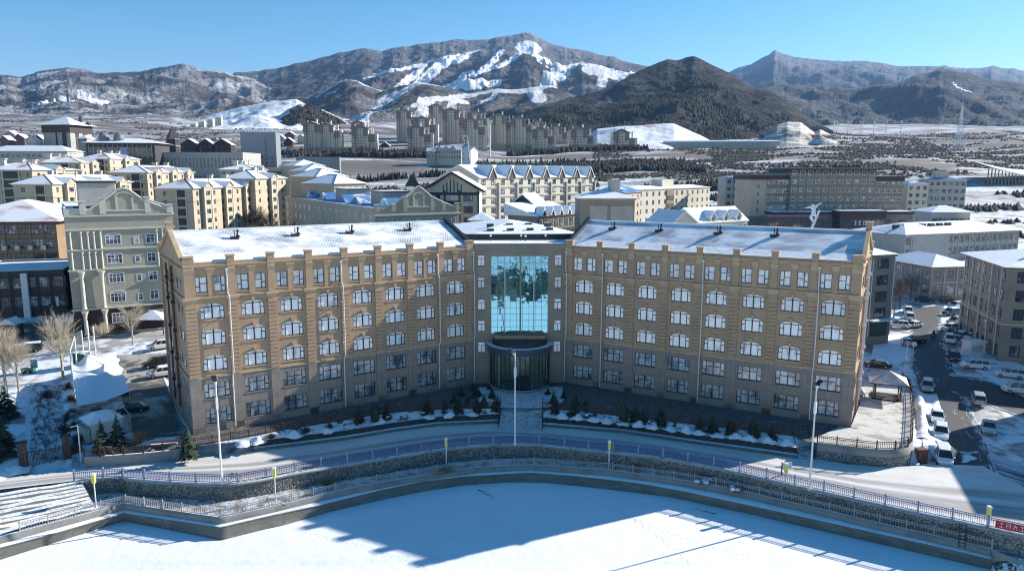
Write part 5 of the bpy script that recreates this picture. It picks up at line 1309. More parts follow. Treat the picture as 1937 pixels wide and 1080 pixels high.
bld("grey_wall_building", "long plain grey retaining building under the first towers", (560, 300, 560), (642, 299, 565), 8, 14, 1, 1, wall=M("bluegrey_panel", (0, 0, 0)), roof='flat', win=False, deep=10)
for i in range(5):
    bld("white_cabin", ["first", "second", "third", "fourth", "fifth"][i]+" white slope cabin counted from the lower left", (344+i*16, 240-i*4.3, 1150+i*20), (354+i*16, 239-i*4.3, 1150+i*20), 7, 8, 2, 2, wall=creamw, roof='gx', rm=snow, win=False, rh=3, group="white cabins in a line on the snowy slope", deep=12)
def stadium():
    r = thing("stadium_roof", "sweeping white curved stadium roof with dark ribbed underside at the right edge", "stadium", D(1868, 352, 520)); z0 = r.location.z
    m = MB(whitem); n = 16
    for k in range(n):
        a, b = k/n, (k+1)/n; f = lambda t: 14-9*math.sin(math.pi*t*.62)*.9
        m.face([(a*60, 0, f(a)), (b*60, 0, f(b)), (b*60+14, 50, f(b)+6), (a*60+14, 50, f(a)+6)])
        m.face([(a*60, 0, f(a)-.8), (b*60, 0, f(b)-.8), (b*60, 0, f(b)), (a*60, 0, f(a))])
    part("roof", m, r)
    m = MB(greyr)
    for k in range(24): x = k*2.5; f = 14-9*math.sin(math.pi*x/60*.62)*.9; m.box(x-.25, x+.25, .3, .9, -8, f-.8)
    m.use(darkglass).box(-1, 60, 1.2, 2, -8, 4); part("ribs", m, r)
    m = MB(M("blue_sheet_roof", (0, 0, 0))); m.box(-10, 70, -16, -2, -8, -1.5); m.use(snow).box(-11, 70, -17, -2, -1.5, -1.1); part("side_hall", m, r)
stadium()
# ---- masts
def lattice():
    a = D(1812, 290, 900); r = thing("lattice_tower", "tall white steel lattice mast standing alone in the right valley", "mast", a)
    m = MB(whitem); Ht = 56
    def w(t): return 5.0*(1-t)**1.6+.7
    for sx in (-1, 1):
        for sy in (-1, 1):
            for k in range(10): t0, t1 = k/10, (k+1)/10; m.tube((sx*w(t0), sy*w(t0), Ht*t0), (sx*w(t1), sy*w(t1), Ht*t1), .28, n=4)
    for k in range(16):
        t0, t1 = k/16, (k+1)/16; a0, a1 = w(t0), w(t1)
        for (p, q) in (((-1, -1), (1, -1)), ((1, -1), (1, 1)), ((1, 1), (-1, 1)), ((-1, 1), (-1, -1))):
            m.tube((p[0]*a0, p[1]*a0, Ht*t0), (q[0]*a1, q[1]*a1, Ht*t1), .16, n=3); m.tube((q[0]*a0, q[1]*a0, Ht*t0), (p[0]*a1, p[1]*a1, Ht*t1), .16, n=3)
    m.box(-1.6, 1.6, -1.6, 1.6, 40, 40.6); m.box(-1.4, 1.4, -1.4, 1.4, 45, 45.5); part("mast_frame", m, r)
    m = MB(whitem); m.tube((0, 0, 56), (0, 0, 66), .2); part("antenna", m, r)
    m = MB(concrete); m.box(-9, 9, -9, 9, -12, .3); m.use(snow).box(-9, 9, -9, 9, .3, .6); part("footing", m, r)
lattice()
def mast(px, py, d, h, label, group, arms=True):
    r = thing("light_mast", label, "light mast", D(px, py, d), 0, group); m = MB(whitem); m.tube((0, 0, -3), (0, 0, h), .75, .5, 6); part("pole", m, r)
    m = MB(whitem); m.box(-2.2, 2.2, -.5, .5, h-2.4, h)
    part("lamp_rack", m, r); return r
mast(927, 291, 620, 28, "tall white floodlight mast in front of the tower cluster", None)
for i, px in enumerate((1577, 1583, 1604, 1608, 1627, 1631, 1653, 1676, 1704)):
    mast(px, 250, 1150, 17, ["first", "second", "third", "fourth", "fifth", "sixth", "seventh", "eighth", "ninth"][i]+" floodlight pole of the far line, counted from the snowy quarry", "floodlight poles in a line beyond the quarry")
def turbine():
    r = thing("wind_turbine", "small white wind turbine with three blades beside the villa", "wind turbine", D(888, 297, 600)); m = MB(whitem); m.tube((0, 0, -3), (-1.5, 0, 16.5), .45, .28, 8); part("mast", m, r)
    h = MB(whitem); h.lathe([(.5, 0), (.5, .8)], 8); h.box(-3.6, .6, -.4, .4, 0, .8); part("nacelle", h, r, (-1.5, 0, 16.3))
    for k, a in enumerate((-35, 215, 130)):
        b = MB(whitem); b.frus(-.25, .25, -.08, .08, .5, -.5, .5, -.08, .08, 2); b.frus(-.5, .5, -.08, .08, 2, -.12, .12, -.04, .04, 7.5)
        o = part("blade", b, r, (-3, -1, 12.2)); o.rotation_euler = (0, R(a), 0)
turbine()
# ---- ski jump dancer sculpture in front of the banded hotel
def statue():
    r = thing("dancer_sculpture", "tall white abstract sculpture of a leaping skier on one slanted ski", "sculpture", D(1534, 437, 250)); 
    k = 250/1355; P = lambda x, y: ((x-1534)*k, 0, (437-y)*k)
    pts = [(1537, 417), (1535, 410), (1534, 403), (1536, 396), (1540, 391), (1546, 386), (1551, 382)]
    spine = MB(M("sculpture_white", (.8, .8, .82), .5))
    def limb(ps, rs):
        for (a, b, r0, r1) in zip(ps[:-1], ps[1:], rs[:-1], rs[1:]): spine.tube(P(*a), P(*b), r0, r1, 8); spine.lathe([(r1*.3, 0), (r1*.3, .01)], 3)
    def ball(p, rad):
        x, y, z = P(*p); spine.lathe([(.01, z-rad), (rad*.7, z-rad*.7), (rad, z), (rad*.7, z+rad*.7), (.01, z+rad)], 10, x, y)
    limb([(1537, 404), (1536, 395)], [.75, .6]); ball((1537, 404), .8); ball((1536, 395), .65); ball((1534, 390), .55)
    limb([(1537, 396), (1530, 392), (1524, 393), (1519, 394)], [.45, .35, .25, .12])
    limb([(1537, 396), (1542, 389), (1548, 385.5), (1551, 383)], [.42, .35, .28, .1])
    limb([(1536, 404), (1532, 411), (1537, 419)], [.65, .5, .35]); ball((1532, 411), .52)
    limb([(1537, 404), (1541, 408), (1545, 411)], [.6, .45, .3]); ball((1541, 408), .46)
    limb([(1548, 398), (1541, 416), (1534, 434)], [.28, .4, .5])
    spine.box(-2.6, 2.2, -1.5, 1.5, -3, .4)
    part("figure", spine, r, smooth=False)
statue()
# ================================================================== MOUNTAINS
def mountain_mat(name, brush, frost, dark, dust, tex=1.0):
    m = bpy.data.materials.new(name); nt, p = nodes_of(m); pos = coord(nt, 'pos')
    at = nt.nodes.new("ShaderNodeAttribute"); at.attribute_name = "run"
    ah = nt.nodes.new("ShaderNodeAttribute"); ah.attribute_name = "alt"
    n1 = noise(nt, pos, .0022*tex, 8, .68); n2 = noise(nt, vmath(nt, pos, (1, 1, 2.5)), .008*tex, 7, .7); n3 = noise(nt, pos, .03*tex, 5, .7)
    c = mixc(nt, ramp(nt, n2, .42, .58), brush, dark)
    c = mixc(nt, mul(nt, ramp(nt, n1, .46, .60), ramp(nt, n3, .38, .6, .35, 1)), c, dust)
    c = mixc(nt, mul(nt, ramp(nt, ah.outputs["Fac"], .62, .98), ramp(nt, n3, .3, .6, .3, 1)), c, frost)
    edge = mul(nt, at.outputs["Fac"], ramp(nt, n3, .2, .8, -.07, .07), 'ADD')
    c = mixc(nt, ramp(nt, edge, .42, .60), c, (0.86, 0.88, 0.92))
    nt.links.new(c, p.inputs["Base Color"]); p.inputs["Roughness"].default_value = .95; p.inputs["Specular IOR Level"].default_value = .1
    bump(nt, p, mul(nt, n3, n2, 'ADD'), 1.0, 22.0)
    return m
MTN = {}
def mountain(name, prof, dr, df, mat, runs=(), relief=.16, seed=1, back=1.25, rows=90, step=1.6, shp=1.25, noise_l=420.):
    pxs = np.arange(prof[0][0], prof[-1][0]+step, step); pys = np.interp(pxs, [p[0] for p in prof], [p[1] for p in prof])
    n = len(pxs); rr = np.array([_ray(a, b) for a, b in zip(pxs, pys)]); sx = rr[:, 0]/rr[:, 1]; sz = rr[:, 2]/rr[:, 1]
    dr = np.interp(pxs, *zip(*dr)) if not np.isscalar(dr) else np.full(n, float(dr)); df = np.full(n, float(df))
    Hh = CAM_H+sz*dr
    Hh = Hh+(fbm(sx*dr/90, dr*0, 5, seed+3)-.5)*(.0045*dr)
    zf = gz(sx*df, df)-12; zb = 0
    nb = 14; T = np.concatenate([np.linspace(0, 1, rows), 1+np.linspace(0, 1, nb+1)[1:]])
    Y = np.where(T[:, None] <= 1, df+(dr-df)*T[:, None], dr*(1+(T[:, None]-1)*(back-1))); X = sx[None, :]*Y
    t = np.minimum(T, 1)[:, None]+0*X
    warp = fbm(X/noise_l/2, Y/noise_l/2, 3, seed+9)
    sp = ridged((X+warp*noise_l*1.2)/noise_l/1.6, Y/noise_l/4.5+0*X, 3, seed)
    s = t**(shp+1.5*(.75-sp))
    base = zf[None, :]+(Hh-zf)[None, :]*s
    rg = .6*ridged((X+warp*noise_l*.8)/noise_l, Y/noise_l*.38, 6, seed+5, .55)+.4*ridged(X/noise_l*1.3, Y/noise_l*1.1, 6, seed+7, .58)-.55
    base = base+rg*relief*(Hh-zf)[None, :]*(4*t*(1-t))**.7*1.9
    fine = (fbm(X/60, Y/60, 4, seed+31)-.5)*34*np.minimum(1, 6*t*(1-t)+.12)*min(1, dr.mean()/2500)
    base = base+fine
    # hold the slope below the sight line to the crest so the crest stays the crest
    lim = CAM_H+sz[None, :]*Y-.004*Y*(1-t)
    base = np.where(T[:, None] < 1, np.minimum(base, lim), base)
    tb = np.clip(T-1, 0, 1)[:, None]
    base = np.where(T[:, None] > 1, Hh[None, :]-(Hh-zf)[None, :]*tb**1.1*.9, base)
    V = np.stack([X, Y+0*X, base], -1)
    run = np.zeros(X.shape)
    # each run is walked over the slope in metres
    c_, s_ = math.cos(PITCH), math.sin(PITCH); dd = V[..., 1]*c_-(V[..., 2]-CAM_H)*s_; uu = V[..., 1]*s_+(V[..., 2]-CAM_H)*c_
    QX = 968.5+FPX*V[..., 0]/dd; QY = 540-FPX*uu/dd; QY = np.where(T[:, None] > 1, 1e6, QY)
    for pts, w in runs:
        W3 = []
        for a, b in zip(pts[:-1], pts[1:]):
            k = max(1, int(math.hypot(a[0]-b[0], a[1]-b[1])/2.5))
            for i in range(k+1):
                q = (a[0]+(b[0]-a[0])*i/k, a[1]+(b[1]-a[1])*i/k); e = (QX-q[0])**2+((QY-q[1]))**2
                W3.append(np.unravel_index(np.argmin(e), e.shape))
        W4 = [W3[0]]
        for (i0, j0), (i1, j1) in zip(W3[:-1], W3[1:]):
            k = int(max(abs(int(i1)-int(i0))/1.5, abs(int(j1)-int(j0))/3, 1))
            for q in range(1, k+1): W4.append((int(round(i0+(i1-i0)*q/k)), int(round(j0+(j1-j0)*q/k))))
        W3 = W4; P3 = np.array([V[i, j] for i, j in W3])
        wm = w*float(P3[:, 1].mean())/FPX*1.0
        # surface points close to the walked line, measured along the view plane of the slope (x and height)
        for i in range(len(P3)):
            j0, j1 = max(0, W3[i][1]-40), min(n, W3[i][1]+41)
            dx = V[:, j0:j1, 0]-P3[i, 0]; dz = V[:, j0:j1, 2]-P3[i, 2]; dy = V[:, j0:j1, 1]-P3[i, 1]
            d2 = np.sqrt(dx*dx+dz*dz*1.3+(dy*.12)**2); run[:, j0:j1] = np.maximum(run[:, j0:j1], np.clip(1.5-.9*d2/wm, 0, 1))
    me = np_mesh(name, V.reshape(-1, 3), grid_faces(len(T), n), [mat], smooth=True)
    a = me.attributes.new("run", 'FLOAT', 'POINT'); a.data.foreach_set("value", run.ravel().astype(np.float32))
    zmin, zmax = 60, 950
    a = me.attributes.new("alt", 'FLOAT', 'POINT'); a.data.foreach_set("value", ((V[..., 2]-zmin)/(zmax-zmin)).ravel().astype(np.float32))
    o = struct(name, me); MTN[name+str(seed)] = (V, T, run); return V, T, run
mm_far = mountain_mat("far_mountain", (0.075, 0.068, 0.066), (0.20, 0.205, 0.22), (0.035, 0.036, 0.038), (0.15, 0.148, 0.15))
mm_left = mountain_mat("left_mountain", (0.13, 0.115, 0.11), (0.40, 0.41, 0.44), (0.05, 0.048, 0.052), (0.58, 0.58, 0.60))
mm_dark = mountain_mat("wooded_hill", (0.05, 0.045, 0.042), (0.1, 0.1, 0.1), (0.022, 0.025, 0.024), (0.15, 0.145, 0.145), 2.5)
mm_ski = mountain_mat("ski_mountain", (0.085, 0.075, 0.075), (0.34, 0.35, 0.38), (0.04, 0.038, 0.042), (0.19, 0.185, 0.19))
mm_spur = mountain_mat("ski_spur", (0.12, 0.105, 0.10), (0.4, 0.4, 0.42), (0.055, 0.05, 0.05), (0.34, 0.34, 0.35), 2.0)
mountain("mountain", [(1180,150),(1300,148),(1380,136),(1420,122),(1450,108),(1466,97),(1480,104),(1500,108),(1540,112),(1600,116),(1655,118),(1700,126),(1760,125),(1800,127),(1850,130),(1880,126),(1937,135),(2120,150)], 6800, 3300, mm_far, seed=2, relief=.2, noise_l=900)
mountain("mountain", [(-220,170),(-100,165),(-20,142),(10,140),(40,146),(90,133),(125,128),(160,131),(200,140),(250,137),(300,128),(345,122),(380,130),(430,138),(480,150),(560,185),(620,215)], 4300, 1700, mm_left, runs=[([(150,178),(170,190),(200,198)], 4), ([(170,185),(110,192),(60,200)], 2)], seed=4, relief=.24, noise_l=560, step=1.3)
R4 = [([(984,82),(979,90),(988,99)], 5), ([(1000,86),(1008,92),(1000,94)], 14), ([(988,99),(1003,101),(1030,112),(1055,127),(1073,127)], 5), ([(987,101),(951,122),(910,136),(879,149),(848,163)], 5), ([(858,166),(900,162),(940,157)], 9),
      ([(910,95),(879,103),(837,111),(800,122),(765,131),(724,138),(689,151)], 4), ([(850,111),(823,132),(798,155)], 10), ([(800,126),(775,149),(755,167)], 7), ([(948,96),(930,118),(914,130)], 6),
      ([(1073,126),(1100,120),(1122,124),(1147,131),(1184,139),(1210,140)], 5), ([(1108,132),(1140,138),(1172,146)], 12), ([(1141,140),(1137,158)], 8), ([(1060,130),(1044,149),(1034,164)], 11), ([(880,106),(860,116)], 8), ([(848,163),(826,170),(806,186)], 6), ([(755,167),(735,180),(712,202)], 7), ([(879,149),(862,158),(852,172)], 7), ([(1034,163),(1026,178)], 10), ([(798,155),(780,166),(760,180)], 8), ([(1000,101),(1020,118),(1044,132)], 2)]
mountain("mountain", [(330,175),(430,152),(445,139),(470,137),(520,130),(570,118),(620,106),(660,97),(690,92),(722,97),(740,93),(800,82),(870,76),(930,74),(960,69),(978,65),(990,63),(1010,66),(1020,74),(1050,86),(1100,97),(1150,106),(1180,115),(1215,123),(1240,128),(1300,145),(1420,180)], 4600, 2300, mm_ski, runs=R4, seed=11, relief=.17, noise_l=520, step=1.1, rows=120)
S1 = [([(600,182),(625,167),(650,153)], 5), ([(650,153),(672,153),(703,167),(728,176)], 6), ([(620,178),(640,170)], 4)]
mountain("hill", [(500,215),(540,205),(600,181),(630,163),(652,151),(672,151),(703,166),(740,180),(800,200),(860,225)], 2700, 1500, mm_spur, runs=S1+[([(440,206),(518,188),(560,182)], 6)], seed=21, relief=.12, noise_l=260, rows=60)
S2 = [([(790,157),(745,184),(716,205),(699,222)], 9), ([(745,178),(703,198),(672,217)], 7), ([(694,192),(668,203),(655,218),(656,240)], 14), ([(640,212),(660,222)], 6), ([(784,201),(806,188),(838,187),(858,186)], 6), ([(858,184),(889,181),(941,170),(1023,166),(1050,160)], 6), ([(858,186),(881,196)], 6), ([(1010,172),(1018,186)], 14), ([(810,192),(800,210),(790,222)], 10), ([(790,157),(840,163)], 3), ([(920,172),(1000,174)], 6), ([(735,182),(700,206),(668,232)], 6), ([(700,208),(690,232)], 5), ([(860,188),(850,205)], 7), ([(941,170),(930,186),(905,196)], 5)]
mountain("hill", [(560,250),(600,230),(640,206),(680,185),(740,168),(770,160),(792,155),(815,158),(840,162),(880,176),(900,178),(941,169),(990,168),(1023,165),(1040,163),(1060,170),(1100,185),(1160,215)], 2300, 1080, mm_spur, runs=S2, seed=33, relief=.13, noise_l=240, rows=80, step=1.3)
mountain("hill", [(1010,190),(1040,165),(1075,132),(1100,119),(1130,127),(1184,140),(1240,150),(1320,175),(1400,200)], 3300, 2200, mm_spur, runs=[([(1056,136),(1044,150),(1034,164)], 12), ([(1076,132),(1100,119),(1122,125),(1147,131),(1184,140)], 4), ([(1112,134),(1170,146)], 12), ([(1141,142),(1137,158)], 8)], seed=41, relief=.1, noise_l=300, rows=60)
mountain("hill", [(1330,200),(1380,178),(1440,168),(1480,160),(1560,162),(1620,167),(1700,155),(1730,143),(1765,133),(1780,130),(1800,133),(1840,142),(1880,150),(1937,160),(2120,185)], 3200, 1350, mm_far, runs=[([(1800,155),(1815,165),(1835,172)], 2)], seed=52, relief=.2, noise_l=420, step=1.4)
VC = mountain("hill", [(940,236),(990,214),(1040,196),(1100,181),(1160,163),(1200,140),(1235,125),(1264,113),(1280,114),(1300,107),(1312,106),(1325,112),(1350,125),(1400,150),(1425,166),(1450,172),(1480,185),(1520,215),(1560,238),(1600,262)], [(940, 1500), (1300, 1950), (1600, 1300)], 960, mm_dark, seed=61, relief=.2, noise_l=230, rows=90, step=1.2)
# ski jump hill, snowy piste field, quarry mound, snowfield behind the towers
VD = mountain("hill", [(440,262),(500,238),(545,208),(565,199),(590,199),(615,212),(645,226),(680,250),(720,272)], 1350, 900, mm_dark, runs=[([(476,236),(518,212),(556,202)], 4), ([(497,238),(544,214),(566,202)], 7), ([(690,262),(655,232),(612,205)], 2)], seed=71, relief=.1, noise_l=160, rows=50, shp=1.1)
mountain("snowfield", [(120,264),(170,254),(230,246),(300,236),(380,222),(440,208),(500,196),(560,188),(600,210)], 1650, 950, M("piste_snow", (0.70, 0.73, 0.78), .8, [((0.22, 0.19, 0.17), .012, .57, .66, (1, .5, 1), 7), ((0.26, .235, .215), .06, .60, .68, (.4, 1, 3)), ((0.5, .5, .53), .05, .55, .7)], (0.05, .5, 4)), seed=81, relief=.05, noise_l=300, rows=40, shp=1.0)
mountain("quarry_mound", [(1430,266),(1455,250),(1470,236),(1490,228),(1515,230),(1533,243),(1541,249),(1552,243),(1564,249),(1580,258),(1590,264)], 1120, 860, M("quarry_snow", (0.62, 0.61, 0.58), .8, [((0.36, 0.28, 0.2), .05, .46, .56, (.25, .25, 8)), ((0.12, .1, .09), .05, .54, .62, (1, .5, 2))], (0.3, .6, 1.5)), seed=91, relief=.1, noise_l=60, rows=30, shp=.8)
mountain("snowfield", [(1085,272),(1130,243),(1180,238),(1230,235),(1262,232),(1275,233),(1310,250),(1350,268)], 1060, 820, M("piste_snow", (0, 0, 0)), seed=95, relief=.05, noise_l=90, rows=24, shp=.9)

# ---- woods as masses of small conifers and bushes
def cones(name, pts, h, r, mats, seed=0, sides=5, mi=None):
    rs = np.random.RandomState(seed); P = np.asarray(pts, float); n = len(P); hh = h*(.6+.8*rs.rand(n)); rr = r*(.6+.8*rs.rand(n)); a0 = rs.rand(n)*6.28
    ang = a0[:, None]+np.arange(sides)[None, :]*2*math.pi/sides
    V = np.zeros((n, sides+1, 3)); V[:, :sides, 0] = P[:, 0:1]+np.cos(ang)*rr[:, None]; V[:, :sides, 1] = P[:, 1:2]+np.sin(ang)*rr[:, None]; V[:, :sides, 2] = P[:, 2:3]+hh[:, None]*.08*rs.rand(n, sides)
    V[:, sides] = P; V[:, sides, 2] += hh; V[:, sides, 0] += (rs.rand(n)-.5)*rr*.3
    k = np.arange(sides); F = np.stack([k, (k+1) % sides, np.full(sides, sides)], 1)[None]+(np.arange(n)*(sides+1))[:, None, None]
    m = np.repeat(rs.randint(0, len(mats), n), sides)
    return struct(name, np_mesh(name, V.reshape(-1, 3), F.reshape(-1, 3), mats, m), 'stuff')
cA = M("far_conifer", (0.022, 0.032, 0.024), .9, spec=.1); cB = M("far_bare_wood", (0.075, 0.06, 0.05), .9, spec=.1); cC = M("far_conifer_frosted", (0.075, 0.085, 0.075), .9, spec=.1); cD = M("far_larch", (0.085, 0.06, 0.03), .9, spec=.1)
rs = np.random.RandomState(5)
def on_grid(V, T, n, tmin, tmax, dens=None, cmin=0, cmax=1):
    R_, Cc = V.shape[:2]; out = []
    rmax = int((T <= 1).sum())-1
    i = rs.uniform(tmin*rmax, tmax*rmax, n); j = rs.uniform(cmin*(Cc-2), cmax*(Cc-2), n); i0 = i.astype(int); j0 = j.astype(int); fi, fj = (i-i0)[:, None], (j-j0)[:, None]
    P = V[i0, j0]*(1-fi)*(1-fj)+V[i0+1, j0]*fi*(1-fj)+V[i0, j0+1]*(1-fi)*fj+V[i0+1, j0+1]*fi*fj
    if dens is not None: P = P[dens(P) > rs.rand(len(P))]
    return P-[0, 0, .5]
cones("hillside_forest", on_grid(VC[0], VC[1], 34000, 0, .72, lambda P: sstep(.42, .58, fbm(P[:, 0]/110, P[:, 1]/110, 4, 8))*(1-.85*sstep(170, 290, P[:, 2]))), 5.8, 2.1, [cA, cA, cB, cC, cD], 1)
cones("hillside_forest", on_grid(VD[0], VD[1], 3500, 0, .9, lambda P: sstep(.4, .55, fbm(P[:, 0]/60, P[:, 1]/60, 4, 18)), .35, 1), 6, 2.4, [cA, cB, cD], 2)
def on_ground(n, box, dens=None, key=0):
    """box in (bearing slope lo, hi, distance lo, hi)"""
    r2 = np.random.RandomState(100+key); y = r2.uniform(box[2], box[3], n); s = r2.uniform(box[0], box[1], n); x = s*y
    P = np.stack([x, y, gz(x, y)-.4], 1)
    if dens is not None: P = P[dens(P) > r2.rand(n)]
    return P
sl = lambda px: (px-968.5)/1355.
patch = lambda sc_, lo, hi, sd: (lambda P: sstep(lo, hi, fbm(P[:, 0]/sc_, P[:, 1]/sc_*2, 4, sd)))
cones("valley_scrub", np.concatenate([on_ground(22000, (sl(1340), sl(2050), 560, 1250), patch(45, .40, .56, 3), 1), on_ground(5500, (sl(1120), sl(1420), 480, 900), patch(50, .5, .63, 4), 2), on_ground(6000, (sl(-80), sl(560), 700, 1500), patch(80, .5, .64, 5), 3)]), 1.9, 2.2, [cB, cB, cB, cA, cC], 3)
# belts of planted conifers along the terraces under the towers
def belt(name, pxy, n, h, d0, width, key, rr=1.6):
    r2 = np.random.RandomState(200+key); t = r2.rand(n)*(len(pxy)-1); i = t.astype(int); f = t-i; A = np.array(pxy, float)
    px = A[i, 0]*(1-f)+A[i+1, 0]*f; d = A[i, 1]*(1-f)+A[i+1, 1]*f+(r2.rand(n)-.5)*width; x = (px-968.5)/1355*d
    return np.stack([x, d, gz(x, d)-.3], 1)
cones("conifer_belt", np.concatenate([belt("", [(900, 600), (1000, 610), (1160, 640), (1290, 660)], 3400, 5, 0, 70, 1), belt("", [(1180, 640), (1300, 620), (1330, 600)], 500, 5, 0, 50, 2), belt("", [(1210, 470), (1300, 480), (1400, 500), (1500, 520)], 700, 4, 0, 26, 3)]), 5.0, 2.0, [cA, cA, cC, cB], 7)
cones("young_conifer_rows", np.concatenate([belt("", [(620, 520), (700, 540), (850, 575)], 150, 4, 0, 8, 4), belt("", [(1480, 600), (1620, 600)], 160, 4, 0, 4, 5), belt("", [(900, 660), (1240, 700)], 70, 4, 0, 2, 6)]), 5.0, 1.5, [cA], 8)
cones("town_scrub", np.concatenate([on_ground(3200, (sl(650), sl(1130), 330, 520), patch(30, .40, .55, 6), 4), on_ground(2500, (sl(1340), sl(1500), 340, 560), patch(30, .45, .6, 7), 5), on_ground(1800, (sl(1790), sl(2050), 280, 480), patch(30, .52, .66, 9), 6)]), 2.6, 2.0, [cB, cB, cC], 9)
cones("tower_foot_trees", np.concatenate([belt("", [(560, 715), (740, 720), (900, 735)], 700, 6, 0, 30, 7), belt("", [(960, 790), (1120, 830), (1220, 835)], 500, 6, 0, 16, 8)]), 6.0, 2.6, [cB, cB, cA], 10)
# ---- haze: one closed box of even thin air
def haze():
    m = bpy.data.materials.new("valley_haze"); m.use_nodes = True; nt = m.node_tree; nt.nodes.clear()
    out = nt.nodes.new("ShaderNodeOutputMaterial"); v = nt.nodes.new("ShaderNodeVolumePrincipled")
    v.inputs["Color"].default_value = (0.30, 0.55, 1.0, 1); v.inputs["Density"].default_value = 0.00005; v.inputs["Anisotropy"].default_value = 0.2
    nt.links.new(v.outputs[0], out.inputs["Volume"])
    b = MB(m); b.box(-14000, 14000, -500, 15500, -14, 1500)
    struct("haze", b, 'stuff')
haze()
# ================================================================== STREETS, CARS, TREES, STREET FURNITURE
def Gt(px, py):
    """where a sight line meets the modelled ground"""
    z = 0.0
    for _ in range(12): x, y, _z = G(px, py, z); z = .5*z+.5*gz1(x, y)
    return (x, y, gz1(x, y))
def drape(name, left, right, mat, dz=.05, n=60, rows=10, lane=None):
    A = resample([Gt(*p)[:2] for p in left], n); B = resample([Gt(*p)[:2] for p in right], n); V = []; UV = []
    d = np.r_[0, np.cumsum(np.linalg.norm(np.diff((A+B)/2, axis=0), axis=1))]
    for k in range(rows):
        t = k/(rows-1); P = A*(1-t)+B*t; V.append(np.column_stack([P, gz(P[:, 0], P[:, 1])+dz])); UV.append(np.column_stack([d, np.full(n, t)]))
    struct(name, np_mesh(name, np.concatenate(V), grid_faces(rows, n), [mat], uv=np.concatenate(UV)))
def street_mat(name, tar, snowc, lo, hi, sx=.25, sy=9.0):
    m = bpy.data.materials.new(name); nt, p = nodes_of(m); uv = coord(nt, 'uv'); pos = coord(nt, 'pos')
    sp = nt.nodes.new("ShaderNodeSeparateXYZ"); nt.links.new(uv, sp.inputs[0])
    st = noise(nt, vmath(nt, uv, (sx, sy, 1)), 1.0, 6, .7, 1.2); edge = mul(nt, ramp(nt, sp.outputs[1], .0, .22, .22, 0), ramp(nt, sp.outputs[1], .78, 1, 0, .22), 'ADD')
    f = mul(nt, mul(nt, st, edge, 'ADD'), mul(nt, noise(nt, pos, .35, 5, .7), .3), 'ADD')
    c = mixc(nt, ramp(nt, f, lo, hi), tar, snowc); nt.links.new(c, p.inputs["Base Color"]); p.inputs["Roughness"].default_value = .7
    bump(nt, p, noise(nt, pos, 2.5, 4), .3, .06); return m
tarm = street_mat("wet_street", (0.04, 0.044, 0.052), (0.62, .66, .72), .76, .92)
tarj = street_mat("tracked_junction", (0.06, 0.062, 0.068), (0.48, .51, .57), .60, .78, .2, 14)
drape("street", [(1752, 925), (1760, 860), (1752, 800), (1738, 740), (1722, 700), (1722, 650), (1722, 610), (1716, 585)], [(1925, 975), (1880, 880), (1850, 800), (1822, 735), (1802, 695), (1789, 650), (1782, 610), (1786, 577)], tarm, .06)
drape("junction", [(1735, 905), (1720, 935), (1800, 968), (1990, 1004)], [(1740, 872), (1790, 850), (1860, 850), (2010, 905)], tarj, .05)
drape("side_street", [(1800, 742), (1860, 762), (1990, 812)], [(1795, 706), (1850, 716), (1990, 752)], tarm, .07)
drape("verge", [(1745, 868), (1742, 800), (1733, 745)], [(1800, 862), (1788, 800), (1772, 745)], M("verge_snow", (0.76, .78, .82), .8, [((.4, .38, .36), 1.2, .56, .66)], (2, .6, .2)), .075)
drape("pavement_strip", [(1845, 700), (1900, 735), (1990, 775)], [(1856, 690), (1905, 715), (1990, 748)], snow, .08)
drape("forecourt_east", [(1645, 690), (1690, 690), (1722, 688)], [(1655, 640), (1690, 632), (1722, 632)], snow, .05)
lotm = M("parking_asphalt", (0.085, 0.085, 0.085), .8, [((.42, .39, .35), .12, .47, .56), ((0.12, .12, .12), .8, .5, .66)], (4, .2, .03))
drape("parking_lot", [(222, 672), (228, 700), (232, 760), (240, 800), (262, 838)], [(318, 668), (310, 700), (322, 730), (336, 770), (352, 828)], lotm, .05)
drape("back_street", [(-60, 690), (60, 675), (200, 658), (318, 640)], [(-60, 660), (60, 650), (200, 636), (318, 626)], M("sunny_street", (0.34, .33, .32), .8, [((.66, .67, .7), .3, .5, .62), ((.12, .12, .13), .15, .58, .7)]), .05)
drape("dark_back_yard", [(-80, 650), (60, 648), (200, 634), (310, 624)], [(-80, 612), (60, 612), (200, 612), (310, 600)], M("yard_asphalt", (.07, .075, .085), .8, [((.45, .48, .52), .25, .6, .7)]), .04)
drape("driveway", [(48, 870), (48, 800), (50, 728)], [(122, 868), (124, 800), (128, 728)], street_mat("snowy_driveway", (.10, .10, .12), (.62, .66, .72), .60, .74, .5, 7), .06)
drape("snowy_path", [(308, 712), (345, 800), (362, 822)], [(322, 722), (366, 812), (372, 826)], snow, .09)
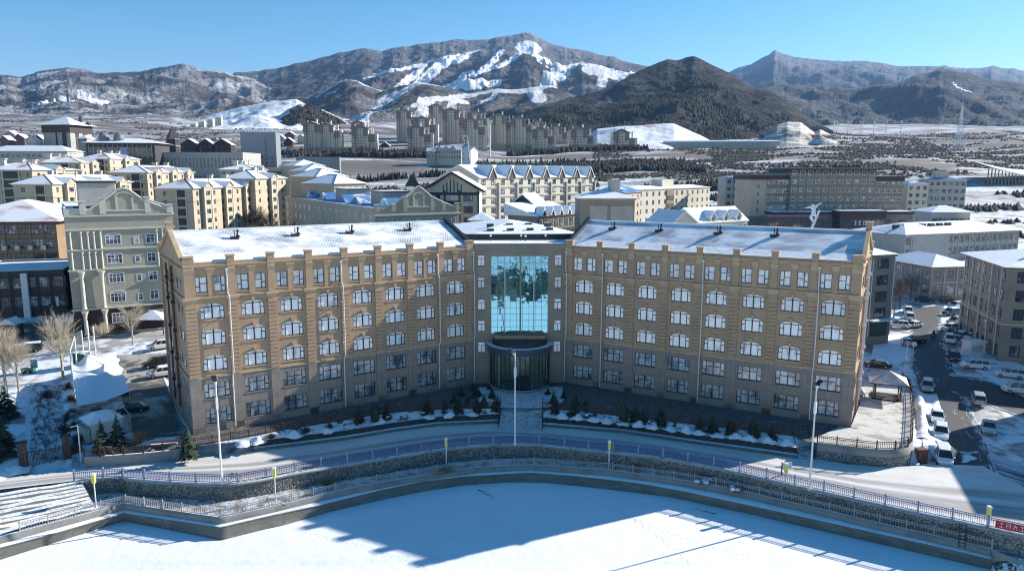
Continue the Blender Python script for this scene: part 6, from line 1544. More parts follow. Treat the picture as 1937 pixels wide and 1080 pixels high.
# ---- cars
paints = {k: M("car_"+k, c, .28, spec=.7) for k, c in dict(white=(.72, .73, .74), black=(.015, .016, .02), silver=(.40, .42, .44), red=(.045, .018, .02), grey=(.12, .13, .14), teal=(.30, .38, .38), dark=(.04, .045, .055)).items()}
cglass = M("car_glass", (.02, .025, .03), .06, spec=.9); tyre = M("tyre", (.02, .02, .02), .9); rimm = M("wheel_rim", (.45, .46, .48), .35, metal=.7); hl = M("headlight", (.7, .72, .74), .15); tl = M("tail_light", (.35, .02, .02), .3)
def car(kind, paint, snowy):
    key = (kind, paint, snowy); L, Wd, belt, roof, cab = dict(sedan=(4.7, .90, .92, 1.45, (-1.75, -1.15, .35, 1.15)), suv=(4.6, .93, 1.05, 1.72, (-2.2, -1.95, .55, 1.15)), van=(4.9, .95, 1.1, 1.95, (-2.35, -2.2, 1.15, 1.85)), minivan=(4.8, .93, 1.05, 1.7, (-2.25, -1.95, .7, 1.5)))[kind]
    r = thing("parked_car", "", {"sedan": "car", "suv": "car", "van": "van", "minivan": "car"}[kind], (0, 0, 0), 0, "cars parked around the hotel")
    h = L/2; b = MB(paints[paint])
    st = [(-h, .42, belt-.12, Wd-.16), (-h+.12, .30, belt-.02, Wd-.04), (-h+.9, .26, belt, Wd), (0, .26, belt, Wd), (cab[3], .26, belt-.02, Wd), (h-.5, .28, belt-.16, Wd-.04), (h-.1, .34, belt-.28, Wd-.14), (h, .42, belt-.42, Wd-.26)]
    rings = []
    for x, z0, z1, w in st:
        pr = [(-w*.9, z0), (-w, z0+.15), (-w, z1-.18), (-w*.93, z1), (w*.93, z1), (w, z1-.18), (w, z0+.15), (w*.9, z0)]
        rings.append([b.P((x, y, z)) for y, z in pr])
    for A, B in zip(rings[:-1], rings[1:]):
        for k in range(8): b.f.append([A[k], A[(k+1) % 8], B[(k+1) % 8], B[k]]); b.m.append(b.cur)
    b.f.append(rings[0]); b.m.append(b.cur); b.f.append(rings[-1][::-1]); b.m.append(b.cur)
    part("body", b, r)
    g = MB(cglass); a0, a1, a2, a3 = cab; w0, w1 = Wd*.9, Wd*.72
    bot = [(a0, -w0, belt-.01), (a3, -w0, belt-.03), (a3, w0, belt-.03), (a0, w0, belt-.01)]; top = [(a1, -w1, roof-.05), (a2, -w1, roof-.03), (a2, w1, roof-.03), (a1, w1, roof-.05)]
    for k in range(4): g.face([bot[k], bot[(k+1) % 4], top[(k+1) % 4], top[k]])
    part("windows", g, r)
    f = MB(snow if snowy else paints[paint]); f.frus(a1-.06, a2+.06, -w1-.03, w1+.03, roof-.07, a1+.08, a2-.1, -w1+.1, w1-.1, roof+(.09 if snowy else 0)); part("roof", f, r)
    pl = MB(paints[paint])
    for t in (0, .36, .68, 1):
        for s in (-1, 1):
            xb, xt = a0+(a3-a0)*t, a1+(a2-a1)*t; pl.tube((xb, s*(w0+.01), belt-.02), (xt, s*(w1+.01), roof-.05), .045, n=4)
    part("cab_frame", pl, r)
    for x in (-L*.29, L*.31):
        for s in (-1, 1):
            w = MB(tyre); w.tube((0, -.11, 0), (0, .11, 0), .34, n=14); o = part("wheel", w, r, (x, s*(Wd-.09), .34)); q = MB(rimm); q.tube((0, s*.10, 0), (0, s*.125, 0), .2, n=10); link("rim", q.mesh("rim"), o)
    for s in (-1, 1):
        q = MB(hl); q.box(h-.2, h-.03, s*Wd*.68-.2, s*Wd*.68+.2, belt-.42, belt-.27); part("headlight", q, r); q = MB(tl); q.box(-h-.02, -h+.1, s*Wd*.75-.12, s*Wd*.75+.12, belt-.36, belt-.1); part("tail_light", q, r)
        q = MB(paints[paint]); q.box(a3-.35, a3-.15, s*(Wd+.08)-.08, s*(Wd+.08)+.08, belt+.0, belt+.16); part("wing_mirror", q, r)
    if snowy: q = MB(snow); q.frus(a3+.1, h-.35, -Wd*.78, Wd*.78, belt-.1, a3+.2, h-.5, -Wd*.7, Wd*.7, belt+.02); part("bonnet_snow", q, r)
    return r
cars = [("sedan", "black", 0, 1749, 572, -31, "black sedan parked crosswise at the far end of the street"), ("suv", "black", 0, 1796, 574, -25, "black car behind the snow roofed ones at the far right of the street end"), ("minivan", "white", 0, 1809, 583, 205, "white minivan second in the slanted row by the right building"),
 ("suv", "dark", 1, 1799, 596, 200, "dark car with thick snow on its roof in the slanted row"), ("suv", "silver", 0, 1808, 613, 200, "silver SUV in the middle of the slanted row"), ("sedan", "grey", 1, 1825, 613, 200, "dark grey car wedged behind the silver SUV"), ("sedan", "white", 1, 1797, 625, 205, "snow covered low car between the silver SUV and the white one facing us"),
 ("suv", "white", 0, 1796, 648, 243, "white SUV facing the camera on the right kerb"), ("sedan", "black", 1, 1817, 640, 215, "black car half buried in snow beside the facing white SUV"), ("sedan", "white", 1, 1838, 643, 205, "car under a white snow cover by the wall of the right building"), ("suv", "red", 0, 1805, 682, 244, "dark red SUV parked behind the white minivan"), ("minivan", "white", 0, 1843, 697, 163, "clean white minivan broadside at the corner"), ("suv", "white", 0, 1909, 714, 152, "white SUV by the right edge in front of the apartment block"),
 ("suv", "white", 0, 1717, 592, 64, "white SUV with dark rear window at the head of the left row"), ("suv", "white", 0, 1720, 604, 64, "second white car of the left row"), ("suv", "white", 0, 1697, 620, 152, "white car standing side on by the narrow block"), ("sedan", "white", 1, 1727, 620, 205, "low snowy car sticking out of the left row into the street"), ("sedan", "black", 0, 1728, 648, 180, "black car nose out behind the round sign"), ("sedan", "silver", 1, 1715, 652, 64, "small silver car beside the round sign"),
 ("sedan", "black", 1, 1660, 695, 150, "long black car with snow on the roof behind the pavilion"), ("suv", "teal", 0, 1754, 738, 240, "greenish grey SUV driving down the dark lane"), ("minivan", "silver", 0, 1850, 762, 62, "silver minivan with lit red rear seen from behind in the sunlit gap"), ("sedan", "white", 0, 1772, 795, 241, "first white car in the kerb row by the round terrace"), ("suv", "white", 0, 1779, 826, 240, "white SUV with dark grille in the kerb row"), ("van", "white", 0, 1783, 872, 247, "white van, nearest of the kerb row by the brown cabinet"),
 ("sedan", "silver", 0, 1870, 816, 238, "silver sedan alone on the right side of the tracked street"), ("van", "white", 0, 1927, 744, 160, "white van cut by the right picture edge"),
 ("suv", "dark", 1, 54, 666, 205, "dark car with snowy roof on the shaded back street at left"), ("suv", "black", 0, 296, 694, 213, "black car in the sunny end of the hotel parking lot"), ("suv", "white", 1, 306, 712, 213, "white snow dusted car against the hotel's left wall"), ("suv", "white", 0, 304, 660, 213, "white car half hidden behind the hotel's left corner"), ("sedan", "black", 0, 250, 779, 200, "black car in the shade behind the white shed"), ("sedan", "dark", 1, 215, 748, 205, "dark car sheltering under the tent roof")]
cp = {}
for kind, paint, sn, px, py, ang, lab in cars:
    k = (kind, paint, sn); first = k not in cp
    if first: cp[k] = car(*k)
    t = cp[k] if first else copy_tree(cp[k])
    x, y, z = Gt(px, py); t.location = (x, y, z+.06); t.rotation_euler = (0, 0, R(ang)); t['label'] = lab
# ---- trees
bark = M("bare_twigs", (0.44, 0.39, 0.31), .9, [((.30, .26, .2), 2.0, .5, .6)]); barkd = M("dark_bark", (0.09, .07, .055), .9)
needle = M("spruce_needles", (0.035, 0.055, 0.035), .9, [((.06, .08, .05), 1.5, .5, .6), ((.4, .43, .46), 3.0, .66, .72)])
twigb = M("brown_twigs", (0.15, .10, .07), .9)
def bare_tree(loc, h, spread, label, seed, mat=bark, upright=.75, group=None, n0=9):
    rr = random.Random(seed); r = thing("bare_tree", label, "tree", loc, 0, group); t = MB(barkd if mat is twigb else mat); cr = MB(mat)
    th = h*.3; t.tube((0, 0, -.3), (0, 0, th), .022*h, .016*h, 7); t.tube((0, 0, th), (0, 0, h*.7), .016*h, .006*h, 6); part("trunk", t, r)
    def grow(p, d, L, rad, lev):
        q = p+d*L; cr.tube(p, q, rad, rad*.6, 3 if lev < 2 else 4)
        if lev == 0: return
        for k in range(4 if lev > 1 else 3):
            e = (d+Vector((rr.uniform(-.5, .5), rr.uniform(-.5, .5), rr.uniform(-.1, .45)*upright))).normalized()
            grow(p+d*L*rr.uniform(.35, 1), e, L*rr.uniform(.5, .8), rad*.55, lev-1)
    for k in range(n0*5):
        a = rr.uniform(0, 6.28); zz = rr.uniform(.22, .66)*h; e = Vector((math.cos(a)*spread, math.sin(a)*spread, upright*1.1)).normalized()
        grow(Vector((0, 0, zz)), e, h*rr.uniform(.2, .3)*(1.1-zz/h*.55), .0032*h, 3)
    part("crown", cr, r); return r
def conifer(loc, h, rad, label, seed, group=None, mat=needle):
    rr = random.Random(seed); r = thing("conifer", label, "tree", loc, 0, group); t = MB(barkd); t.tube((0, 0, -.3), (0, 0, h*.95), .025*h, .004*h, 6); part("trunk", t, r); c = MB(mat)
    nl = int(9+h*1.6)
    for i in range(nl):
        f = i/(nl-1); z = h*(.08+.88*f); R_ = rad*(1-f)**.85+.08; nb = int(7+6*(1-f))
        for k in range(nb):
            a = rr.uniform(0, 6.28); L = R_*rr.uniform(.7, 1.12); dr = -.22*L; w = L*.2+.04; ca, sa = math.cos(a), math.sin(a)
            p0 = (0, 0, z+.1*h/nl); p1 = (ca*L*.55-sa*w, sa*L*.55+ca*w, z+dr*.3+rr.uniform(-.05, .05)); p2 = (ca*L, sa*L, z+dr); p3 = (ca*L*.55+sa*w, sa*L*.55-ca*w, z+dr*.3-.05)
            c.face([p0, p1, p2]); c.face([p0, p2, p3]); c.face([p1, (ca*L*.6, sa*L*.6, z+dr-.12-.05*L), p3])
    c.tube((0, 0, h*.9), (0, 0, h*1.03), .05, .01, 4)
    part("crown", c, r); return r
def bush(loc, w, h, label, seed, mat=twigb, group=None, snowy=False):
    rr = random.Random(seed); r = thing("bush", label, "bush", loc, 0, group); c = MB(mat)
    for k in range(170):
        a = rr.uniform(0, 6.28); u = rr.random(); e = Vector((math.cos(a)*u*w, math.sin(a)*u*w, h*math.sqrt(max(0, 1-u*u*.8))*rr.uniform(.75, 1.05)))
        m_ = e*.5+Vector((0, 0, -.08*h)); c.tube((e.x*.15, e.y*.15, 0), m_, .02, .014, 3); c.tube(m_, e, .014, .008, 3); c.tube(m_, e+Vector((rr.uniform(-.3, .3), rr.uniform(-.3, .3), 0))*w*.6, .012, .006, 3)
    part("branches", c, r)
    if snowy:
        s = MB(snow)
        for k in range(7): a = rr.uniform(0, 6.28); u = rr.uniform(0, .6)*w; s.lathe([(.25*w, h*.55), (.2*w, h*.75), (.02, h*.85)], 7, u*math.cos(a), u*math.sin(a))
        part("snow_cap", s, r)
    return r
for px, py, h, sp, lab, sd_, up in ((120, 718, 11.5, .8, "tall pale bare tree beside the white tent roof", 1, 1.0), (12, 745, 12, .8, "broad pale bare tree at the left picture edge", 2, 1.0), (252, 652, 8.5, .9, "spreading pale bare tree before the dark base of the column fronted block", 3, .8), (-20, 700, 12, .6, "bare tree cut by the left picture edge", 4, 1.0), (36, 742, 9, .7, "smaller bare tree in front of the one at the left edge", 14, .9)):
    bare_tree(Gt(px, py), h, sp, lab, sd_, upright=up)
for px, py, h, sp, lab, sd_ in ((1702, 585, 8, .6, "bare tree beside the narrow block at the far street end", 5), (1690, 605, 7, .7, "low bare tree by the verge of the narrow block", 6), (1722, 568, 8, .7, "wide bare tree left of the dark sedan at the street end", 7), (1788, 566, 6, .8, "bare shrub tree before the low hall", 8), (1810, 566, 6, .8, "rightmost shrub tree before the low hall", 9), (1855, 640, 5, .8, "thin bare tree by the right building's wall", 10)):
    bare_tree(Gt(px, py), h, sp, lab, sd_, mat=twigb, upright=.7)
bush(Gt(196, 638), 3.2, 3.0, "round bare bush between the pale trees behind the tent", 11, bark)
def Gz(px, py, z): return G(px, py, z)
x, y, z = G(249, 852, -.85); bush((x, y+1.6, -.85), 2.0, 2.1, "round brown bush behind the low fence beside the two spruces", 12, M("reddish_twigs", (.26, .17, .10), .9))
conifer(G(194, 856, -.85), 4.6, 1.7, "left of the two green spruces in front of the white shed", 21)
conifer(G(224, 850, -.85), 5.0, 1.7, "right of the two green spruces in front of the white shed", 22)
conifer(G(357, 866, -1.6), 4.6, 1.5, "ragged dark spruce at the corner of the lot wall beside the road", 23)
for i, (px, py, h, rad) in enumerate(((4, 862, 6, 2.6), (-22, 800, 8, 3.4), (12, 790, 5, 2.2))): conifer(Gt(px, py), h, rad, ["large dark evergreen in the lower left corner", "dark evergreen mostly outside the left edge", "dark evergreen behind the corner one"][i], 30+i)
def street_conifers():
    proto = [conifer((0, 0, 0), 2.9, 1.15, "", 40), conifer((0, 0, 0), 2.4, .9, "", 41)]
    col = MB(needle); col.lathe([(.3, 0), (.62, .4), (.68, 1.4), (.5, 2.1), (.1, 2.6)], 10)
    lab = lambda k, side: f"small dark conifer in the terrace bed, {['first','second','third','fourth','fifth','sixth','seventh','eighth','ninth','tenth'][k]} {side} of the entrance stairs"
    used = [0, 0]
    for side, xs in (("west", [932, 902, 862, 832, 798, 720, 660]), ("east", [1058, 1098, 1192+22, 1232, 1270, 1345, 1378, 1412, 1455, 1497])):
        for k, px in enumerate(xs):
            T = T1 if side == "west" else T2; W_ = W1 if side == "west" else W2
            P = [(a+b)/2+(b-a)*.1 for a, b in zip(W_, T)]; s = min(P, key=lambda q: abs(q[0]/q[1]-(px-968.5)/1355/1.02))
            i = (k*7+len(side)) % 2
            t = proto[i] if not used[i] else copy_tree(proto[i]); used[i] = 1; t.location = (s[0], s[1]+.3, -.75); t.rotation_euler = (0, 0, k*1.3); f = .85+.3*((k*37) % 10)/10; t.scale = (f, f, f); t['label'] = lab(k, side); t['group'] = "small conifers along the terrace"
    for px, w in ((692, "west"), (1190, "east")):
        T = T1 if w == "west" else T2; W_ = W1 if w == "west" else W2; P = [(a+b)/2 for a, b in zip(W_, T)]; s = min(P, key=lambda q: abs(q[0]/q[1]-(px-968.5)/1355/1.02))
        r = thing("column_shrub", f"dense rounded dark column shrub in the {w}ern terrace bed", "bush", (s[0], s[1], -.8)); q = MB(needle); rr = random.Random(px)
        for k in range(420):
            a = rr.uniform(0, 6.28); zz = rr.uniform(.05, 2.5); R_ = (.66 if zz < 1.6 else .66*(1-(zz-1.6)/1.15))*rr.uniform(.8, 1.05); p = Vector((math.cos(a)*R_, math.sin(a)*R_, zz)); u = Vector((-math.sin(a), math.cos(a), 0))*.11
            q.face([tuple(p-u), tuple(p+u), tuple(p*1.08+Vector((0, 0, .22)))])
        q.lathe([(.3, 0), (.5, .4), (.55, 1.4), (.4, 2.1), (.05, 2.5)], 9); part("foliage", q, r)
street_conifers()
def forecourt_shrubs():
    rr = random.Random(12); sp = [(872,748,1.7),(884,762,1.3),(902,750,2.2),(915,764,1.5),(930,752,1.8),(941,766,1.4),(858,760,1.4),(893,738,1.2),(925,738,1.3),(1036,746,1.4),(1047,762,1.9),(1066,752,1.3),(1088,764,1.6),(1040,734,1.2),(1108,768,1.2)]
    P = None
    for k, (px, py, h) in enumerate(sp):
        x, y, z = G(px, py, -.15)
        if P is None: P = conifer((x, y, z), 2.0, .95, "", 90); t = P
        else: t = copy_tree(P)
        t.location = (x, y, z); t.scale = (h/2*1.05, h/2*1.05, h/2); t.rotation_euler = (0, 0, k*2.1); t['group'] = "small dark conifers in the forecourt"
        t['label'] = f"dark young conifer on the forecourt {'left' if px < 985 else 'right'} of the entrance, {['tall', 'low', 'tallest', 'small', 'full', 'thin'][k % 6]} one {['nearest the drum', 'by the terrace edge', 'midway'][k % 3]}"
    for k in range(16):
        W_, T = ((W1, T1), (W2, T2))[k % 2]; i = rr.randint(4, 55); p = W_[i]*.5+T[i]*.5
        bush((p[0], p[1], -.85), rr.uniform(.5, .9), rr.uniform(.6, 1.0), f"small leafless shrub {rr.choice(['with reddish twigs', 'with dark twigs'])} in the terrace bed, {abs(p[0]-1.3):.0f} metres {'west' if p[0] < 1.3 else 'east'} of the stairs", 300+k, barkd, "leafless shrubs along the terrace beds", snowy=k % 3 == 0)
forecourt_shrubs()
# snow heaps along the beds
def heaps():
    k = 0
    for W_, T, xs in ((W2, T2, np.linspace(.1, .97, 15)), (W1, T1, [.07, .13, .24, .36, .55, .74, .82, .9])):
        for t in xs:
            i = int(t*59); p = W_[i]*.45+T[i]*.55; rr = random.Random(k); n = 12; r = thing("snow_heap", f"white shovelled snow heap, number {k+1} along the terrace bed", "snow heap", (p[0], p[1], -.95), rr.uniform(0, 6), "snow heaps along the terrace beds"); k += 1
            m = MB(snow); h = rr.uniform(.3, .75)
            pr = [(1.3, -.1), (1.0, h*.28), (.72, h*.5), (.42, h*.82), (.1, h)]
            rings = []
            for R_, z in pr: rings.append([m.P((R_*math.cos(6.283*j/n)*rr.uniform(.7, 1.2), R_*math.sin(6.283*j/n)*rr.uniform(.55, 1.0), z+rr.uniform(-.07, .07))) for j in range(n)])
            for A, B in zip(rings[:-1], rings[1:]):
                for j in range(n): m.f.append([A[j], A[(j+1) % n], B[(j+1) % n], B[j]]); m.m.append(0)
            m.f.append(rings[-1]); m.m.append(0)
            part("heap", m, r, smooth=True)
heaps()
for o in list(C.objects):
    if o.name.startswith("snow_heap"):
        f = (-1, 1)[o.location.x > 0]; o['label'] = f"shovelled snow heap in the bed {'east' if f > 0 else 'west'} of the stairs, {int(abs(o.location.x-1.3))} metres off"
# dry reeds and bushes on the promenade
def reeds():
    r2 = np.random.RandomState(3); n = 2600; i = r2.randint(20, len(PROM)-2, n); t = r2.rand(n); dens = fbm(i/6., i*0+.5, 3, 4)
    keep = dens > .42+.25*r2.rand(n); i = i[keep]; t = t[keep]; A = PROM[i]; B = offset(LFE, -.8)[i]; P = A*(1-t[:, None])+B*t[:, None]+r2.randn(len(i), 2)*.2
    pts = np.column_stack([P, np.full(len(P), ZP)]); V = []; F = []
    for k, p in enumerate(pts):
        h = r2.uniform(.3, .9); a = r2.rand()*6.28; lean = r2.randn(2)*.22*h; w = .025
        b = len(V); V += [(p[0]-w*math.cos(a), p[1]-w*math.sin(a), p[2]), (p[0]+w*math.cos(a), p[1]+w*math.sin(a), p[2]), (p[0]+lean[0], p[1]+lean[1], p[2]+h)]; F.append((b, b+1, b+2))
    struct("dry_reeds", np_mesh("dry_reeds", V, F, [M("dry_reed", (.30, .235, .16), .9), ]), 'stuff')
reeds()
rp = [(1390, 932), (1330, 915), (620, 916), (1640, 978), (1720, 995), (840, 893), (1780, 1008), (1205, 888)]
for i, (px, py) in enumerate(rp): bush(G(px, py, ZP), 1.3+.3*(i % 3), .9, f"low {'snow laden ' if i == 0 else ''}dry shrub on the promenade, {['below the sunlit right stretch of road', 'left of the snow laden shrub', 'by the stone wall left of the centre', 'right of the third lantern post', 'between the last two lantern posts', 'under the second lantern post from the centre', 'nearest the right end', 'just right of the centre lamp'][i]}", 60+i, M("dry_reed", (0, 0, 0)), "dry shrubs on the promenade", snowy=(i in (0, 1)))
# left dark trees behind the hotel roof
for i, (px, py, d, h) in enumerate(((470, 434, 205, 13), (492, 420, 230, 14), (515, 432, 212, 13), (535, 424, 225, 12), (503, 400, 260, 14), (480, 395, 275, 12))):
    x, y, z = D(px, py, d); bare_tree((x, y, gz1(x, y)), z+2-gz1(x, y), .8, f"dark bushy bare tree between beige and blue roofed blocks, {['front left', 'rear left', 'front middle', 'front right', 'back row right', 'back row left'][i]}", 80+i, mat=barkd, upright=.7, group="dark trees between the blocks", n0=12)
# trees and people-high shrubs before the banded hotel
for i, px in enumerate((1445, 1462, 1478, 1508, 1600, 1660, 1690, 1714)):
    x, y, z = D(px, 438, 285); bare_tree((x, y, gz1(x, y)), 8+i % 3, .7, f"bare tree before the banded hotel's podium, {['first', 'second', 'third', 'fourth', 'fifth', 'sixth', 'seventh', 'eighth'][i]} from the left", 100+i, mat=bark if i % 2 else twigb, upright=.8, group="bare trees before the banded hotel", n0=6)
# ---- street lamps
lampg = "tall white street lamps on the railing line"
def lamp(x, y, h, lab, ang=0):
    r = thing("street_lamp", lab, "street lamp", (x, y, ZR+.1), ang, lampg); m = MB(whitem); m.tube((0, 0, 0), (0, 0, h), .13, .075, 8); m.lathe([(.26, 0), (.26, .12), (.16, .3)], 8); m.box(-.13, .13, -.13, .13, h*.74, h*.74+1.4); part("pole", m, r)
    m = MB(whitem); m.tube((0, 0, h-.5), (.5, .15, h+.1), .05); m.tube((0, 0, h-.5), (.4, -.3, h+.35), .05); part("arm", m, r)
    m = MB(darkmetal); m.box(.1, 1.0, -.28, .28, 0, .12); o = part("lamp_head", m, r, (.1, 0, h)); o.rotation_euler = (0, -.5, 0); m = MB(M("lamp_lens", (.7, .72, .75), .2)); m.box(.2, .9, -.22, .22, -.02, -.005); link("lens", m.mesh("lens"), o); return r
for px, py, h, a, lab in ((421, 914, 12.6, 2.2, "white street lamp left of the hotel's first window columns"), (974, 840, 12.9, 2.4, "white street lamp on the axis of the glass entrance"), (1530, 924, 12.6, .7, "white street lamp before the right end of the hotel")):
    x, y, _ = G(px, py, ZR+.1); lamp(x, y-.15, h, lab, a)
yel = M("yellow_lantern", (.75, .62, .12), .5)
for i, (px, py) in enumerate(((182, 959), (521.5, 946), (844.5, 884), (1151.5, 889), (1484, 937), (1864, 1026))):
    x, y, _ = G(px, py, ZP); r = thing("lantern_post", ["first lantern post from the left, by the snowy steps", "yellow topped lantern post before the left wing", "yellow topped lantern post left of the entrance axis", "yellow topped lantern post right of the entrance axis", "yellow topped lantern post in the sunlit right stretch", "last lantern post beside the red banner"][i], "lantern post", (x, y, ZP), 0, "yellow topped lantern posts along the promenade")
    m = MB(whitem); m.tube((0, 0, 0), (0, 0, 3.0), .07, n=8); m.lathe([(.16, 0), (.16, .1), (.08, .2)], 8); part("post", m, r); m = MB(yel); m.box(-.17, .17, -.17, .17, 3.0, 3.95); part("lantern", m, r); m = MB(whitem); m.box(-.2, .2, -.2, .2, 3.95, 4.1); m.use(snow).box(-.18, .18, -.18, .18, 4.1, 4.16); part("cap", m, r)
# red banner tied to the railing, pale text strokes
b0, b1 = np.array(FENCE[-2][:2]), np.array(FENCE[-1][:2]); dv = (b1-b0)/np.linalg.norm(b1-b0); s0 = b0+dv*.5; an = math.atan2(dv[1], dv[0])
r = thing("red_banner", "red banner with pale lettering tied to the blue railing at the right edge", "banner", (s0[0]+.03, s0[1]-.12, ZR+.25), an); m = MB(M("red_banner", (0, 0, 0))); m.box(0, 7, -.012, .012, 0, .85); part("cloth", m, r)
m = MB(whitem); rr = random.Random(4)
for i in range(11):
    cx = .35+i*.6
    for sgm in (((0, .62, .36, .62), (.18, .72, .18, .2), (0, .2, .36, .2)), ((.02, .7, .02, .2), (.02, .7, .34, .7), (.34, .7, .34, .2), (.02, .45, .34, .45)), ((0, .55, .36, .55), (.18, .72, 0, .2), (.18, .55, .36, .2)))[i % 3]: m.tube((cx+sgm[0], -.03, sgm[1]), (cx+sgm[2], -.03, sgm[3]), .028, n=4)
part("lettering", m, r)
# ---- gazebo
def gazebo():
    c = np.mean([G(1641, 760, 0), G(1697, 768, 0), G(1710, 740, 0), G(1660, 735, 0)], axis=0); r = thing("gazebo", "four posted pavilion with dark pyramid roof on the sunny terrace", "gazebo", (c[0], c[1], 0), -.42); tile = M("grey_gazebo_tile", (.42, .42, .45), .6, [((.62, .64, .68), .8, .5, .62), ((.12, .1, .1), 1.6, .64, .7)])
    for sx in (-1, 1):
        for sy in (-1, 1): m = MB(brownwood); m.tube((sx*1.75, sy*1.75, 0), (sx*1.75, sy*1.75, 2.7), .1, n=8); part("post", m, r)
    m = MB(tile); e = 2.75; ap = (0, 0, 4.35)
    for a, b in (((-e, -e), (e, -e)), ((e, -e), (e, e)), ((e, e), (-e, e)), ((-e, e), (-e, -e))):
        n = 6
        for k in range(n):
            t0, t1 = k/n, (k+1)/n; f = lambda t, p: (p[0]*(1-t), p[1]*(1-t), 2.75+1.6*t**1.1)
            m.face([f(t0, a), f(t0, b), f(t1, b), f(t1, a)])
        m.tube((a[0], a[1], 2.75), ap, .07, n=4)
    m.use(brownwood).box(-e, e, -e, e, 2.62, 2.74); m.lathe([(.16, 4.3), (.2, 4.45), (.05, 4.75)], 8); part("roof", m, r)
    m = MB(brownwood)
    for (x0, x1, y0, y1) in ((-1.8, 1.8, -1.95, -1.6), (-1.95, -1.6, -1.6, 1.6), (1.6, 1.95, -1.6, 1.6)): m.box(x0, x1, y0, y1, .38, .46); m.box(x0, x1, y0, y1, .05, .12)
    for (p, q) in (((-1.8, -1.95), (1.8, -1.95)), ((-1.95, -1.8), (-1.95, 1.8)), ((1.95, -1.8), (1.95, 1.8))): m.tube((*p, .85), (*q, .85), .05)
    part("bench", m, r); m = MB(darkst); m.box(-2.2, 2.2, -2.2, 2.2, -.02, .05); part("floor", m, r)
gazebo()
# brown cabinet, signs, white gate house
x, y, z = Gt(1743, 853); r = thing("cabinet", "rusty brown metal cabinet at the foot of the round terrace", "cabinet", (x, y, z), .1); m = MB(M("rusty_brown", (.15, .06, .04), .7, [((.08, .035, .03), 2, .5, .6)])); m.box(-.65, .65, -.45, .45, 0, 1.9); m.box(-.7, .7, -.5, .5, 1.9, 2.0); part("box", m, r); m = MB(darkmetal); m.box(-.02, .02, -.47, -.45, .2, 1.8); m.box(.1, .16, -.5, -.45, .9, 1.1); part("door_seam", m, r)
x, y, z = Gt(1711, 718); r = thing("street_sign", "green street name sign on a tall pole with a slanting solar lamp", "sign", (x, y, z), .1); m = MB(pipe_m); m.tube((0, 0, 0), (0, 0, 6.6), .07); part("pole", m, r); m = MB(M("sign_green", (.10, .32, .25), .5)); m.box(-.9, .9, -.09, -.06, 2.9, 3.3); m.use(whitem)
for i in range(5): m.box(-.7+i*.3, -.55+i*.3, -.1, -.091, 3.02, 3.2)
part("name_plate", m, r); m = MB(whitem); m.box(-.2, 1.5, -.5, .5, 0, .1); o = part("solar_panel", m, r, (0, 0, 6.7)); o.rotation_euler = (0, .35, 0)
x, y, z = Gt(1726, 682); r = thing("round_sign", "round white backed traffic sign on a thin post", "traffic sign", (x, y, z)); m = MB(pipe_m); m.tube((0, 0, 0), (0, 0, 3.2), .05); part("post", m, r); m = MB(whitem); m.tube((0, -.06, 3.2), (0, -.1, 3.2), .5, n=20); part("disc", m, r)
x, y, z = Gt(1848, 672); r = thing("gatehouse", "small white guard hut with snowy roof and pale blinds between the parked cars", "hut", (x, y, z), .1); m = MB(whitem); m.box(-1.6, 1.6, 0, 2.2, 0, 2.5); part("wall", m, r); m = MB(snow); m.box(-1.8, 1.8, -.2, 2.4, 2.5, 2.75); part("roof", m, r); m = MB(M("pale_blind", (.5, .5, .42), .6)); m.box(-1.2, 1.0, -.05, -.01, .8, 2.0); part("window", m, r)
x, y, z = Gt(1826, 672); r = thing("white_gate", "white slatted sliding gate beside the guard hut", "gate", (x, y, z), .05); m = MB(whitem)
for i in range(12): m.box(-2+i*.33, -1.92+i*.33, -.04, .04, 0, 1.5)
m.box(-2, 2, -.05, .05, .2, .3); m.box(-2, 2, -.05, .05, 1.3, 1.4); part("slats", m, r)
x, y, z = Gt(1765, 640); 
r = thing("litter_bin", "dark hunched statue like stone bollard standing in the middle of the dark lane", "bollard", (x, y, z)); m = MB(darkst); m.lathe([(.35, 0), (.4, .5), (.3, 1.2), (.22, 1.6), (.05, 1.8)], 10); part("body", m, r)
x, y, _ = G(1478, 899, ZR); r = thing("notice_board", "white notice board on a post standing on the snowy road edge", "notice board", (x, y, ZR), .35); m = MB(darkmetal); m.box(-.06, .06, -.05, .05, 0, 1.7); part("post", m, r); m = MB(whitem); m.box(0.05, 1.5, -.03, .03, .75, 1.6)
m.use(greyl)
for k in range(4): m.box(.15, 1.4, -.04, -.03, .85+.18*k, .93+.18*k)
part("board", m, r)
b0 = G(1858, 997, ZR); r = thing("ladder", "short black ladder leaning on the stone wall near the last lantern post", "ladder", (b0[0]-2.2, b0[1]-.15, ZP), -.45); m = MB(darkmetal)
for s in (-.3, .3): m.tube((s, -1.0, 0), (s, -.2, 2.4), .05)
for k in range(7): t = (k+.5)/7; m.tube((-.3, -1+.8*t, 2.4*t), (.3, -1+.8*t, 2.4*t), .04)
part("frame", m, r)
